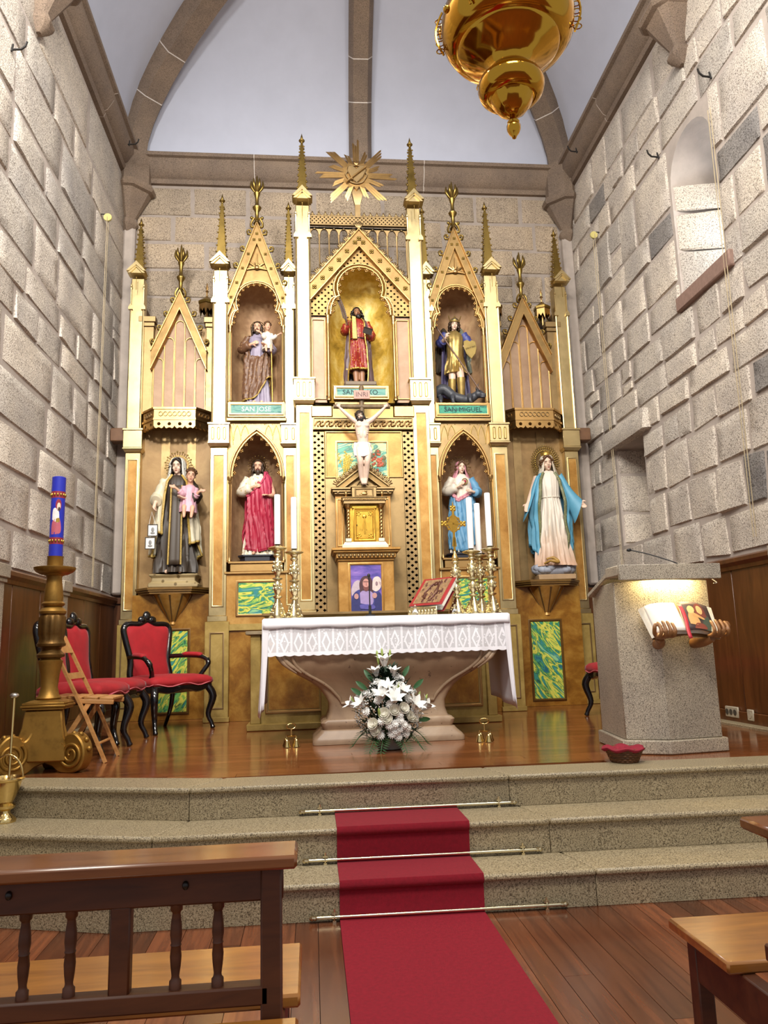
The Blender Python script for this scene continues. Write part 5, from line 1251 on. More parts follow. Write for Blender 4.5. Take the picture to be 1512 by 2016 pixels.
# ======== archangel (right upper niche)
r = figure('archangel_statue', 'armoured archangel statue with spear and shield standing on a grey dragon', (1.165, .24, 3.44), 1.15)
up_ = tr(0, 0, .07) @ sc(.925); H = HM(.08, -.1, .12)
BLU = cloth('blue_cuirass_cloth', '#3a3f7c', patt='#6a6a94', scale=30); GAR = gold('gilt_armour', '#b59a5c', .4, .3, .7, 20, .4); 
b = MB(); torso(b); head(b, H, True); arm(b, (-.105, 0, .8), (-.18, .0, .70), (-.13, -.13, .72)); hand(b, (-.13, -.13, .72), (.2, -.4, .6), (1, .2, 0), 1, 1.3); arm(b, (.105, 0, .8), (.175, -.02, .68), (.12, -.13, .62)); hand(b, (.12, -.13, .62), (-.5, -.7, 0), (0, .4, -1), 1, .8)
for x, y in ((-.055, .0), (.035, -.06)): b.tube(spline([(x*.8, 0, .45), (x, y-.03, .28), (x*1.1, y+.0, .05), (x*1.2, y-.07, .03)], 4), [.055, .052, .048, .045, .042, .04, .038, .034, .03, .026, .024, .02, .014], 10)
mk(W_(b), 'body', SKINP, r, vox=.005); HH = up_ @ H; face_parts(r, HH, HAIRB, True); hair(r, HH, HAIRB, .10, .012, True, 9)
q = MB(); q.ell((0, .006, .04), (.056, .064, .05), 16, 8); q.tube([(.056*math.cos(2*PI*i/24), .006+.066*math.sin(2*PI*i/24), .035) for i in range(24)], .008, 6, closed=True); q.ell((0, .0, .09), (.012, .03, .02), 8, 6)
for s in (-1, 1): q.ell((0, 0, .035), (.007, .016, .035), 8, 5, m=tr(s*.055, .01, .05) @ rot('Y', s*.3))
q.v = [tuple(HH @ Vector(p)) for p in q.v]; q.build('helmet', GAR, r, 60)
g = garment([(.34, 0, -.01, .13, .10), (.42, 0, 0, .12, .092), (.5, 0, 0, .105, .082), (.56, 0, 0, .095, .075)], 60, 12, ((16, .06, 0, 0),), lambda z: 1.3-sm(.4, .56, z)); mk(W_(g), 'skirt', GAR, r)
g = garment([(.52, 0, 0, .097, .078), (.62, 0, 0, .10, .08), (.72, 0, 0, .108, .085), (.79, 0, .004, .112, .074), (.85, 0, .012, .05, .045)], 60, 14, ((6, .02, 0, 0),)); mk(W_(g), 'cuirass', GAR, r)
for k, (S_, E, W) in enumerate((((-.105, 0, .81), (-.175, .0, .705), (-.15, -.07, .71)), ((.105, 0, .81), (.175, -.02, .685), (.15, -.07, .65)))): mk(W_(sleeve(S_, E, W, (.05, .056, .05, .045))), 'sleeve', BLU, r)
q = MB()
for x, y in ((-.055, .0), (.035, -.06)): q.tube(spline([(x*1.02, y-.03, .27), (x*1.1, y-.0, .05)], 5), [.05, .049, .046, .042, .037, .034], 12)
W_(q); q.build('greaves', GAR, r, 60)
g = garment([(.1, 0, .05, .17, .09), (.4, 0, .05, .15, .085), (.7, 0, .03, .135, .08), (.82, 0, .03, .12, .06)], 40, 16, ((9, .06, 0, 2),), None, (.15, PI-.15)); mk(W_(g), 'cloak', cloth('violet_cloak', '#4c4468'), r, sol=.008)
for s in (-1, 1):
    q = MB(); rows = []
    for i in range(9):
        u = i/8; L_ = .07+.30*math.sin(u*PI*.62+.3); rows.append([V(s*(.05+.19*u*(.5+.5*t)+.02*t), .085+.05*u-.015*math.cos(i*3.1)*t, .84+.10*math.sin(u*2.6)*(1-t)-L_*1.2*t) for t in (0, .25, .5, .75, 1)])
    q.loft(rows, closed=False); W_(q); w_ = q.build('wing', cloth('striped_wing', '#8f9a8c', patt='#d6d4c4', scale=24) if s > 0 else cloth('dark_wing', '#4a4034'), r, 40); solid(w_, .012)
q = MB(); q.prism([(.0, -.12), (.055, -.06), (.075, .0), (.07, .07), (.03, .085), (0, .07), (-.03, .085), (-.07, .07), (-.075, 0), (-.055, -.06)], -.008, .008); q.v = [tuple(tr(.125, -.19, .60) @ rot('Z', .25) @ rot('Y', -.06) @ Vector(p)) for p in q.v]; sh = q.build('shield', plain('ochre_shield', '#a58e52', .5, .2), r, 30, .006)
text('QUIS UT DEUS', 0, 0, 0, .022, plain('shield_lettering', '#5a4426', .5), sh); sh_t = [o for o in bpy.data.objects if o.parent == sh and o.type == 'FONT'][0]; sh_t.location = (.125, -.2, .60); sh_t.rotation_euler = (PI/2, -.35, .25); sh_t.scale = (.9, 1, 1)
q = MB(); q.tube([(-.245, -.16, .86), (.20, -.22, .14)], .0085, 8); q.build('spear', plain('spear_wood', '#6a5040', .5), r, 60); 
q = MB(); q.lathe([(.001, 0), (.018, .03), (.02, .07), (.007, .09)], 8, m=tr(-.245, -.16, .86) @ rot('Y', -.5)); q.build('spear_knob', GAR, r, 60)
# dragon
DRG = plain('dragon_grey', '#3c3e44', .45, 0, .25, 30)
q = MB(); q.tube(spline([(-.30, .05, .05), (-.26, -.06, .14), (-.17, -.10, .19), (-.05, -.12, .10), (.08, -.13, .07), (.17, -.14, .11)], 6), [.012, .016, .022, .028, .034, .040, .044, .047, .05, .052, .054, .056, .056, .056, .055, .053, .051, .05, .05, .05, .05, .05, .049, .047, .046, .046, .045, .044, .043, .042, .040], 12)
q.ell((.20, -.16, .12), (.055, .045, .042), 12, 8); q.ell((.245, -.18, .105), (.035, .028, .02), 10, 6); q.ell((.24, -.18, .082), (.03, .024, .012), 10, 6)
for s in (-1, 1): q.tube([(.19, -.155+s*.025, .15), (.185, -.15+s*.04, .20), (.20, -.15+s*.045, .235)], [.014, .009, .002], 6)
for x, y in ((-.2, -.12), (-.08, -.17), (.1, -.19), (.14, -.08)): q.tube([(x, y+.03, .11), (x-.01, y-.02, .05), (x-.005, y-.03, .0)], [.03, .022, .014], 8); q.ell((x-.005, y-.045, .008), (.022, .03, .010), 8, 5)
dr = mk(q, 'dragon', DRG, r, vox=.007)
m = MB(); m.ell((0, 0, 0), (.30, .17, .018), 20, 6); m.build('rocky_base', plain('rock_brown', '#5a4a3c', .8, 0, .2, 20, .4), r, 60)
# ======== sacred heart of mary (right lower niche)
r = figure('heart_of_mary_statue', 'madonna statue in pink veil, white bodice and blue mantle with a heart', (1.165, .24, 1.66), 1.17)
m = MB(); m.loft([[(x*k, y*k, z) for x, y in oc] for k, z in ((.95, 0), (.95, .012), (.86, .02), (.86, .045), (.97, .05), (.97, .06))]); m.build('plinth', BSTONE, r, 30)
m = MB(); rn = random.Random(6)
for k in range(16): a = rn.uniform(0, 2*PI); m.ell((.10*math.cos(a), .0+.06*math.sin(a), .075), (.05, .045, .03), 8, 6)
m.build('cloud', plain('grey_cloud', '#8a8880', .7), r, 60)
up_ = tr(0, 0, .075) @ sc(.92); H = HM(.05, .05, .06)
PKD = cloth('rose_dress', '#c98a94'); BLM = cloth('sky_blue_mantle', '#5f92b4'); CRW = cloth('ivory_bodice', '#d9cfbe')
b = MB(); torso(b); head(b, H, True); arm(b, (-.105, 0, .8), (-.175, -.02, .67), (-.06, -.115, .70)); hand(b, (-.06, -.115, .70), (.8, -.1, .6), (0, 1, 0), 1, .3); arm(b, (.105, 0, .8), (.17, -.02, .65), (.10, -.14, .63)); hand(b, (.10, -.14, .63), (-.9, -.3, .25), (0, .8, .4), -1, .35)
mk(W_(b), 'body', SKINP, r, vox=.005); HH = up_ @ H; face_parts(r, HH, HAIRC, True); hair(r, HH, HAIRC, .10, .008, True, 11)
g = garment(robe_std(), 72, 30, ((11, .05, 0, 2), (6, .05, 1, -2)), lambda z: 1.2-sm(.3, .75, z)); mk(W_(g), 'dress', CRW, r)
g = garment([(.05, 0, 0, .165, .125), (.25, 0, 0, .15, .115), (.45, 0, 0, .14, .11), (.6, 0, 0, .135, .105), (.66, 0, 0, .13, .10)], 96, 30, ((9, .05, 0, 9), (15, .03, 1, 9)), lambda z: 1.1-.5*sm(.45, .66, z), (-PI, PI*.999), zlo=lambda a: .05+.05*math.cos(a)+.04*math.cos(2*a), zhi=lambda a: interp([(-PI, .70), (-PI/2-.5, .54), (-PI/2+.6, .62), (0, .66), (PI, .70)], a)); mk(W_(g), 'mantle', BLM, r, sol=.009)
t_ = MB(); t_.tube([up_ @ Vector(q) for q in g.rows[-1]], .014, 7); t_.tube([up_ @ (Vector(q)+V(0, 0, .02)) for q in g.rows[-1]], .012, 7); t_.build('mantle_roll', PKD, r, 60)
mk(W_(sleeve((-.105, 0, .8), (-.185, -.02, .66), (-.08, -.105, .69), (.045, .05, .054, .044))), 'sleeve', CRW, r); mk(W_(sleeve((.105, 0, .8), (.18, -.02, .65), (.12, -.125, .63), (.045, .05, .05, .042))), 'sleeve', BLM, r)
g = garment([(.60, 0, .03, .135, .10), (.74, 0, .03, .125, .095), (.82, 0, .028, .095, .08), (.88, 0, .012, .066, .072), (.95, 0, .01, .060, .07), (.985, 0, .008, .045, .052), (1.0, 0, .006, .012, .014)], 48, 20, ((7, .03, 0, 4),), None, (-PI/2+.66, 1.5*PI-.66)); mk(W_(g), 'veil', PKD, r, sol=.006)
q = MB(); q.ell((.02, -.094, .755), (.017, .010, .018), 8, 6); W_(q); q.build('heart', plain('heart_red', '#9c2434', .4), r, 60)
q = MB(); q.tube([(.02+.03*math.cos(2*PI*i/20), -.09, .755+.03*math.sin(2*PI*i/20)) for i in range(20)], .006, 6, closed=True); W_(q); q.build('heart_wreath', GILT, r, 60)
star_halo(r, up_ @ tr(0, 0, .945), .095, 20, .12, G3, False)
# ======== our lady with open hands (right bracket)
r = figure('miraculous_madonna_statue', 'white-gowned madonna statue in sky-blue cloak, hands open and lowered, on a cloud', (2.27, .44, 1.43), 1.53, -.08)
m = MB(); m.loft([[(a*x, .02+b*y, z) for a, b in ((-1, -1), (1, -1), (1, 1), (-1, 1))] for x, y, z in ((.15, .105, 0), (.15, .105, .04))]); m.build('plinth', plain('tan_block', '#a88a66', .6), r, 30, .004)
m = MB(); m.ell((0, .02, .075), (.175, .115, .06), 20, 10); rn = random.Random(12)
for k in range(18): a = rn.uniform(0, 2*PI); m.ell((.13*math.cos(a), .02+.09*math.sin(a), .085+rn.uniform(-.01, .02)), (.055, .045, .034), 8, 6)
m.build('cloud', plain('blue_grey_cloud', '#a3a8b4', .6), r, 60)
up_ = tr(0, 0, .105) @ sc(.885); H = HM(-.10, -.05, .18)
WHD = cloth('white_gown', '#cda78a', ('#ddd3c4', .12, .42)); TEA = cloth('sky_cloak', '#5b9cb8'); TRM = cloth('dark_gold_lace', '#6f7350', patt='#a39a6a', scale=60)
b = MB(); torso(b); head(b, H, True); arm(b, (-.105, 0, .8), (-.165, -.02, .66), (-.225, -.08, .55)); hand(b, (-.225, -.08, .55), (-.3, -.35, -1), (0, -1, .2), -1, .25, 1.1); arm(b, (.105, 0, .8), (.17, -.02, .665), (.245, -.08, .565)); hand(b, (.245, -.08, .565), (.55, -.35, -.85), (0, -1, .2), 1, .25, 1.1)
mk(W_(b), 'body', SKINP, r, vox=.005); HH = up_ @ H; face_parts(r, HH, HAIRC, True); hair(r, HH, HAIRC, .07, .006, True, 13)
g = garment([(.0, .01, -.01, .175, .13), (.04, .005, -.005, .165, .122), (.2, 0, 0, .135, .105), (.45, 0, 0, .11, .088), (.6, 0, 0, .088, .072), (.68, 0, 0, .098, .08), (.79, 0, .006, .108, .07), (.85, 0, .012, .05, .045)], 84, 32, ((12, .05, 0, 1), (7, .05, 1, -2), (21, .02, 0, 0)), lambda z: 1.3-sm(.3, .75, z)); mk(W_(g), 'gown', WHD, r)
q = MB(); q.tube([(.092*math.cos(2*PI*i/28), .075*math.sin(2*PI*i/28), .605) for i in range(28)], .006, 6, closed=True); W_(q); q.build('sash', CRW, r, 60)
g = garment([(.03, 0, .045, .185, .11), (.25, 0, .045, .19, .115), (.45, 0, .03, .185, .115), (.56, 0, .01, .18, .12), (.66, 0, .005, .155, .11), (.76, 0, .008, .13, .092), (.83, 0, .018, .08, .068)], 90, 30, ((10, .05, 0, 3), (17, .025, 1, -2)), lambda z: 1.1-sm(.4, .8, z)*.75, (-PI/2+.72, 1.5*PI-.72), zlo=lambda a: .05+.16*(1-abs(math.sin(a)))); mk(W_(g), 'cloak', TEA, r, sol=.008)
rows_ = g.rows; t_ = MB(); t_.tube([up_ @ Vector(w[0]) for w in rows_], (.013), 6); t_.tube([up_ @ Vector(w[-1]) for w in rows_], .013, 6); t_.build('cloak_border', TRM, r, 60)
for k, s in enumerate((-1, 1)):
    sl = MB(); rows = []
    S_, E, W = V(s*.10, 0, .82), V(s*.17, -.02, .67), V(s*.235, -.075, .565); P_ = spline([S_, E, W], 6)
    for i, p in enumerate(P_):
        u = i/(len(P_)-1); rows.append([p+V(s*.03*math.cos(a)*(.9+.5*u)-s*.0, .045*math.sin(a)*(1+.3*u), (.035*math.cos(a+PI*.5*0)*.3)-(.03+.16*u*u)*max(0, -math.cos(a-PI*.5+PI/2)*.0+(.5-.5*math.cos(a+ (0 if s > 0 else PI))))) for a in [2*PI*j/16 for j in range(16)]])
    sl.loft(rows); mk(W_(sl), 'sleeve', TEA, r)
g = garment([(.74, 0, .04, .10, .08), (.82, 0, .03, .088, .075), (.88, 0, .012, .067, .072), (.95, 0, .01, .061, .07), (.985, 0, .008, .045, .052), (1.0, 0, .006, .012, .014)], 48, 18, ((7, .03, 0, 4),), None, (-PI/2+.68, 1.5*PI-.68)); g.v = [tuple(tr(0, 0, .86) @ rot('Y', -.08) @ rot('X', .08) @ tr(0, 0, -.86) @ Vector(q)) for q in g.v]; mk(W_(g), 'veil', cloth('cream_veil', '#d8cdb8'), r, sol=.006)
q = MB(); q.lathe([(.042, 0), (.044, .012), (.042, .015), (.05, .035)], 16, m=up_ @ tr(-.01, .0, .985)); q.build('crown', GILT, r, 60)
q = MB(); rn = random.Random(14)
for i in range(26):
    a = lerp(-.55, PI+.55, i/25)
    for R_, k in ((.095, .010), (.115, .008), (.132, .007)): q.ell((R_*math.cos(a+R_*2), .07, .955+R_*1.12*math.sin(a+R_*2)), (k, .005, k), 6, 4)
    q.tube([(.085*math.cos(a), .07, .955+.095*math.sin(a)), (.13*math.cos(a), .07, .955+.145*math.sin(a))], .003, 4)
W_(q); q.build('halo', G3, r, 60)
q = MB(); q.tube(spline([(-.10, -.10, .12), (-.06, -.15, .135), (.0, -.15, .125), (-.04, -.13, .16), (-.09, -.13, .15)], 5), [.008]*6+[.013]*10+[.008]*5, 7); q.build('serpent', plain('ochre_serpent', '#a8813a', .5), r, 60)
# ======== crucifix
CX, CY, CZ = -.03, -.62, 2.36
r = thing('crucifix', 'large crucifix with pale christ figure above the tabernacle', 'crucifix', (CX, CY, CZ))
XW = wood('crucifix_wood', '#4a3a26', '#7a6444', (20, 20, 3), .6, .1, bump=.3)
m = MB(); m.cyl((CX, CY+.05, CZ+.0), (CX, CY+.05, CZ+1.08), .026, n=10); m.build('upright', XW, r, 60)
m = MB(); m.cyl((CX-.30, CY+.045, CZ+.855), (CX+.30, CY+.045, CZ+.855), .024, n=10); m.build('crossbar', XW, r, 60)
ti = MB().box(CX-.085, CX+.085, CY-.005, CY+.012, CZ+.925, CZ+1.02).build('title_board', plain('rose_board', '#a8786a', .5), r, 30, .002); text('INRI', CX, CY-.007, CZ+.972, .07, plain('inri_brown', '#4a2c28', .5), ti)
b = MB(); T_ = lambda x, y, z: (CX+x, CY+y, CZ+z)
b.tube([T_(0, .0, .40), T_(0, -.01, .47), T_(-.005, -.012, .54), T_(-.005, -.012, .62), T_(0, -.004, .675), T_(-.005, -.005, .71)], [(.045, .066), (.04, .056), (.046, .065), (.05, .078), (.036, .075), (.02, .025)], 16)
for s in (-1, 1):
    b.tube(spline([T_(s*.055, -.005, .672), T_(s*.10, -.008, .70), T_(s*.16, -.012, .752), T_(s*.235, .005, .83)], 5), [.030, .031, .030, .029, .028, .027, .026, .025, .024, .023, .023, .022, .020, .018, .015, .013], 10)
    hand(b, T_(s*.232, .0, .826), (s*.8, -.25, .75), (0, -1, -.1), s, .7, .8)
    b.ell(T_(s*.034, -.046, .625), (.034, .020, .024), 10, 8); b.ell(T_(s*.02, -.05, .53), (.018, .012, .04), 8, 6)
    for k in range(3): b.tube([T_(s*.02, -.052, .585-.022*k), T_(s*.055, -.042, .575-.022*k)], [.005, .006], 6)
    b.tube(spline([T_(s*.038, .0, .42), T_(s*.042, -.055, .31), T_(s*.036, -.07, .235), T_(s*.030, -.035, .15), T_(s*.022, -.01, .07), T_(s*.016, -.03, .03), T_(s*.012, -.055, .0)], 4), [.046, .046, .044, .042, .040, .038, .036, .034, .033, .031, .029, .029, .029, .028, .027, .025, .023, .021, .020, .019, .018, .018, .017, .016, .012], 10)
    b.ell(T_(s*.037, -.088, .235), (.016, .012, .018), 8, 6)
Hc = tr(CX-.03, CY-.035, CZ+.735) @ rot('Y', -.38) @ rot('X', .32) @ sc(.70); head(b, Hc)
me = remesh(b, .0045, 2); OB = OFF[r.name]
for v_ in me.vertices: v_.co -= Vector(OB)
bd = obj('body', me, SKINW, r, 180)
face_parts(bd, Hc, HAIRK, beard=True); hair(bd, Hc, HAIRK, .12, .01, None, 15)
q = MB(); q.tube([(.058*math.cos(2*PI*i/24), .006+.066*math.sin(2*PI*i/24), .045+.006*math.sin(i*3)) for i in range(24)], .008, 6, Hc, closed=True); q.build('crown_of_thorns', plain('thorn_brown', '#3a2a1a', .7), bd, 60)
g = garment([(.30, 0, -.042, .088, .068), (.37, 0, -.022, .088, .064), (.42, 0, -.002, .08, .056), (.445, 0, 0, .074, .052)], 60, 12, ((7, .05, 0, 14), (13, .03, 1, 20)), None, zlo=lambda a: .30+.02*math.cos(a*2)+.018*math.cos(a)); g.v = [(x+CX, y+CY, z+CZ) for x, y, z in g.v]; g.tube([T_(-.075, -.02, .44), T_(-.09, -.03, .37), T_(-.085, -.03, .29)], [.02, .018, .008], 8)
g.build('loincloth', plain('white_linen', '#e4e0dc', .6), bd, 70)
# ---------------------------------------------------------------- altar and what stands on it
def tomesh_text():
    dg = bpy.context.evaluated_depsgraph_get()
    for o in [x for x in bpy.data.objects if x.type == 'FONT']:
        me = bpy.data.meshes.new_from_object(o.evaluated_get(dg)); mt = o.data.materials[0] if o.data.materials else None
        n = bpy.data.objects.new('lettering', me); COL.objects.link(n); n.parent = o.parent; n.location = o.location; n.rotation_euler = o.rotation_euler; n.scale = o.scale
        if mt and not me.materials: me.materials.append(mt)
        bpy.data.objects.remove(o)
BRASS = gold('polished_brass', '#e2c684', .16, .1, 1.0, 8, .1, 0); BRASSO = gold('ornate_brass', '#e0d2a6', .28, .3, 1.0, 40, .35, .4)
t = NT('altar_marble'); co = t.coord(); n1 = t.noise(co, 2.2, 5, .6, .4); n2 = t.noise(co, 26, 3); c1 = t.ramp(n1, [(.3, srgb('#836b55')), (.55, srgb('#a58b70')), (.75, srgb('#c0aa90'))]); sp_ = t.ramp(n2, [(.66, (0,0,0)), (.70, (1,1,1))]); M_MARB = t.fin('altar_marble', t.mix(sp_, c1, srgb('#6a5444')), .4)
AX, AY = .0, -1.96
al = thing('altar', 'carved pinkish stone altar with curved sides on a stepped foot', 'altar', (AX, AY, 0))
prof = [(.0, .585, .30), (.03, .585, .30), (.05, .57, .29), (.085, .53, .265), (.10, .52, .26), (.105, .50, .25), (.13, .515, .255), (.155, .52, .26), (.175, .50, .25), (.18, .475, .235), (.24, .455, .225), (.30, .455, .225), (.36, .488, .232), (.42, .535, .25), (.47, .60, .275), (.52, .69, .30), (.56, .75, .322), (.60, .795, .336), (.64, .822, .345), (.69, .838, .35), (.735, .84, .35), (.76, .83, .345), (.765, .85, .355), (.80, .85, .355), (.80, .9, .37), (.93, .9, .37)]
def rrect(a, b, z, c=.04, n=4):
    P = []
    for sx, sy, t0 in ((1, -1, -PI/2), (1, 1, 0), (-1, 1, PI/2), (-1, -1, PI)):
        for i in range(n+1): tt = t0+i*PI/2/n; P.append((AX+sx*(a-c)+c*math.cos(tt), AY+sy*(b-c)+c*math.sin(tt), z))
    return P
m = MB(); m.loft([rrect(a, b, z) for z, a, b in prof]); m.build('altar_stone', M_MARB, al, 40)
# framed field on the front
fz = lambda z: AY-interp([(q[0], q[2]) for q in prof], z)-.004; hx = lambda z: interp([(q[0], q[1]) for q in prof], z)
m = MB(); pl = [(-hx(z)+.10-.02*math.sin((z-.33)*9), z) for z in [.33+.37*i/14 for i in range(15)]]
path = pl+[(-.76, .715)]+[(.76, .715)]+[(-x, z) for x, z in reversed(pl)]
path = [(-.36, .30), (-.37, .33)]+pl[1:]+[(-.70, .73)]+[(.70, .73)]+[(-x, z) for x, z in reversed(pl[1:])]+[(.37, .33), (.36, .30)]
m.tube([(AX+x, fz(z), z) for x, z in path], .013, 8, closed=True); m.build('front_moulding', M_MARB, al, 60)
for s in (-1, 1):
    m = MB()
    for k in range(2): m.tube(spline([(AX+s*(.86-.03*k), AY-.345+.0*k, .70-.0*k), (AX+s*(.80-.03*k), AY-.352, .62), (AX+s*(.70-.035*k), AY-.325, .54)], 6), [.012, .014, .016, .018, .018, .018, .018, .017, .016, .014, .012, .01, .007], 8)
    m.build('corner_scroll', M_MARB, al, 60)
# altar cloth
t = NT('white_linen_cloth'); co = t.coord(); t.bump(t.noise(co, 160, 2), .1, .002); M_LIN = t.fin('white_linen_cloth', srgb('#e9e8ee'), .8)
t = NT('white_lace'); co = t.coord(); sep = t.n('ShaderNodeSeparateXYZ'); t.link(co, sep.inputs[0])
def mth(op, a, b=None):
    x = t.n('ShaderNodeMath', operation=op)
    for i, v in enumerate((a, b)):
        if v is None: continue
        if isinstance(v, bpy.types.NodeSocket): t.link(v, x.inputs[i])
        else: x.inputs[i].default_value = v
    return x.outputs[0]
u = mth('ABSOLUTE', mth('SUBTRACT', mth('FRACT', mth('MULTIPLY', sep.outputs[0], 9.5)), .5)); w = mth('ABSOLUTE', mth('MULTIPLY', mth('ADD', sep.outputs[2], .165), 8.0))
dia = mth('ADD', mth('MULTIPLY', u, 2.0), w); l1 = mth('LESS_THAN', mth('ABSOLUTE', mth('SUBTRACT', dia, .55)), .13); l2 = mth('LESS_THAN', mth('ABSOLUTE', mth('SUBTRACT', u, .46)), .035)
l3 = mth('LESS_THAN', sep.outputs[2], -.232)
dots = t.n('ShaderNodeTexVoronoi'); t.link(co, dots.inputs['Vector']); dots.inputs['Scale'].default_value = 42; l4 = mth('LESS_THAN', dots.outputs['Distance'], .24)
net = t.n('ShaderNodeTexChecker'); t.link(co, net.inputs['Vector']); net.inputs['Scale'].default_value = 300
den = mth('MINIMUM', mth('ADD', mth('ADD', mth('ADD', l1, l2), mth('ADD', l3, mth('MULTIPLY', l4, .7))), .68), 1.0)
t.link(den, t.b.inputs['Alpha']); M_LACE = t.fin('white_lace', srgb('#f2f2f8'), .85)
ac = thing('altar_cloth', 'white lace-edged cloth hanging over the stone altar', 'cloth', (AX, AY, .93))
X0, X1, Y0, Y1, ZA = -.95, .955, -2.35, -1.56, .955
def wavy(x, s=1): return .006*math.sin(x*17)+.004*math.sin(x*41+1)
m = MB(); m.box(X0, X1, Y0, Y1, .932, ZA); m.build('cloth_top', M_LIN, ac, 30, .008, seg=2)
m = MB(); xs = [lerp(X0, X1, i/90) for i in range(91)]
m.loft([[(x, Y0-.004-d+.3*wavy(x), z+(.004*math.sin(x*23) if z < .9 else 0)) for x in xs] for d, z in ((-.004, .95), (.006, .94), (.010, .905), (.012, .878))], closed=False); solid(m.build('cloth_band', M_LIN, ac, 60), .004)
m = MB(); rows = []
for i in range(10):
    u_ = i/9; rows.append([(x, Y0-.002-.004*u_+u_*1.6*wavy(x), lerp(.93, .675, u_)-(.008*abs(math.sin(x*44)) if i == 9 else 0)) for x in [lerp(X0, X1, k/200) for k in range(201)]])
m.loft(rows, closed=False); m.build('lace_fall', M_LACE, ac, 60)
for s in (-1, 1):
    xx = X0 if s < 0 else X1; m = MB(); rows = []
    for i in range(14):
        u_ = i/13; zb = lambda y: .28-.06*(1-(y-Y0)/(Y1-Y0))
        rows.append([(xx+s*(.004+.03*u_*(.5+.5*math.sin(y*14+1))+.012*u_*u_), y, lerp(.945, zb(y), u_)) for y in [lerp(Y0-.004, Y1+.02, k/40) for k in range(41)]])
    m.loft(rows, closed=False); solid(m.build('side_fall', M_LIN, ac, 60), .004)
    m = MB(); rows = []
    for i in range(14):
        u_ = i/13; rows.append([(xx+s*(.004+.02*math.sin(q*3)*u_+.012*u_*u_)-s*q*.052*(1-.5*u_), Y0-.006-.012*u_*math.cos(q*5), lerp(.94, .235+.05*q, u_)) for q in (0, .2, .4, .6, .8, 1)])
    m.loft(rows, closed=False); solid(m.build('corner_fall', M_LIN, ac, 60), .004)
# candlesticks
def candlestick_mesh():
    mb = MB()
    tri = lambda r, z, k=.25: [(r*(1+k*math.cos(3*(a+PI/2)))*math.cos(a), r*(1+k*math.cos(3*(a+PI/2)))*math.sin(a), z) for a in [2*PI*j/24 for j in range(24)]]
    mb.loft([tri(.085, .02), tri(.088, .035), tri(.084, .05), tri(.07, .085), tri(.05, .125), tri(.032, .16), tri(.022, .185, .1), tri(.020, .195, 0)])
    for k in range(3): a = -PI/2+k*2*PI/3+PI; mb.tube(spline([(.07*math.cos(a), .07*math.sin(a), .035), (.098*math.cos(a), .098*math.sin(a), .03), (.10*math.cos(a), .10*math.sin(a), .008), (.08*math.cos(a), .08*math.sin(a), .012)], 4), .012, 7)
    return mb
def candlestick_shaft():
    mb = MB(); mb.lathe([(.02, .185), (.036, .195), (.038, .205), (.018, .213), (.016, .225), (.028, .24), (.034, .275), (.03, .31), (.02, .33), (.018, .338), (.042, .348), (.042, .358), (.02, .366), (.022, .39), (.036, .41), (.04, .44), (.033, .475), (.02, .515), (.016, .53), (.03, .54), (.034, .552), (.026, .565), (.016, .572)], 20)
    rn = random.Random(1)
    for z, r in ((.27, .033), (.30, .031), (.42, .038), (.455, .038), (.49, .03)):
        for k in range(6): a = k*PI/3+z*20; mb.ell((r*math.cos(a), r*math.sin(a), z), (.012, .012, .014), 6, 4)
    return mb
def base_orn():
    mb = MB(); rn = random.Random(8)
    for k in range(3):
        for q in range(9):
            a = -PI/2+k*2*PI/3+rn.uniform(-.7, .7); z = rn.uniform(.04, .14); r = interp([(.03, .088), (.05, .082), (.085, .068), (.125, .049), (.16, .034)], z); mb.ell((r*math.cos(a), r*math.sin(a), z), (.013, .013, .011), 6, 4)
    return mb
def pan(): return MB().lathe([(.015, .565), (.03, .578), (.034, .592), (.075, .605), (.081, .612), (.073, .618), (.03, .630), (.018, .640), (.018, .655)], 24)
ME_B, ME_S, ME_O, ME_P = (f().mesh(n) for f, n in ((candlestick_mesh, 'foot'), (candlestick_shaft, 'shaft'), (base_orn, 'foot_ornament'), (pan, 'drip_pan')))
for me in (ME_B, ME_S, ME_O, ME_P): me.shade_smooth(); me.set_sharp_from_angle(angle=math.radians(50)); me.materials.append(BRASSO)
CW = plain('white_wax', '#efecea', .45, 0, .02, sss=0); WICK = plain('wick_black', '#201c18', .8)
def candlestick(x, y, sz, candle, lab, clab):
    r = thing('candlestick', lab, 'candlestick', (x, y, ZA), RND.uniform(-.2, .2), 'brass altar candlesticks', world=False)
    for n, me in (('foot', ME_B), ('shaft', ME_S), ('drip_pan', ME_P)):
        o = obj(n, me, None, r, 0); o.scale = (1, 1, sz)
        if n == 'foot': q = obj('foot_ornament', ME_O, None, o, 0, kind='stuff'); o.scale = (.74, .74, sz)
    z = ZA+.655*sz; c = thing('candle', clab, 'candle', (x, y, z), 0, 'white altar candles', world=False)
    MB().lathe([(.026, -.01), (.0262, .01), (.0255, candle-.004), (.022, candle), (.008, candle-.004)], 20).build('wax', CW, c, 50); MB().cyl((0, 0, candle-.006), (.002, 0, candle+.008), .0016, n=5).build('wick', WICK, c)
candlestick(-.864, -1.78, 1.0, .42, 'outermost brass candlestick at the chair end of the altar', 'tall white candle in front of the crimson-mantled statue')
candlestick(-.725, -1.72, .95, .44, 'brass candlestick nearer the purple picture, at the chair end of the altar', 'white candle nearest the purple shepherd picture')
candlestick(.80, -1.80, .90, .44, 'middle brass candlestick at the ambo end of the altar', 'white candle on the middle candlestick at the ambo end')
candlestick(.90, -1.66, .86, .44, 'brass candlestick mostly hidden behind the middle one at the ambo end', 'candle half hidden behind another at the ambo end')
candlestick(.965, -1.80, .93, .46, 'outermost brass candlestick at the ambo end of the altar', 'tallest white candle, at the ambo end of the altar')
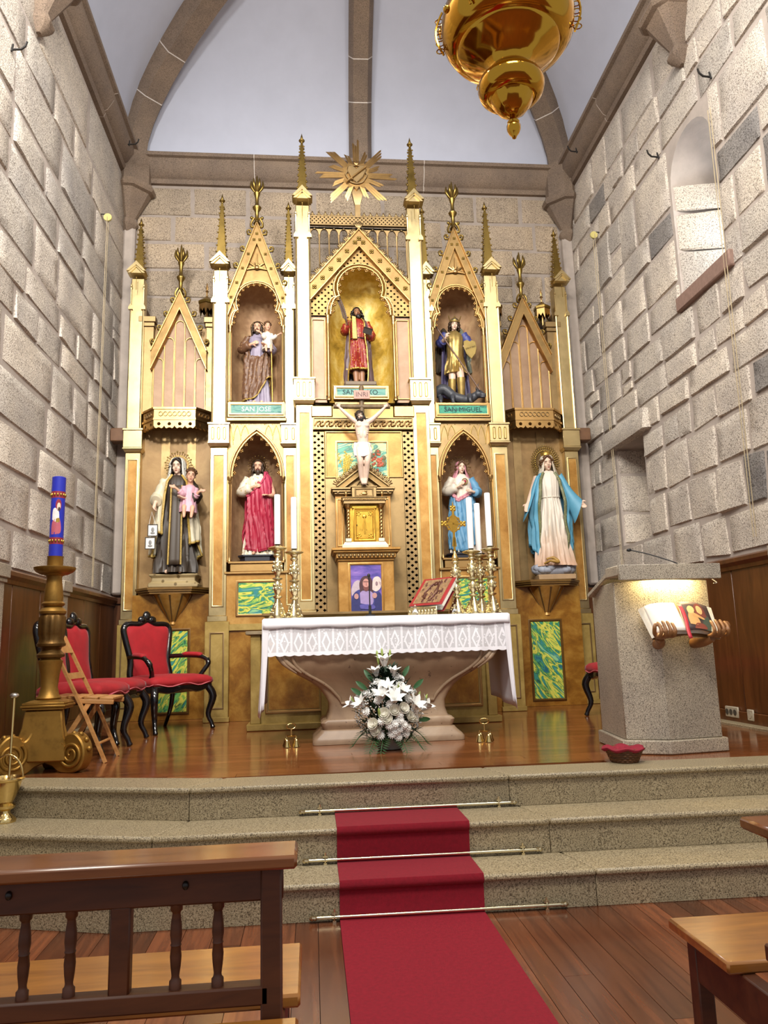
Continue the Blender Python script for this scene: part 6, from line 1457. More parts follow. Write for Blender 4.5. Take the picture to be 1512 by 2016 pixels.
r = thing('altar_cross', 'ornate brass standing cross beside the red missal', 'cross', (.655, -1.80, ZA), .1, world=False)
for n, me in (('foot', ME_B), ('shaft', ME_S)):
    o = obj(n, me, None, r, 0); o.scale = (1, 1, .84)
    if n == 'foot': obj('foot_ornament', ME_O, None, o, 0, kind='stuff'); o.scale = (.74, .74, .84)
m = MB(); m.lathe([(.012, .47), (.03, .485), (.032, .495), (.022, .515), (.01, .55), (.008, .56)], 12); m.build('socket', BRASS, r, 50)
m = MB(); m.box(-.009, .009, -.005, .005, .54, .93); m.box(-.085, .085, -.005, .005, .79, .808)
for x, z in ((-.085, .80), (.085, .80), (0, .935)):
    for dx, dz in ((0, 0), (.014, .012), (-.014, .012), (.014, -.012), (-.014, -.012)): m.ell((x+dx, 0, z+dz), (.014, .007, .014), 8, 5)
for sx in (-1, 1):
    for sz_ in (-1, 1): m.tube([(sx*.012, 0, .80+sz_*.07), (sx*.045, 0, .80+sz_*.045), (sx*.065, 0, .80+sz_*.012)], .006, 6); m.ell((sx*.045, 0, .80+sz_*.045), (.012, .005, .012), 8, 5)
m.prism([(0, .70), (.055, .80), (0, .90), (-.055, .80)], -.003, .003)
for k in range(4):
    a_ = k*PI/2+PI/4; m.tube([(.05*math.cos(a_)+.018*math.cos(q*.7), 0, .80+.05*math.sin(a_)+.018*math.sin(q*.7)) for q in range(9)], .005, 5)
m.prism([(-.012, .93), (.012, .93), (0, 1.0)], -.004, .004)
m.prism([(-.02, .60), (.02, .60), (.012, .68), (-.012, .68)], -.005, .005); m.build('cross_arms', gold('cross_gilt', '#b88f3c', .35, .2, .9, 20, .2), r, 50)
# missal on its stand
r = thing('missal', 'red missal with ornate cover leaning on a brass stand', 'book', (.375, -1.83, ZA), -.85, world=False)
Mb = tr(0, 0, .095) @ rot('X', -.74) @ sc(1.22)
M_RED = plain('red_leather', '#9c2a2e', .45); M_PAGE = plain('paper_pages', '#e8e2d2', .8, 0, .04, 60)
m = MB(); m.box(-.15, .15, -.006, .0, 0, .27, Mb); m.build('cover', M_RED, r, 30, .003)
m = MB(); m.box(-.12, .12, -.0085, -.006, .02, .25, Mb); oc_ = m.build('cover_panel', plain('carved_tan_panel', '#9a7a58', .5, .2, .4, 40), r, 0)
m = MB(); rn = random.Random(3)
for k in range(44): m.ell((rn.uniform(-.1, .1), -.009, rn.uniform(.035, .235)), (rn.uniform(.004, .012), .004, rn.uniform(.008, .02)), 6, 4, Mb)
for s in (-1, 1): m.tube([(s*.03, -.01, .06), (s*.055, -.012, .12), (s*.03, -.012, .19), (0, -.012, .215)], .007, 6, Mb)
m.ell((0, -.012, .205), (.018, .008, .02), 10, 6, Mb); m.build('cover_relief', plain('dark_relief', '#5a3226', .45, .3), oc_, 60)
m = MB(); m.box(-.148, .148, .0, .028, .004, .268, Mb); m.box(-.14, .14, .03, .055, .0, .262, Mb @ tr(-.02, 0, 0)); m.build('pages', M_PAGE, r, 30, .006)
m = MB(); m.box(-.155, .15, .057, .062, -.004, .27, Mb @ tr(-.02, 0, 0)); m.build('back_cover', M_RED, r, 30, .002)
m = MB(); m.box(-.16, .16, -.04, .16, .0, .012); m.box(-.16, .16, -.045, -.035, .0, .085)
st = m.build('stand', BRASSO, r, 30, .004); m = MB()
for i in range(9): m.ell((-.14+i*.035, -.047, .042), (.014, .006, .022), 8, 5)
m.build('stand_relief', BRASSO, st, 60)
m = MB(); m.prism([(-.01, .0), (.01, .0), (.01, .19), (-.01, .19)], .10, .13); m.build('stand_prop', BRASSO, r, 30)
# cruets, papers and the altar microphone
GL = NT('clear_glass').fin('clear_glass', (.95, .97, .97), .05, trans=1.0)
for x, y, lab in ((.265, -2.0, 'small clear glass cruet in front of the missal stand'), (.60, -1.98, 'small clear glass cruet beside the brass altar cross')):
    r = thing('cruet', lab, 'cruet', (x, y, ZA)); MB().lathe([(.001, .002), (.022, .0), (.026, .02), (.022, .045), (.01, .06), (.012, .075)], 14, (x, y, ZA)).build('glass_body', GL, r, 60); MB().lathe([(.006, .072), (.011, .082), (.004, .095)], 10, (x, y, ZA)).build('stopper', GL, r, 60)
m = MB()
for k in range(3): m.box(.02+.01*k, .23+.006*k, -1.86+.01*k, -1.70, ZA+.004*k, ZA+.004*k+.003)
tag(m.build('paper_sheets', M_PAGE), 'few loose white sheets lying on the altar beside the missal', 'paper')
MK = plain('black_microphone', '#17171a', .45)
r = thing('altar_microphone', 'black gooseneck microphone standing in front of the purple picture', 'microphone', (-.105, -1.98, ZA)); m = MB(); m.box(-.145, -.065, -2.04, -1.92, ZA, ZA+.025); m.build('foot', MK, r, 30, .006)
MB().cyl((-.105, -1.98, ZA+.02), (-.105, -1.98, ZA+.10), .012, n=10).build('socket', MK, r); MB().tube([(-.105, -1.98, ZA+.10), (-.106, -1.98, ZA+.24), (-.108, -1.985, ZA+.33)], .005, 8).build('gooseneck', MK, r); MB().ell((-.109, -1.987, ZA+.345), (.013, .013, .018), 12, 8).build('foam_head', MK, r)
# tabernacle
TY = -.50
r = thing('tabernacle', 'gilded tabernacle with twisted columns under the crucifix', 'tabernacle', (TX, TY, 1.70))
TBR = gold('tabernacle_brass', '#d4a746', .3, .2, 1.0, 14, .3, .2)
WG = plain('white_gilt_stone', '#e2d8c0', .35, .2)
m = MB(); m.frustum((TX, TY), .235, .13, 1.701, 1.735, .235, .13); m.frustum((TX, TY), .235, .13, 1.735, 1.775, .205, .11); m.build('base', WG, r, 30, .003)
m = MB(); m.box(TX-.165, TX+.165, TY-.06, TY+.12, 1.775, 2.165); m.build('case', TBR, r, 30, .003)
for s in (-1, 1):
    x = TX+s*.168; m = MB(); m.box(x-.03, x+.03, TY-.12, TY-.06, 1.775, 1.81); m.build('column_plinth', WG, r, 30, .003); rings = []
    for i in range(49):
        z = lerp(1.81, 2.12, i/48); a0 = i*.55; rings.append([(x+(.015*(1+.28*math.cos(2*(a-a0))))*math.cos(a), TY-.09+.015*(1+.28*math.cos(2*(a-a0)))*math.sin(a), z) for a in [2*PI*j/12 for j in range(12)]])
    MB().loft(rings).build('twisted_column', G1, r, 60); MB().lathe([(.016, 0), (.028, .015), (.02, .02), (.03, .045), (.03, .05)], 12, (x, TY-.09, 2.115)).build('capital', G1, r, 50)
m = MB(); m.box(TX-.215, TX+.215, TY-.135, TY+.12, 2.165, 2.195); m.box(TX-.225, TX+.225, TY-.145, TY+.12, 2.195, 2.225); m.box(TX-.235, TX+.235, TY-.155, TY+.12, 2.225, 2.235); en = m.build('entablature', G2, r, 30, .003)
m = MB()
for i in range(24): m.ell((TX-.20+i*.4/23, TY-.148, 2.21), (.008, .006, .010), 6, 4)
m.build('entablature_beads', G1, en, 60)
m = MB(); m.box(TX-.125, TX+.125, TY-.12, TY+.05, 2.235, 2.34); m.box(TX-.135, TX+.135, TY-.13, TY+.05, 2.34, 2.352); frame(m, TX-.09, TX+.09, 2.245, 2.32, .008, .01, TY-.12); at_ = m.build('attic', G2, r, 30, .003)
m = MB(); m.ell((TX, TY-.125, 2.27), (.035, .008, .018), 10, 6); m.ell((TX+.018, TY-.128, 2.295), (.012, .008, .012), 8, 5); m.ell((TX-.03, TY-.125, 2.258), (.02, .006, .01), 8, 5); m.build('lamb_relief', G1, at_, 60)
for s in (-1, 1): MB().lathe([(.016, 0), (.02, .01), (.01, .02), (.02, .04), (.012, .06), (.002, .075)], 10, (TX+s*.185, TY-.09, 2.235)).build('urn', G1, r, 50)
dm = MB(); dm.box(TX-.115, TX+.115, TY-.075, TY-.06, 1.785, 2.145); frame(dm, TX-.105, TX+.105, 1.795, 2.12, .009, .014, TY-.075); frame(dm, TX-.085, TX+.085, 1.815, 2.10, .004, .008, TY-.075); dm.box(TX-.125, TX+.125, TY-.095, TY-.06, 2.125, 2.145); d_ = dm.build('door', TBR, r, 30, .002)
m = MB()
for sx in (-1, 1):
    for z in (1.84, 2.07):
        for k in range(5): m.ell((TX+sx*.06+.018*math.cos(k*1.257), TY-.077, z+.018*math.sin(k*1.257)), (.009, .005, .009), 6, 4)
m.tube([(TX, TY-.08, 1.86), (TX, TY-.08, 2.05)], .006, 6); m.tube([(TX-.02, TY-.08, 1.90), (TX-.008, TY-.08, 2.0), (TX, TY-.08, 2.05)], .004, 5); m.tube([(TX+.02, TY-.08, 1.90), (TX+.008, TY-.08, 2.0), (TX, TY-.08, 2.05)], .004, 5); m.ell((TX, TY-.08, 2.04), (.022, .005, .02), 10, 5)
m.build('door_relief', TBR, d_, 60)
MB().cyl((TX-.08, TY-.09, 1.95), (TX-.08, TY-.07, 1.95), .006, n=8).build('keyhole', DARK, d_)
# purple picture of a shepherd carrying a lamb (flat print in a frame)
PY = YC-.325; PX = -.035
r = thing('shepherd_picture', 'purple picture of a bearded shepherd carrying a lamb on his shoulders', 'picture', (PX, PY, 1.0))
m = MB(); frame(m, PX-.165, PX+.165, 1.02, 1.545, .012, .02, PY); m.build('picture_frame', AMB, r, 30)
t = NT('violet_dusk_sky'); co = t.coord('Object', (1.5, 1, 7)); n1 = t.noise(co, 2.2, 4, .6, .6); M_SKYP = t.fin('violet_dusk_sky', t.ramp(n1, [(.3, srgb('#3c3a86')), (.5, srgb('#6a55a6')), (.62, srgb('#8a6cb8')), (.75, srgb('#c6a2c4'))]), .35)
pr = MB().box(PX-.155, PX+.155, PY-.004, PY, 1.02, 1.535).build('print', M_SKYP, r, 0)
LAY = [0]
def blob(name, hexc, pts, sm_=True):
    LAY[0] += 1; P_ = spline([(x, 0, z) for x, z in pts]+[(pts[0][0], 0, pts[0][1])], 4)[:-1] if sm_ else [V(x, 0, z) for x, z in pts]
    y = PY-.004-.0006*LAY[0]; m = MB(); m.prism([(PX+p.x, 1.02+p.z) for p in P_], y-.0006, PY-.003); m.build(name, plain(name+'_ink', hexc, .4, 0, .12, 25), pr, 0)
def el(cx, cz, a, b, n=10): return [(cx+a*math.cos(2*PI*i/n), cz+b*math.sin(2*PI*i/n)) for i in range(n)]
blob('printed_lamb_body', '#b7a6b0', [(-.145, .21), (-.09, .20), (-.05, .31), (-.07, .36), (-.12, .34), (-.148, .27)])
blob('printed_robe', '#3a3c80', [(-.15, .002), (.15, .002), (.152, .20), (.10, .262), (.02, .275), (-.06, .27), (-.12, .235), (-.15, .16)])
blob('printed_cloak', '#2f2f66', [(-.15, .002), (-.06, .002), (-.05, .12), (-.085, .235), (-.12, .225), (-.15, .15)]); blob('printed_cloak_side', '#2f2f66', [(.06, .002), (.15, .002), (.152, .19), (.11, .235), (.08, .15)])
blob('printed_shirt', '#9d88b6', [(-.06, .13), (.06, .12), (.06, .25), (.0, .29), (-.06, .255)])
blob('printed_hair', '#4a2c30', [(-.06, .235), (-.035, .255), (.04, .25), (.068, .235), (.07, .33), (.035, .395), (-.03, .395), (-.068, .33)])
blob('printed_lamb_head', '#d2c2bc', [(.06, .265), (.10, .245), (.145, .285), (.148, .365), (.115, .395), (.07, .37)]); blob('printed_lamb_ear', '#b39c9c', [(.125, .35), (.153, .33), (.15, .30), (.132, .32)])
blob('printed_face', '#c08a80', el(-.002, .325, .033, .05)); blob('printed_brow', '#5c3632', [(-.028, .34), (.026, .34), (.024, .346), (-.026, .347)]); blob('printed_nose', '#a56f66', [(-.005, .305), (.006, .305), (.003, .335), (-.002, .335)]); blob('printed_beard', '#74423c', [(-.032, .31), (-.014, .292), (.012, .292), (.03, .31), (.022, .265), (-.002, .25), (-.024, .265)])
blob('printed_hand', '#b88a86', el(-.10, .20, .022, .028)); blob('printed_fist', '#b88a86', el(.082, .205, .024, .028)); blob('printed_lamb_nose', '#8a7076', el(.105, .325, .012, .02)); blob('printed_sash', '#57509a', [(-.06, .075), (.07, .07), (.07, .11), (-.06, .118)])
# flowers ---------------------------------------------------------------
WP = plain('white_petal', '#f4f4f0', .6, 0, .04, 30); CP_ = plain('cream_petal', '#f0ede0', .6, 0, .05, 30); GRN = plain('leaf_green', '#2f5a30', .5, 0, .3, 12); GRL = plain('bud_green', '#9cb05c', .5, 0, .15, 20); DGR = plain('dark_foliage', '#26402a', .6, 0, .3, 12); STM = plain('stamen_brown', '#8a5a34', .6)
def petal(mb, L, w, curve, m, n=5):
    rows = []
    for i in range(n+1):
        u_ = i/n; ww = w*math.sin(PI*min(1, .12+u_*.88))**.8*(1 if i < n else .05); rows.append([(x*ww, -.004*abs(x), 0) for x in (-1, -.5, 0, .5, 1)]); z = L*u_; d = curve*u_*u_
        rows[-1] = [(x*ww, d+abs(x)*-.12*w, z-.35*d*u_) for x in (-1, -.5, 0, .5, 1)]
    mb.loft(rows, closed=False, m=m)
def lily():
    mb = MB()
    for k in range(6): petal(mb, .085, .019, .055, rot('Z', k*PI/3) @ tr(0, .006, 0))
    for k in range(6): mb.tube([(0, 0, .01), (.012*math.cos(k), .012*math.sin(k), .05)], .0014, 4)
    return mb.mesh('lily')
def mum():
    mb = MB()
    for ring, (n, L, c, up__) in enumerate(((14, .032, .030, .0), (11, .026, .018, .004), (8, .018, .010, .007))):
        for k in range(n): petal(mb, L, .0065, c*.5, tr(0, 0, up__) @ rot('Z', 2*PI*k/n+ring*.3) @ rot('X', -1.25+ring*.28), 3)
    mb.ell((0, 0, .006), (.008, .008, .006), 8, 5); return mb.mesh('chrysanthemum')
def rose():
    mb = MB()
    for ring, (n, r_, h_) in enumerate(((6, .028, .024), (5, .021, .030), (3, .012, .032))):
        for k in range(n):
            a = 2*PI*k/n+ring; rows = []
            for i in range(5):
                u_ = i/4; rr = r_*(.45+.75*u_); rows.append([(rr*math.cos(a+b), rr*math.sin(a+b), -.012+h_*u_-.004*abs(b)) for b in (-.9, -.45, 0, .45, .9)])
            mb.loft(rows, closed=False)
    mb.ell((0, 0, -.006), (.018, .018, .012), 8, 6); return mb.mesh('rose')
def bud(): return MB().tube([(0, 0, -.03), (0, 0, 0), (0, 0, .02), (0, 0, .045), (0, 0, .062)], [.003, .008, .011, .009, .002], 8).mesh('lily_bud')
def fern():
    mb = MB(); cv = spline([(0, 0, 0), (0, .05, .03), (0, .13, -.01), (0, .19, -.08)], 6); mb.tube(cv, .0025, 5)
    for i, p in enumerate(cv[2:]):
        L = .055*math.sin(PI*(i+1.5)/(len(cv)))+.008
        for s in (-1, 1): mb.add([p+V(0, -.006, 0), p+V(s*L*.5, .012, -.004), p+V(s*L, .03, -.012), p+V(s*L*.5, .022, -.008)], [(0, 1, 2, 3)])
    return mb.mesh('fern_frond')
def leafm():
    mb = MB(); petal(mb, .11, .018, .03, Matrix()); return mb.mesh('leaf')
FM = {k: f() for k, f in (('lily', lily), ('chrysanthemum', mum), ('rose', rose), ('lily_bud', bud), ('fern_frond', fern), ('leaf', leafm))}
for k, me in FM.items():
    me.shade_smooth(); me.materials.append({'lily': WP, 'chrysanthemum': WP, 'rose': CP_, 'lily_bud': GRL, 'fern_frond': GRN, 'leaf': GRN}[k])
FX, FY = -.035, -2.60
r = thing('flower_arrangement', 'white lilies, roses and chrysanthemums arranged before the altar', 'flowers', (FX, FY, 0))
MB().lathe([(.001, .003), (.085, .003), (.10, .05), (.105, .08), (.09, .08), (.08, .02), (.001, .015)], 24, (FX, FY, 0)).build('pot', plain('grey_pot', '#8c8a84', .6), r, 50)
m = MB(); rn = random.Random(21)
for k in range(760):
    a = rn.uniform(0, 2*PI); z = rn.uniform(.07, .58); rr = interp([(.07, .13), (.15, .20), (.28, .215), (.42, .14), (.55, .07), (.6, .03)], z)*rn.uniform(.45, 1.06)
    petal(m, rn.uniform(.05, .1), .014, .02, tr(FX+rr*math.cos(a), FY+rr*.8*math.sin(a), z-.03) @ rot('Z', a-PI/2) @ rot('X', -rn.uniform(.2, 1.3)), 3)
m.build('foliage', DGR, r, 60, kind='stuff')
m = MB()
for k in range(520):
    a = rn.uniform(PI*.9, 2*PI*1.05); z = rn.uniform(.10, .5); rr = interp([(.1, .17), (.2, .24), (.3, .235), (.42, .15), (.55, .08)], z)*rn.uniform(.8, 1.03); m.ell((FX+rr*1.04*math.cos(a), FY+rr*.84*math.sin(a), z), (.006, .006, .006), 5, 3)
m.build('gypsophila', WP, r, 60, kind='stuff')
def bloom(kind, x, z, out=None, s=1.0, tilt=0, roll=0):
    rr = interp([(.0, .15), (.1, .20), (.2, .255), (.3, .25), (.42, .16), (.55, .09), (.68, .03)], z); x_ = clamp(x, -.99*rr if abs(x) < rr else x, rr if abs(x) < rr else x)
    dy = math.sqrt(max(0, 1-min(1, abs(x)/max(rr, .01))**2))*rr*.8; p = V(FX+x, FY-dy*1.1-.02, z)
    d = V(x*1.2, -dy-.06, .10+(.35 if kind == 'lily' and z > .5 else 0)+tilt).normalized()
    o = bpy.data.objects.new(kind, FM[kind]); COL.objects.link(o); o.parent = r; o.location = p-V(*OFF[r.name])-d*.02; o.rotation_mode = 'QUATERNION'
    o.rotation_quaternion = d.to_track_quat('Z', 'Y') @ Matrix.Rotation(roll+rn.uniform(0, 1), 3, 'Z').to_quaternion(); o.scale = (s, s, s)
for x, z, s in ((-.03, .60, 1.05), (-.09, .53, .9), (.03, .53, .85), (-.06, .38, 1), (.02, .345, 1.15), (.16, .30, 1.1), (.25, .28, 1.1), (-.20, .32, .95), (-.26, .31, .9), (-.02, .43, .9), (.09, .40, .85)): bloom('lily', x, z, s=s*1.2, tilt=.15)
for x, z in ((.06, .52), (.10, .50), (.085, .46), (-.10, .48), (-.06, .47), (-.13, .45), (-.02, .46), (.13, .43), (.17, .42), (.20, .40), (-.17, .40), (-.21, .39), (-.14, .41), (-.24, .37), (.01, .41), (.05, .43), (.02, .20), (.06, .22), (.09, .19), (.055, .165), (.12, .17), (.02, .15), (.0, .13), (-.1, .36), (.14, .36), (.05, .11), (-.02, .19), (-.08, .22), (-.19, .28), (.18, .27), (.06, .26), (-.09, .12), (-.01, .33), (.11, .13)): bloom('chrysanthemum', x, z, s=1.22)
for x, z in ((-.06, .27), (-.04, .235), (-.14, .20), (-.12, .155), (.02, .29), (.14, .24), (.17, .235), (.09, .30)): bloom('rose', x, z, s=1.25)
for x, z in ((-.075, .66), (-.04, .675), (.015, .665), (-.07, .63), (.22, .36), (.27, .34), (-.26, .34), (-.09, .27), (.06, .43)): bloom('lily_bud', x, z, s=.9, tilt=.8)
for k, (a, zz) in enumerate(((-2.2, .09), (-1.9, .08), (-1.2, .07), (-.7, .1), (-.3, .12), (-2.9, .12))):
    o = bpy.data.objects.new('fern_frond', FM['fern_frond']); COL.objects.link(o); o.parent = r; o.location = (.07*math.cos(a), .06*math.sin(a), zz); o.rotation_euler = (0, 0, a-PI/2); o.scale = (1.1,)*3
for x, z, a in ((.10, .52, .6), (-.12, .50, -.6), (-.16, .44, -.9), (.18, .44, .9), (.20, .22, 1.6), (-.19, .40, -1.0)):
    o = bpy.data.objects.new('leaf', FM['leaf']); COL.objects.link(o); o.parent = r; o.location = (x, -.05, z-.02); o.rotation_euler = (0, a, 0)
# altar bells
def bells(x, y, rz, lab, four=True):
    r = thing('altar_bells', lab, 'bell', (x, y, 0), rz, 'brass altar bells', world=False)
    m = MB(); m.cyl((0, 0, .07), (0, 0, .13), .006, n=8)
    for a in range(4): m.tube([(0, 0, .075), (.045*math.cos(a*PI/2+.6), .045*math.sin(a*PI/2+.6), .078)], .006, 6)
    m.build('bracket', BRASS, r, 50)
    MB().tube([(.034*math.cos(2*PI*i/20), 0, .148+.02*math.sin(2*PI*i/20)) for i in range(20)], .005, 6, closed=True).build('handle', BRASS, r, 60)
    for a in range(4):
        c = (.05*math.cos(a*PI/2+.6), .05*math.sin(a*PI/2+.6), 0)
        MB().lathe([(.028, .002), (.027, .008), (.02, .025), (.017, .045), (.013, .055), (.005, .06), (.004, .075)], 16, c).build('bell', BRASS, r, 50)
bells(-.745, -2.25, .3, 'cluster of four brass altar bells on the floor nearest the red chairs'); bells(.70, -2.42, -.2, 'cluster of brass altar bells on the floor nearest the ambo')
# ---------------------------------------------------------------- ambo, chairs, paschal candle
A_ = [(1.49, -2.74), (1.42, -3.32), (1.665, -3.43), (2.05, -3.37), (2.05, -2.74)]
am = thing('ambo', 'speckled granite ambo with lamp under its top and carved wooden hands', 'ambo', (1.75, -3.1, 0))
def poly_slab(P, z0, z1, k0=1.0, k1=1.0, c=(1.75, -3.08)):
    m = MB(); m.loft([[(c[0]+(x-c[0])*k, c[1]+(y-c[1])*k, z) for x, y in P] for z, k in ((z0, k0), (z1, k1))]); return m
poly_slab(A_, 0.0, .085, 1.08, 1.08).build('plinth', M_AMBO, am, 20, .006)
poly_slab(A_, .085, 1.10).build('body', M_AMBO, am, 20, .006)
MB().box(1.385, 2.07, -3.50, -3.28, 1.125, 1.195).build('top_slab', M_AMBO, am, 20, .008); MB().box(1.385, 2.07, -3.52, -3.495, 1.095, 1.195).build('slab_lip', M_AMBO, am, 20, .004)
m = MB(); m.box(-.0, .5, -.32, .32, 0, .03, tr(1.75, -3.27, 1.17) @ rot('Z', PI/2) @ rot('Y', .30) @ tr(-.02, 0, 0)); m.build('reading_slope', M_AMBO, am, 20, .004)
t = NT('warm_lamp_glow'); t.b.inputs['Emission Color'].default_value = (1, .78, .38, 1); t.b.inputs['Emission Strength'].default_value = 120; M_GLOW = t.fin('warm_lamp_glow', (1, .9, .6), .4)
MB().box(1.56, 1.94, -3.485, -3.455, 1.112, 1.124).build('lamp_strip', M_GLOW, am, 0)
MB().tube(spline([(2.07, -3.40, 1.10), (2.09, -3.42, 1.075), (2.06, -3.43, 1.07)], 4), .003, 5).build('lamp_wire', plain('white_wire', '#d8d4cc', .5), am)
HANDW = plain('carved_brown_wood', '#8a5e36', .45, 0, .2, 20)
def grip(wx, sx):
    """hand coming out of the stone, palm up under the book, fingers curling up over its lower edge"""
    m = MB(); wp = V(wx, -3.555, .715); k = 1.0
    m.tube(spline([(wx-sx*.05, -3.40, .685), (wx-sx*.03, -3.49, .69), (wx, -3.555, .715)], 5), [.036, .035, .034, .033, .032, .031, .030, .029, .028, .027, .027], 12)
    m.ell((wx+sx*.01, -3.60, .735), (.046, .040, .022), 14, 8)
    for f in range(4):
        x = wx-.045+f*.030; L = (1.0, 1.12, 1.08, .88)[f]
        m.tube(spline([(x, -3.60, .73), (x, -3.655, .735), (x+.002, -3.675, .765*1.0), (x+.003, -3.650, .765+.038*L), (x+.004, -3.625, .772+.05*L)], 4), [.0118]*9+[.0108]*5+[.0098, .0085, .006], 9)
    tx = wx+sx*.05
    m.tube(spline([(wx+sx*.03, -3.585, .73), (tx+sx*.012, -3.62, .755), (tx+sx*.018, -3.64, .79), (tx+sx*.01, -3.635, .815)], 4), [.015]*5+[.0135]*4+[.011, .010, .008, .007], 9)
    me = remesh(m, .0045, 3)
    for v_ in me.vertices: v_.co -= Vector(OFF[am.name])
    obj('carved_hand', me, HANDW, am, 180)
grip(1.60, -1); grip(1.945, 1)
# gooseneck microphone clamped to the ambo
r = thing('ambo_microphone', 'thin black gooseneck microphone rising from the ambo top', 'microphone', (1.90, -3.35, 1.195))
MB().tube(spline([(1.90, -3.35, 1.195), (1.84, -3.33, 1.23), (1.72, -3.25, 1.29), (1.62, -3.2, 1.325)], 6), .004, 8).build('gooseneck', MK, r, 60); MB().ell((1.605, -3.195, 1.328), (.018, .012, .012), 12, 8).build('foam_head', MK, r, 60); MB().lathe([(.016, 0), (.016, .01), (.008, .014)], 12, (1.90, -3.35, 1.195)).build('foot', MK, r)
# open lectionary with a picture page
r = thing('lectionary', 'open book with blank page and picture page held by the carved hands', 'book', (1.80, -3.62, .76))
BM = tr(1.765, -3.60, .765) @ rot('X', -.50) @ sc(.84)
def leafsurf(x0, x1, h0, h1, y, bulge, nx=14, skew=0): return [[(lerp(x0, x1, i/nx)+skew*v, y-bulge*math.sin(PI*(i/nx)**.7), lerp(h0, h1, v)) for i in range(nx+1)] for v in [q/8 for q in range(9)]]
WPG = plain('blank_page', '#efeae0', .7, 0, .02)
m = MB(); m.loft(leafsurf(-.235, 0, 0, .245, -.0, .035, skew=-.03), closed=False, m=BM @ rot('Z', -.22)); solid(m.build('blank_page', WPG, r, 60), .003)
m = MB(); m.loft(leafsurf(0, .265, 0, .245, .0, .03, skew=.0), closed=False, m=BM @ rot('Z', .25)); rp_ = solid(m.build('picture_page', plain('dark_picture_ground', '#4a3a3a', .5, 0, .25, 10), r, 60), .003)
m = MB()
for k in range(4): m.loft(leafsurf(-.25-.005*k, 0, -.004*k, .245, .008+.006*k, .03, skew=-.035), closed=False, m=BM @ rot('Z', -.23)); m.loft(leafsurf(0, .30+.006*k, -.004*k, .245, .008+.006*k, .026, skew=.02), closed=False, m=BM @ rot('Z', .26))
m.build('page_block', M_PAGE, r, 60)
m = MB(); m.box(-.27, 0, .034, .038, -.02, .25, BM @ rot('Z', -.24)); m.box(0, .32, .034, .038, -.02, .25, BM @ rot('Z', .27)); m.build('cover', plain('tan_cover', '#8a6a44', .5), r, 30)
def onpage(name, hexc, pts, k):
    P_ = spline([(x, 0, z) for x, z in pts]+[(pts[0][0], 0, pts[0][1])], 4)[:-1]
    m = MB(); n = len(P_); cx = sum(p.x for p in P_)/n; cz = sum(p.z for p in P_)/n
    f = lambda x, z: BM @ rot('Z', .25) @ V(x, -.03*math.sin(PI*clamp(x/.265, 0, 1)**.7)-.0025-.0006*k, z)
    vs = [f(cx, cz)]+[f(p.x, p.z) for p in P_]; m.add(vs, [(0, 1+i, 1+(i+1) % n) for i in range(n)]); m.build(name, plain(name+'_ink', hexc, .5, 0, .1, 30), rp_, 60)
onpage('printed_mantle', '#4c5a4e', [(.06, .01), (.235, .01), (.24, .11), (.20, .15), (.15, .13), (.09, .10)], 1)
onpage('printed_hood', '#7c4038', [(.10, .13), (.20, .12), (.205, .19), (.17, .232), (.125, .228), (.098, .19)], 2)
onpage('printed_face', '#d8b07a', [(.118, .155), (.15, .138), (.175, .16), (.178, .195), (.15, .215), (.122, .20)], 3)
onpage('printed_infant', '#cfa068', [(.03, .05), (.08, .04), (.115, .06), (.11, .10), (.09, .145), (.05, .155), (.03, .11)], 4)
onpage('printed_infant_head', '#d8b27c', [(.04, .145), (.075, .14), (.095, .165), (.09, .195), (.06, .205), (.038, .18)], 5)
onpage('printed_arm', '#cfa068', [(.07, .12), (.15, .095), (.175, .105), (.12, .13), (.08, .145)], 5)
onpage('printed_sleeve', '#8a4638', [(.05, .01), (.16, .01), (.15, .05), (.08, .055)], 5)
onpage('page_corner', '#cfc6a8', [(.20, .005), (.255, .005), (.255, .09), (.23, .06)], 4)
m = MB(); rows = []
for i in range(14): u_ = i/13; p = BM @ V(-.003+.01*math.sin(u_*5), -.012-.015*u_, .22-.30*u_); rows.append([p+V(-.011, 0, 0), p+V(.011, -.004, 0)])
m.loft(rows, closed=False); solid(m.build('ribbon', plain('red_ribbon', '#b5283c', .5), r, 60), .002)
# wicker basket with red cloth
BX, BY = 1.275, -3.63
r = thing('collection_basket', 'small wicker basket lined with red cloth on the top step', 'basket', (BX, BY, 0)); WK = wood('wicker', '#4a2a14', '#7a4e28', (30, 30, 30), .5, .2)
for k in range(7):
    z = .008+k*.0115; rr = lerp(.075, .105, k/6); MB().tube([((rr+.004*math.cos(i*PI+k*PI))*math.cos(2*PI*i/36)+BX, (rr+.004*math.cos(i*PI+k*PI))*math.sin(2*PI*i/36)+BY, z) for i in range(36)], .0068, 6, closed=True).build('wicker_coil', WK, r, 60)
MB().lathe([(.001, .004), (.072, .004), (.072, .012), (.001, .012)], 24, (BX, BY, 0)).build('basket_floor', WK, r)
m = MB(); rings = []
for rr, z in ((.108, .066), (.124, .076), (.124, .083), (.108, .088), (.085, .080), (.05, .066), (.004, .062)): rings.append([(BX+rr*(1+.05*math.sin(5*a)+.03*math.sin(11*a))*math.cos(a), BY+rr*(1+.05*math.sin(5*a))*math.sin(a), z+.006*math.sin(6*a)) for a in [2*PI*j/40 for j in range(40)]])
m.loft(rings, caps=False); m.build('cloth_lining', plain('crimson_cloth', '#8e1630', .8, 0, .15, 30), r, 70)
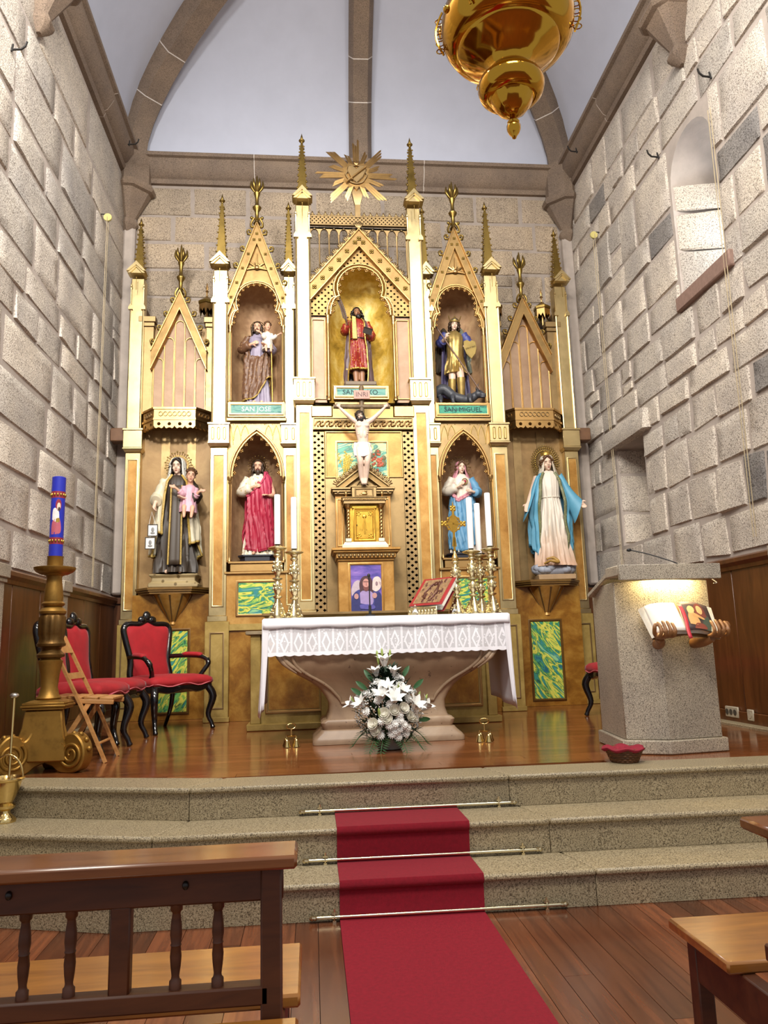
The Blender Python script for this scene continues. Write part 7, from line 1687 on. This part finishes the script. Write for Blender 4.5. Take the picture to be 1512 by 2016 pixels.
# ---------------- upholstered black lacquer chairs
VEL = plain('red_velvet', '#a3161f', .8, 0, .12, 10, sheen=.12); LAC = plain('black_lacquer', '#0e0d10', .12, 0, .1, coat=.6); PIP = plain('pink_piping', '#c9646c', .6)
def chair(name, lab, x, y, rz, arms=True, W=.66, D=.56, BH=1.04):
    r = thing(name, lab, 'chair', (x, y, 0), rz, 'red velvet chancel chairs', world=False); w, d = W/2, D/2; SH = .40
    for sx in (-1, 1):
        P = spline([(sx*(w-.03), -d+.03, SH), (sx*(w+.005), -d-.012, SH-.10), (sx*(w-.025), -d+.02, .14), (sx*(w-.01), -d-.012, .05), (sx*(w-.005), -d-.03, .0)], 5)
        MB().tube(P, [interp([(0, .036), (.25, .036), (.6, .022), (.85, .02), (.93, .026), (1, .018)], i/(len(P)-1)) for i in range(len(P))], 10).build('leg', LAC, r, 60)
        P = spline([(sx*(w-.07), d-.05, SH), (sx*(w-.075), d-.03, .2), (sx*(w-.085), d+.05, .0)], 5); MB().tube(P, [interp([(0, .027), (1, .017)], i/(len(P)-1)) for i in range(len(P))], 8).build('leg', LAC, r, 60)
    # seat rail and cushion in a serpentine plan
    plan = lambda k: [(k*w*(1-.18*sm(-.2, 1, q[1]))*q[0], k*d*q[1]-.03*k*(math.cos(q[0]*PI)*.5+.5 if q[1] < -.9 else 0), 0) for q in [(lerp(-1, 1, i/14), -1) for i in range(15)]+[(1, lerp(-1, 1, i/8)) for i in range(1, 9)]+[(lerp(1, -1, i/14), 1) for i in range(1, 15)]+[(-1, lerp(1, -1, i/8)) for i in range(1, 8)]]
    ring = lambda k, z, wv=0: [(p[0], p[1], z+wv*(.014*math.cos(p[0]*19)+.006 if p[1] < -d*.9 else 0)) for p in plan(k)]
    MB().loft([ring(.93, SH-.045, 1), ring(.99, SH-.035, 1), ring(1.0, SH+.0, .5), ring(.98, SH+.025)]).build('seat_rail', LAC, r, 50)
    MB().loft([ring(.99, SH+.02), ring(1.03, SH+.045), ring(1.01, SH+.075), ring(.9, SH+.10), ring(.6, SH+.118), ring(.2, SH+.122)]).build('seat_cushion', VEL, r, 80)
    MB().tube([(p[0], p[1], p[2]) for p in ring(1.01, SH+.022, 1)], .006, 6, closed=True).build('seat_piping', PIP, r, 60)
    # back
    bm = tr(0, d-.045, SH+.04) @ rot('X', -.16); bw = w*.80; h = BH-SH-.06
    out = [(-bw*.62, .0), (-bw*.86, .06), (-bw*.80, .22), (-bw*.95, h*.72), (-bw*1.0, h*.9), (-bw*.82, h*.985), (-bw*.35, h*.99), (0, h*1.05)]
    out = out+[(-a, b) for a, b in reversed(out[:-1])]
    P = spline([(a, 0, b) for a, b in out]+[(out[0][0], 0, out[0][1])], 5)[:-1]
    bf = MB().tube(P, .030, 10, bm, closed=True).build('back_frame', LAC, r, 60)
    m = MB()
    for s in (-1, 0, 1): m.ell((s*.055, -.012, h*1.06+(.035 if s == 0 else 0)), (.05 if s else .045, .028, .04 if s else .055), 12, 8, bm)
    m.tube([(0, -.01, h*1.06), (0, -.012, h*1.17)], [.02, .004], 8, bm); m.build('crest', LAC, bf, 70)
    for s in (-1, 1): MB().tube([(s*bw*.62, .0, .02), (s*bw*.62, -.02, -.10)], [.028, .03], 8, bm).build('back_post', LAC, r, 60)
    fan = lambda k, y: [bm @ V(q.x*k, y, lerp(h*.52, q.z, k)) for q in P]
    MB().loft([fan(.91, .012), fan(.93, -.005), fan(.90, -.024), fan(.75, -.036), fan(.4, -.042), fan(.05, -.044)]).build('back_cushion', VEL, r, 80)
    MB().loft([fan(.9, .012), fan(.88, .026), fan(.05, .028)]).build('back_lining', VEL, r, 80)
    MB().tube(fan(.925, -.012), .006, 6, closed=True).build('back_piping', PIP, r, 60)
    if arms:
        for s in (-1, 1):
            A = spline([bm @ V(s*bw*.86, -.005, .25), V(s*(w-.04), .08, SH+.29), V(s*(w-.0), -.10, SH+.28), V(s*(w+.015), -.19, SH+.245)], 6)
            ar = MB().tube(A, [.022]*len(A), 10).build('armrest', LAC, r, 60)
            B = spline([(s*(w+.015), -.19, SH+.25), (s*(w+.0), -.215, SH+.20), (s*(w-.05), -.17, SH+.10), (s*(w-.03), -.13, SH+.0)], 6); MB().tube(B, [.026]*6+[.022]*6+[.026]*7, 10).build('arm_support', LAC, ar, 60)
            C = [p+V(0, 0, .016) for p in A[5:14]]; MB().tube(C, [(.012, .018)]+[(.022, .032)]*7+[(.012, .018)], 12).build('arm_pad', VEL, ar, 80)
    return r
chair('armchair', 'red velvet armchair with carved black lacquer frame beside the altarpiece', -1.98, -.62, math.radians(47))
chair('side_chair', 'armless red velvet chair by the wall nearer the armchair', -2.36, -1.40, math.radians(74), False, .50, .52, 1.0)
chair('side_chair', 'armless red velvet chair mostly hidden behind the folding chair', -2.36, -1.97, math.radians(78), False, .48, .52, 1.0)
chair('side_chair', 'red velvet chair glimpsed behind the granite ambo', 2.40, -1.02, math.radians(-82), False, .52, .52, 1.0)
# folding wooden chair
PINE = wood('pale_beech', '#a9743f', '#cf9c62', (4, 26, 26), .4, .12)
r = thing('folding_chair', 'pale wooden folding chair in front of the red side chairs', 'chair', (-2.2, -2.56, 0))
FYA, FYB = -2.70, -2.35
for y in (FYA, FYB):
    MB().tube([(-1.985, y, .0), (-2.12, y, .30), (-2.40, y, .86)], [(.024, .013)]*3, 4, sq=True).build('back_post', PINE, r, 20)
    MB().tube([(-2.36, y+(.03 if y == FYA else -.03), .0), (-2.10, y+(.03 if y == FYA else -.03), .42)], [(.022, .012)]*2, 4, sq=True).build('leg', PINE, r, 20)
for k in range(4): MB().box(-2.36+k*.105, -2.27+k*.105, FYA+.02, FYB-.02, .425, .442, tr(-2.2, 0, .43) @ rot('Y', .06) @ tr(2.2, 0, -.43)).build('seat_slat', PINE, r, 20, .003)
for y in (FYA+.03, FYB-.03): MB().box(-2.37, -1.95, y-.012, y+.012, .395, .425, tr(-2.2, 0, .43) @ rot('Y', .06) @ tr(2.2, 0, -.43)).build('seat_rail', PINE, r, 20, .003)
for z0, z1 in ((.74, .83), (.56, .60)):
    x = lambda z: lerp(-2.12, -2.40, (z-.30)/.56); m = MB(); m.add([(x(z0)-.01, FYA, z0), (x(z0)-.01, FYB, z0), (x(z1)-.01, FYB, z1), (x(z1)-.01, FYA, z1), (x(z0)+.012, FYA, z0), (x(z0)+.012, FYB, z0), (x(z1)+.012, FYB, z1), (x(z1)+.012, FYA, z1)], [(0, 1, 2, 3), (7, 6, 5, 4), (0, 4, 5, 1), (3, 2, 6, 7), (0, 3, 7, 4), (1, 5, 6, 2)]); m.build('back_rail', PINE, r, 20)
MB().cyl((-2.05, FYA, .12), (-2.05, FYB, .12), .010, n=8).build('stretcher', PINE, r)
# ---------------- paschal candle
PGX, PGY = -2.285, -2.98; PG = gold('bronzed_gold', '#9a7434', .42, .3, .75, 9, .45); PGD = gold('dark_bronze', '#6e5026', .38, .3, .75, 9, .45)
r = thing('paschal_candlestick', 'large turned bronze-gold candlestand with scrolled foot beside the steps', 'candlestand', (PGX, PGY, 0))
m = MB(); m.loft([[(PGX+a*k, PGY+b*k, z) for a, b in ((-.16, -.13), (.16, -.13), (.10, .13), (-.10, .13))] for k, z in ((1.05, .07), (1.0, .16), (.80, .28), (.72, .385))]); m.build('foot_core', PG, r, 20, .01)
m = MB()
for z0, k in ((.385, .95), (.40, 1.02), (.415, .96)): m.box(PGX-.135*k, PGX+.135*k, PGY-.11*k, PGY+.11*k, z0, z0+.015)
m.frustum((PGX, PGY), .12, .10, .43, .445, .08, .07); m.build('foot_cap', PG, r, 30, .004)
def scroll_leg(a, nm, k=1.0):
    # flat volute panel: outline in local (u outward, z), thickness along v
    m = MB(); out = [(0, .02), (.09, .035), (.15, .0), (.24, .0), (.30, .03), (.33, .10), (.315, .18), (.26, .235), (.20, .235), (.165, .20), (.13, .23), (.105, .30), (.095, .385), (0, .385)]
    P_ = spline([(x, 0, z) for x, z in out[1:-1]], 4); poly = [(0, .06)]+[(p.x, p.z) for p in P_]+[(0, .385)]
    M4 = tr(PGX, PGY, 0) @ rot('Z', a) @ sc(k, 1, 1); m.prism(poly, -.045, .045, M4); o = m.build('scroll_foot', PG, r, 25, .008)
    for side in (-1, 1):
        s_ = MB(); pts = []
        for i in range(46): t_ = i/45; rr = lerp(.088, .012, t_); q = 2.3+t_*4.6*PI; pts.append(M4 @ V(.235+rr*math.cos(q), side*.05, .115+rr*math.sin(q)))
        s_.tube(pts, [lerp(.012, .008, i/45) for i in range(46)], 7); s_.build('volute', PG, o, 60)
    for k in range(5): t_ = k/4; c = MB(); q = lerp(.2, 2.3, t_); p = M4 @ V(.235+.10*math.cos(q), 0, .12+.115*math.sin(q)); c.ell(p, (.018, .018, .018), 8, 6); c.build('scale_bead', PG, o, 60)
for a, k in ((-.42, 1), (PI+.77, 1), (PI/2, .7)): scroll_leg(a, 'x', k)
fl_ = lambda a, z: 1+.10*abs(math.cos(5*a)) if .84 < z < 1.0 else 1
MB().lathe([(.07, .445), (.078, .455), (.062, .475), (.058, .50), (.052, .52), (.06, .60), (.072, .66), (.078, .69), (.062, .70), (.06, .71)], 28, (PGX, PGY, 0)).build('lower_shaft', PG, r, 50)
MB().lathe([(.06, .705), (.085, .715), (.088, .73), (.066, .75), (.06, .76), (.066, .775), (.088, .785), (.09, .80)], 28, (PGX, PGY, 0)).build('node', PGD, r, 50)
m = MB(); m.lathe([(.086, .80), (.082, .81), (.074, .835), (.082, .86), (.084, .92), (.082, .97), (.074, .985), (.082, .995)], 40, (PGX, PGY, 0), flute=lambda a, z: 1+(.06*math.cos(10*a) if .83 < z < .985 else 0)); m.build('fluted_drum', PGD, r, 50)
MB().lathe([(.082, .995), (.086, 1.01), (.07, 1.03), (.055, 1.04), (.07, 1.05), (.074, 1.062), (.06, 1.075), (.062, 1.09), (.057, 1.15), (.05, 1.20), (.047, 1.23), (.052, 1.245), (.07, 1.252), (.074, 1.262), (.07, 1.27), (.085, 1.29)], 28, (PGX, PGY, 0)).build('upper_shaft', PG, r, 50)
MB().lathe([(.085, 1.285), (.115, 1.30), (.13, 1.318), (.132, 1.33), (.12, 1.333), (.05, 1.325), (.05, 1.40), (.053, 1.405), (.045, 1.405)], 32, (PGX, PGY, -.03)).build('cup', PG, r, 50)
r = thing('paschal_candle', 'tall blue candle with a red-banded painted figure on a bronze stand', 'candle', (PGX, PGY, 1.37)); BLUE = plain('ultramarine_wax', '#1f2aa8', .4, 0, .06)
MB().lathe([(.0445, 1.30), (.0445, 1.915), (.035, 1.92), (.03, 1.905)], 32, (PGX, PGY, 0)).build('wax', BLUE, r, 50)
def wrap(name, mat, a0, a1, z0, z1, rad, poly=None):
    m = MB()
    if poly is None: rows = [[(PGX+rad*math.cos(lerp(a0, a1, i/24)), PGY+rad*math.sin(lerp(a0, a1, i/24)), z) for i in range(25)] for z in (z0, z1)]; m.loft(rows, closed=False)
    else:
        P_ = spline([(a, 0, z) for a, z in poly]+[(poly[0][0], 0, poly[0][1])], 4)[:-1]; n = len(P_); cx = sum(p.x for p in P_)/n; cz = sum(p.z for p in P_)/n; f = lambda a, z: (PGX+rad*math.cos(a), PGY+rad*math.sin(a), z)
        rg = [[f(cx+(p.x-cx)*k, cz+(p.z-cz)*k) for p in P_] for k in (1, .66, .33, .02)]; m.loft(rg, caps=False)
    return m.build(name, mat, r, 60)
CRD = plain('candle_red_band', '#8a2432', .45); CGD = gold('candle_gold', '#b99a4a', .4); CSK = plain('candle_ivory', '#d9c4b0', .5); CWH = plain('candle_white', '#e4e0e0', .5); CPK = plain('candle_rose', '#b85a6a', .5)
for z in (1.455, 1.77): wrap('red_band', CRD, -PI, PI, z, z+.045, .0449); 
for z in (1.455, 1.77):
    m = MB()
    for k in range(14): a = 2*PI*k/14; m.ell((PGX+.045*math.cos(a), PGY+.045*math.sin(a), z+.022), (.007, .007, .012), 6, 4)
    m.build('band_ornament', CGD, r, 60)
fa = -PI/2+.25
wrap('figure_robe', CPK, 0, 0, 0, 0, .0451, [(fa-.75, 1.52), (fa+.55, 1.53), (fa+.55, 1.60), (fa+.1, 1.64), (fa-.7, 1.60)]); wrap('figure_shirt', CWH, 0, 0, 0, 0, .0453, [(fa-.7, 1.62), (fa+.2, 1.60), (fa+.25, 1.67), (fa-.3, 1.70), (fa-.65, 1.68)]); wrap('figure_halo', CRD, 0, 0, 0, 0, .0452, [(fa+.15+.42*math.cos(q), 1.72+.04*math.sin(q)) for q in [2*PI*i/10 for i in range(10)]]); wrap('figure_head', CSK, 0, 0, 0, 0, .0456, [(fa+.2+.25*math.cos(q), 1.71+.026*math.sin(q)) for q in [2*PI*i/10 for i in range(10)]]); wrap('figure_beard', HAIRB, 0, 0, 0, 0, .0458, [(fa+.25+.17*math.cos(q), 1.692+.014*math.sin(q)) for q in [2*PI*i/8 for i in range(8)]]); wrap('figure_book', CGD, 0, 0, 0, 0, .0458, [(fa-.1, 1.60), (fa+.35, 1.605), (fa+.35, 1.63), (fa-.1, 1.625)])
# brass holy-water bucket at the left edge, with sprinkler
BVX, BVY = -2.275, -3.63
r = thing('brass_bucket', 'polished brass bucket on the second step at the left edge', 'bucket', (BVX, BVY, Z1))
MB().lathe([(.001, .004), (.058, .0), (.06, .012), (.045, .03), (.028, .045), (.026, .06), (.05, .075), (.052, .088), (.036, .10), (.05, .13), (.068, .17), (.078, .215), (.092, .222), (.094, .23), (.085, .236), (.075, .22), (.04, .12), (.001, .11)], 32, (BVX, BVY, Z1)).build('bowl', BRASS, r, 50)
MB().tube([(BVX+.085*math.cos(PI*i/16), BVY, Z1+.225+.13*math.sin(PI*i/16)) for i in range(17)], .006, 7).build('bail_handle', BRASS, r, 60)
r = thing('sprinkler', 'brass sprinkler with silver knob standing in the brass bucket', 'sprinkler', (BVX, BVY, Z1+.12)); MB().tube([(BVX+.01, BVY, Z1+.13), (BVX+.0, BVY+.04, Z1+.66)], .008, 8).build('rod', BRASS, r, 60); MB().ell((BVX, BVY+.04, Z1+.675), (.026, .024, .015), 12, 8).build('knob', plain('silver_knob', '#c9c6c0', .2, .9), r, 60)
# wall fittings -----------------------------------------------------------
IRON = plain('black_iron', '#1f1c1a', .6)
def hook(x, y, z, s, lab):
    r = thing('iron_hook', lab, 'hook', (x, y, z)); MB().tube([(x, y, z), (x+s*.09, y-.01, z+.0), (x+s*.12, y-.01, z+.03), (x+s*.13, y-.01, z+.07)], .009, 6).build('hook_rod', IRON, r, 60); MB().tube([(x+s*.02, y-.02, z-.03), (x+s*.02, y+.0, z+.05)], .008, 6).build('wall_plate', IRON, r, 60)
hook(XL, -2.68, 5.48, 1, 'iron hook high on the near part of the left wall'); hook(XL+.18, .30, 6.82, 1, 'iron hook on the cornice in the back left corner'); hook(XR, -2.6, 5.6, -1, 'iron hook high above the arched window'); hook(XR-.18, .08, 6.78, -1, 'iron hook on the cornice in the back right corner'); hook(XR, -1.56, 5.55, -1, 'small iron hook beside the arched window')
def pulley(x, y, z, s, lab, tag_l):
    r = thing('cord_pulley', lab, 'pulley', (x, y, z)); MB().tube([(x, y, z), (x+s*.08, y, z)], .007, 6).build('pin', IRON, r, 60); MB().lathe([(.001, -.012), (.045, -.012), (.047, 0), (.045, .012), (.001, .012)], 18, m=tr(x+s*.08, y, z-.04) @ rot('X', PI/2)).build('wheel', plain('yellowed_disc', '#cfc27a', .5), r, 50)
    for dy in (-.03, .03): MB().cyl((x+s*.08, y+dy, z-.04), (x+s*.07, y+dy*.6, 1.42), .0035, n=5).build('cord', plain('pale_cord', '#b8a888', .8), r, 60)
pulley(XL, -.07, 5.66, 1, 'pale round cord pulley high on the left wall', ''); pulley(XR, .04, 5.66, -1, 'pale round cord pulley high on the right wall', '')
r = thing('window_cord', 'pair of thin pale cords hanging down from the arched window', 'cord', (XR-.05, -2.5, 2.6))
for dy in (-.02, .02): MB().cyl((XR-.05, -2.58+dy, 5.3), (XR-.045, -2.52+dy, 1.5), .0035, n=5).build('cord', plain('pale_cord_b', '#b8a888', .8), r, 60)
PLT = plain('beige_plastic', '#b8ae98', .5); PLD = plain('socket_dark', '#4a453c', .6)
r = thing('triple_socket', 'triple beige wall socket on the right wainscot skirting', 'socket', (XR-.05, -1.94, .1)); MB().box(XR-.066, XR-.05, -2.03, -1.83, .05, .14).build('plate', PLT, r, 30, .006)
for k in range(3): MB().lathe([(.001, 0), (.022, 0), (.024, .004)], 14, m=tr(XR-.066, -1.985+k*.06, .095) @ rot('Y', -PI/2)).build('outlet', PLD, r, 50)
r = thing('single_socket', 'single beige wall socket nearest the viewer on the right wainscot', 'socket', (XR-.05, -2.2, .1)); MB().box(XR-.066, XR-.05, -2.25, -2.16, .045, .135).build('plate', PLT, r, 30, .006); MB().lathe([(.001, 0), (.022, 0), (.024, .004)], 14, m=tr(XR-.066, -2.205, .09) @ rot('Y', -PI/2)).build('outlet', PLT, r, 50)
# ---------------- hanging brass lamp
LX, LY, LZ = .235, -5.58, 2.69
r = thing('sanctuary_lamp', 'large polished brass hanging lamp with bulbous bowls and acorn drop', 'lamp', (LX, LY, LZ)); LB = gold('lamp_brass', '#bd8d30', .10, .05, 1.0, 8, .06, 0)
MB().lathe([(.001, -.012), (.008, -.008), (.010, .0), (.02, .012), (.027, .03), (.028, .045), (.02, .055), (.024, .062), (.014, .072), (.012, .085)], 24, (LX, LY, LZ)).build('acorn_drop', LB, r, 50)
m = MB(); m.lathe([(.012, .085), (.03, .095), (.055, .115), (.075, .145), (.082, .165), (.088, .17)], 40, (LX, LY, LZ), flute=lambda a, z: 1+.05*abs(math.cos(6*a))); m.build('leaf_cup', LB, r, 50)
MB().lathe([(.085, .165), (.105, .17), (.125, .19), (.133, .215), (.128, .24), (.11, .26), (.10, .265), (.095, .272)], 40, (LX, LY, LZ)).build('lower_bulb', LB, r, 60)
MB().lathe([(.095, .27), (.085, .28), (.085, .30), (.105, .325), (.15, .35), (.195, .385), (.203, .392), (.205, .40)], 48, (LX, LY, LZ)).build('flared_neck', LB, r, 60)
MB().lathe([(.2, .395), (.235, .41), (.262, .45), (.27, .50), (.262, .55), (.235, .59), (.20, .61), (.22, .63), (.23, .65), (.20, .66), (.15, .665)], 48, (LX, LY, LZ)).build('main_bowl', LB, r, 60)
for k in range(6):
    a = k*PI/3+.25; c = (LX+.268*math.cos(a), LY+.268*math.sin(a), LZ+.50); MB().ell(c, (.016, .016, .016), 10, 8).build('boss', LB, r, 60)
    m = MB(); m.tube([(LX+(.262+.03*math.sin(q*PI/8))*math.cos(a+.5), LY+(.262+.03*math.sin(q*PI/8))*math.sin(a+.5), LZ+.42+.025*q) for q in range(9)], .005, 5)
    for q in range(5): m.tube([(LX+(.275+.016*math.cos(w*PI/5))*math.cos(a+.5), LY+(.275+.016*math.cos(w*PI/5))*math.sin(a+.5), LZ+.44+.035*q+.012*math.sin(w*PI/5)) for w in range(10)], .0028, 4, closed=True)
    m.build('openwork_strap', LB, r, 60)
    if k % 2 == 0:
        h_ = MB(); h_.tube(spline([(LX+.23*math.cos(a), LY+.23*math.sin(a), LZ+.60), (LX+.29*math.cos(a), LY+.29*math.sin(a), LZ+.62), (LX+.31*math.cos(a), LY+.31*math.sin(a), LZ+.68), (LX+.27*math.cos(a), LY+.27*math.sin(a), LZ+.72)], 5), [.02]*5+[.026]*5+[.018]*6, 10); h_.build('bracket', LB, r, 60)
        MB().tube([(LX+.27*math.cos(a), LY+.27*math.sin(a), LZ+.72), (LX+.02*math.cos(a), LY+.02*math.sin(a), LZ+2.2)], .005, 6).build('chain', LB, r, 60)
MB().cyl((LX, LY, LZ+2.2), (LX, LY, 8.0), .006, n=6).build('suspension_rod', LB, r, 60)
# ---------------------------------------------------------------- carpet runner, rods and pews
CAR = plain('crimson_carpet', '#85091f', .95, 0, .12, 60, .4, sheen=.06)
cx0, cx1 = -.47, .20; th = .008
y1, y2, y3 = NO[0]+.055, NO[1], NO[2]
prof = [(y1, Z1+.004), (y2-.005, Z1+.004), (y2-.010, Z1-.012), (y2-.004, Z1-.034), (y2+.018, Z1-.038), (y2+.019, Z2+.004), (y3-.005, Z2+.004), (y3-.010, Z2-.012), (y3-.004, Z2-.034), (y3+.018, Z2-.038), (y3+.017, ZN+.012), (y3+.0, ZN+.004), (-6.2, ZN+.004)]
prof = [(y1, Z1+.001), (y2-.004, Z1+.001), (y2-.008, Z1-.012), (y2-.004, Z1-.034), (y2+.014, Z1-.038), (y2+.015, Z2+.001), (y3-.004, Z2+.001), (y3-.008, Z2-.012), (y3-.004, Z2-.034), (y3+.014, Z2-.038), (y3+.013, ZN+.012), (y3+.0, ZN+.001), (-6.2, ZN+.001)]
def outw(i):
    (ya, za), (yb, zb) = prof[max(i-1, 0)], prof[min(i+1, len(prof)-1)]; d = Vector((yb-ya, zb-za)).normalized(); return (-abs(d.y)*th if abs(d.y) > .3 else 0, abs(d.x)*th)
top_ = [(y+outw(i)[0], z+outw(i)[1]) for i, (y, z) in enumerate(prof)]
m = MB(); m.loft([[(x, y-.0205*(x+1.3)+.002, z) for x in (cx0, lerp(cx0, cx1, .5), cx1)]+[(x, y-.0205*(x+1.3)+.002, z) for x in (cx1, lerp(cx0, cx1, .5), cx0) for (y, z) in (prof[i],)] for i, (y, z) in enumerate(top_)]); o = m.build('carpet_runner', CAR, None, 60)
tag(o, 'crimson carpet runner laid down the granite steps', 'carpet')
BRASSP = gold('pale_brass', '#e8dcb8', .2, .1, 1.0, 8, .1, 0)
def rod(x0, x1, y, z, lab):
    r = thing('carpet_rod', lab, 'carpet rod', ((x0+x1)/2, y, z), 0, 'brass carpet rods'); MB().cyl((x0, y-.0205*(x0+1.3), z), (x1, y-.0205*(x1+1.3), z), .008, n=10).build('rod', BRASSP, r, 60)
    for x, s in ((x0, -1), (x1, 1)): MB().lathe([(.008, 0), (.013, .006), (.009, .014), (.014, .022), (.004, .034)], 10, m=tr(x, y-.0205*(x+1.3), z) @ rot('Y', s*PI/2)).build('end_knob', BRASSP, r, 50)
    for t_ in (.07, .94):
        x = lerp(x0, x1, t_); yy = y-.0205*(x+1.3); q = MB(); q.tube([(x+.016*math.cos(2*PI*i/14)*.0, yy+.014*math.cos(2*PI*i/14), z+.014*math.sin(2*PI*i/14)) for i in range(14)], .004, 6, closed=True); q.box(x-.012, x+.012, yy-.006, yy+.03, z+.012, z+.02); q.cyl((x, yy+.0, z+.014), (x, yy, z+.035), .005, n=8); q.box(x-.008, x+.008, yy-.01, yy+.02, z-.022, z-.012); q.build('rod_bracket', BRASSP, r, 50)
rod(-.63, .50, NO[0]+.01, Z1+.022, 'topmost brass carpet rod across the steps'); rod(-.61, .54, NO[1]+.01, Z2+.022, 'middle brass carpet rod across the steps'); rod(-.575, .56, NO[2]+.005, ZN+.022, 'lowest brass carpet rod at the foot of the steps')
PEW = wood('dark_pew_wood', '#3a1b0a', '#5c3117', (3, 22, 22), .5, .1, 0); PEWS = wood('honey_pew_seat', '#7a4a1e', '#a8702f', (2.2, 18, 18), .25, .06, .3); PEWR = wood('pew_rail_wood', '#5a3014', '#85522a', (2.2, 18, 18), .25, .06, .3)
def pew(xa, xb, lab, end):
    """xa<xb; end = x of the aisle end"""
    s = 1 if end == xb else -1; r = thing('pew', lab, 'pew', (end, -6.4, ZN), 0, 'nave pews', world=True)
    MB().box(xa, xb, -6.53, -6.40, .275, .302).build('top_rail', PEWR, r, 30, .006)
    MB().box(xa if s > 0 else end+.03, xb-.03 if s > 0 else xb, -6.485, -6.455, .205, .275).build('upper_board', PEW, r, 30, .004)
    MB().box(xa, xb-.06 if s > 0 else xb, -6.49, -6.45, .008, .045).build('lower_rail', PEW, r, 30, .004)
    MB().box(xa, xb, -6.28, -5.965, -.09, -.06).build('seat', PEWS, r, 30, .006)
    MB().box(xa, xb, -6.83, -6.50, -.035, -.01).build('book_shelf', PEWS, r, 30, .006)
    ex = end-s*.055
    MB().box(ex-.022, ex+.022, -6.49, -6.45, ZN, .28).build('end_post', PEW, r, 30, .004)
    MB().box(ex-.022, ex+.022, -6.05, -6.00, ZN, -.09).build('front_leg', PEW, r, 30, .004); MB().box(ex-.02, ex+.02, -6.45, -6.0, -.2, -.09).build('side_brace', PEW, r, 30, .004); MB().box(ex-.02, ex+.02, -6.78, -6.49, -.1, -.035).build('shelf_bracket', PEW, r, 30, .004)
    step = 0
    for q in (.105, .19, .30, .40, .49, .60, .70, .79, .90, 1.0, 1.09, 1.2, 1.3, 1.4):
        x = end-s*(.06+q)
        if not (xa+.02 < x < xb-.02): continue
        if q in (.30, .60, .90, 1.2): MB().box(x-.021, x+.021, -6.485, -6.455, .04, .21).build('stile', PEW, r, 30, .004); continue
        MB().lathe([(r_, z_*.74) for r_, z_ in [(.0125, 0), (.0125, .022), (.009, .027), (.008, .035), (.0105, .06), (.012, .085), (.010, .11), (.0115, .114), (.010, .118), (.0125, .14), (.0115, .165), (.0085, .195), (.0095, .2), (.0125, .204), (.0125, .228)]], 12, (x, -6.47, .043)).build('baluster', PEW, r, 50)
    for q in (.17, .52): MB().ell((end-s*(.06+q), -6.488, .245), (.007, .006, .009), 10, 6).build('peg', plain('dark_peg', '#120804', .4), r, 60)
    return r
pew(-2.3, -.62, 'dark wooden pew with turned balusters on the left of the aisle', -.62)
pew(.41, 2.2, 'dark wooden pew with honey-coloured seat on the right of the aisle', .41)
tomesh_text()
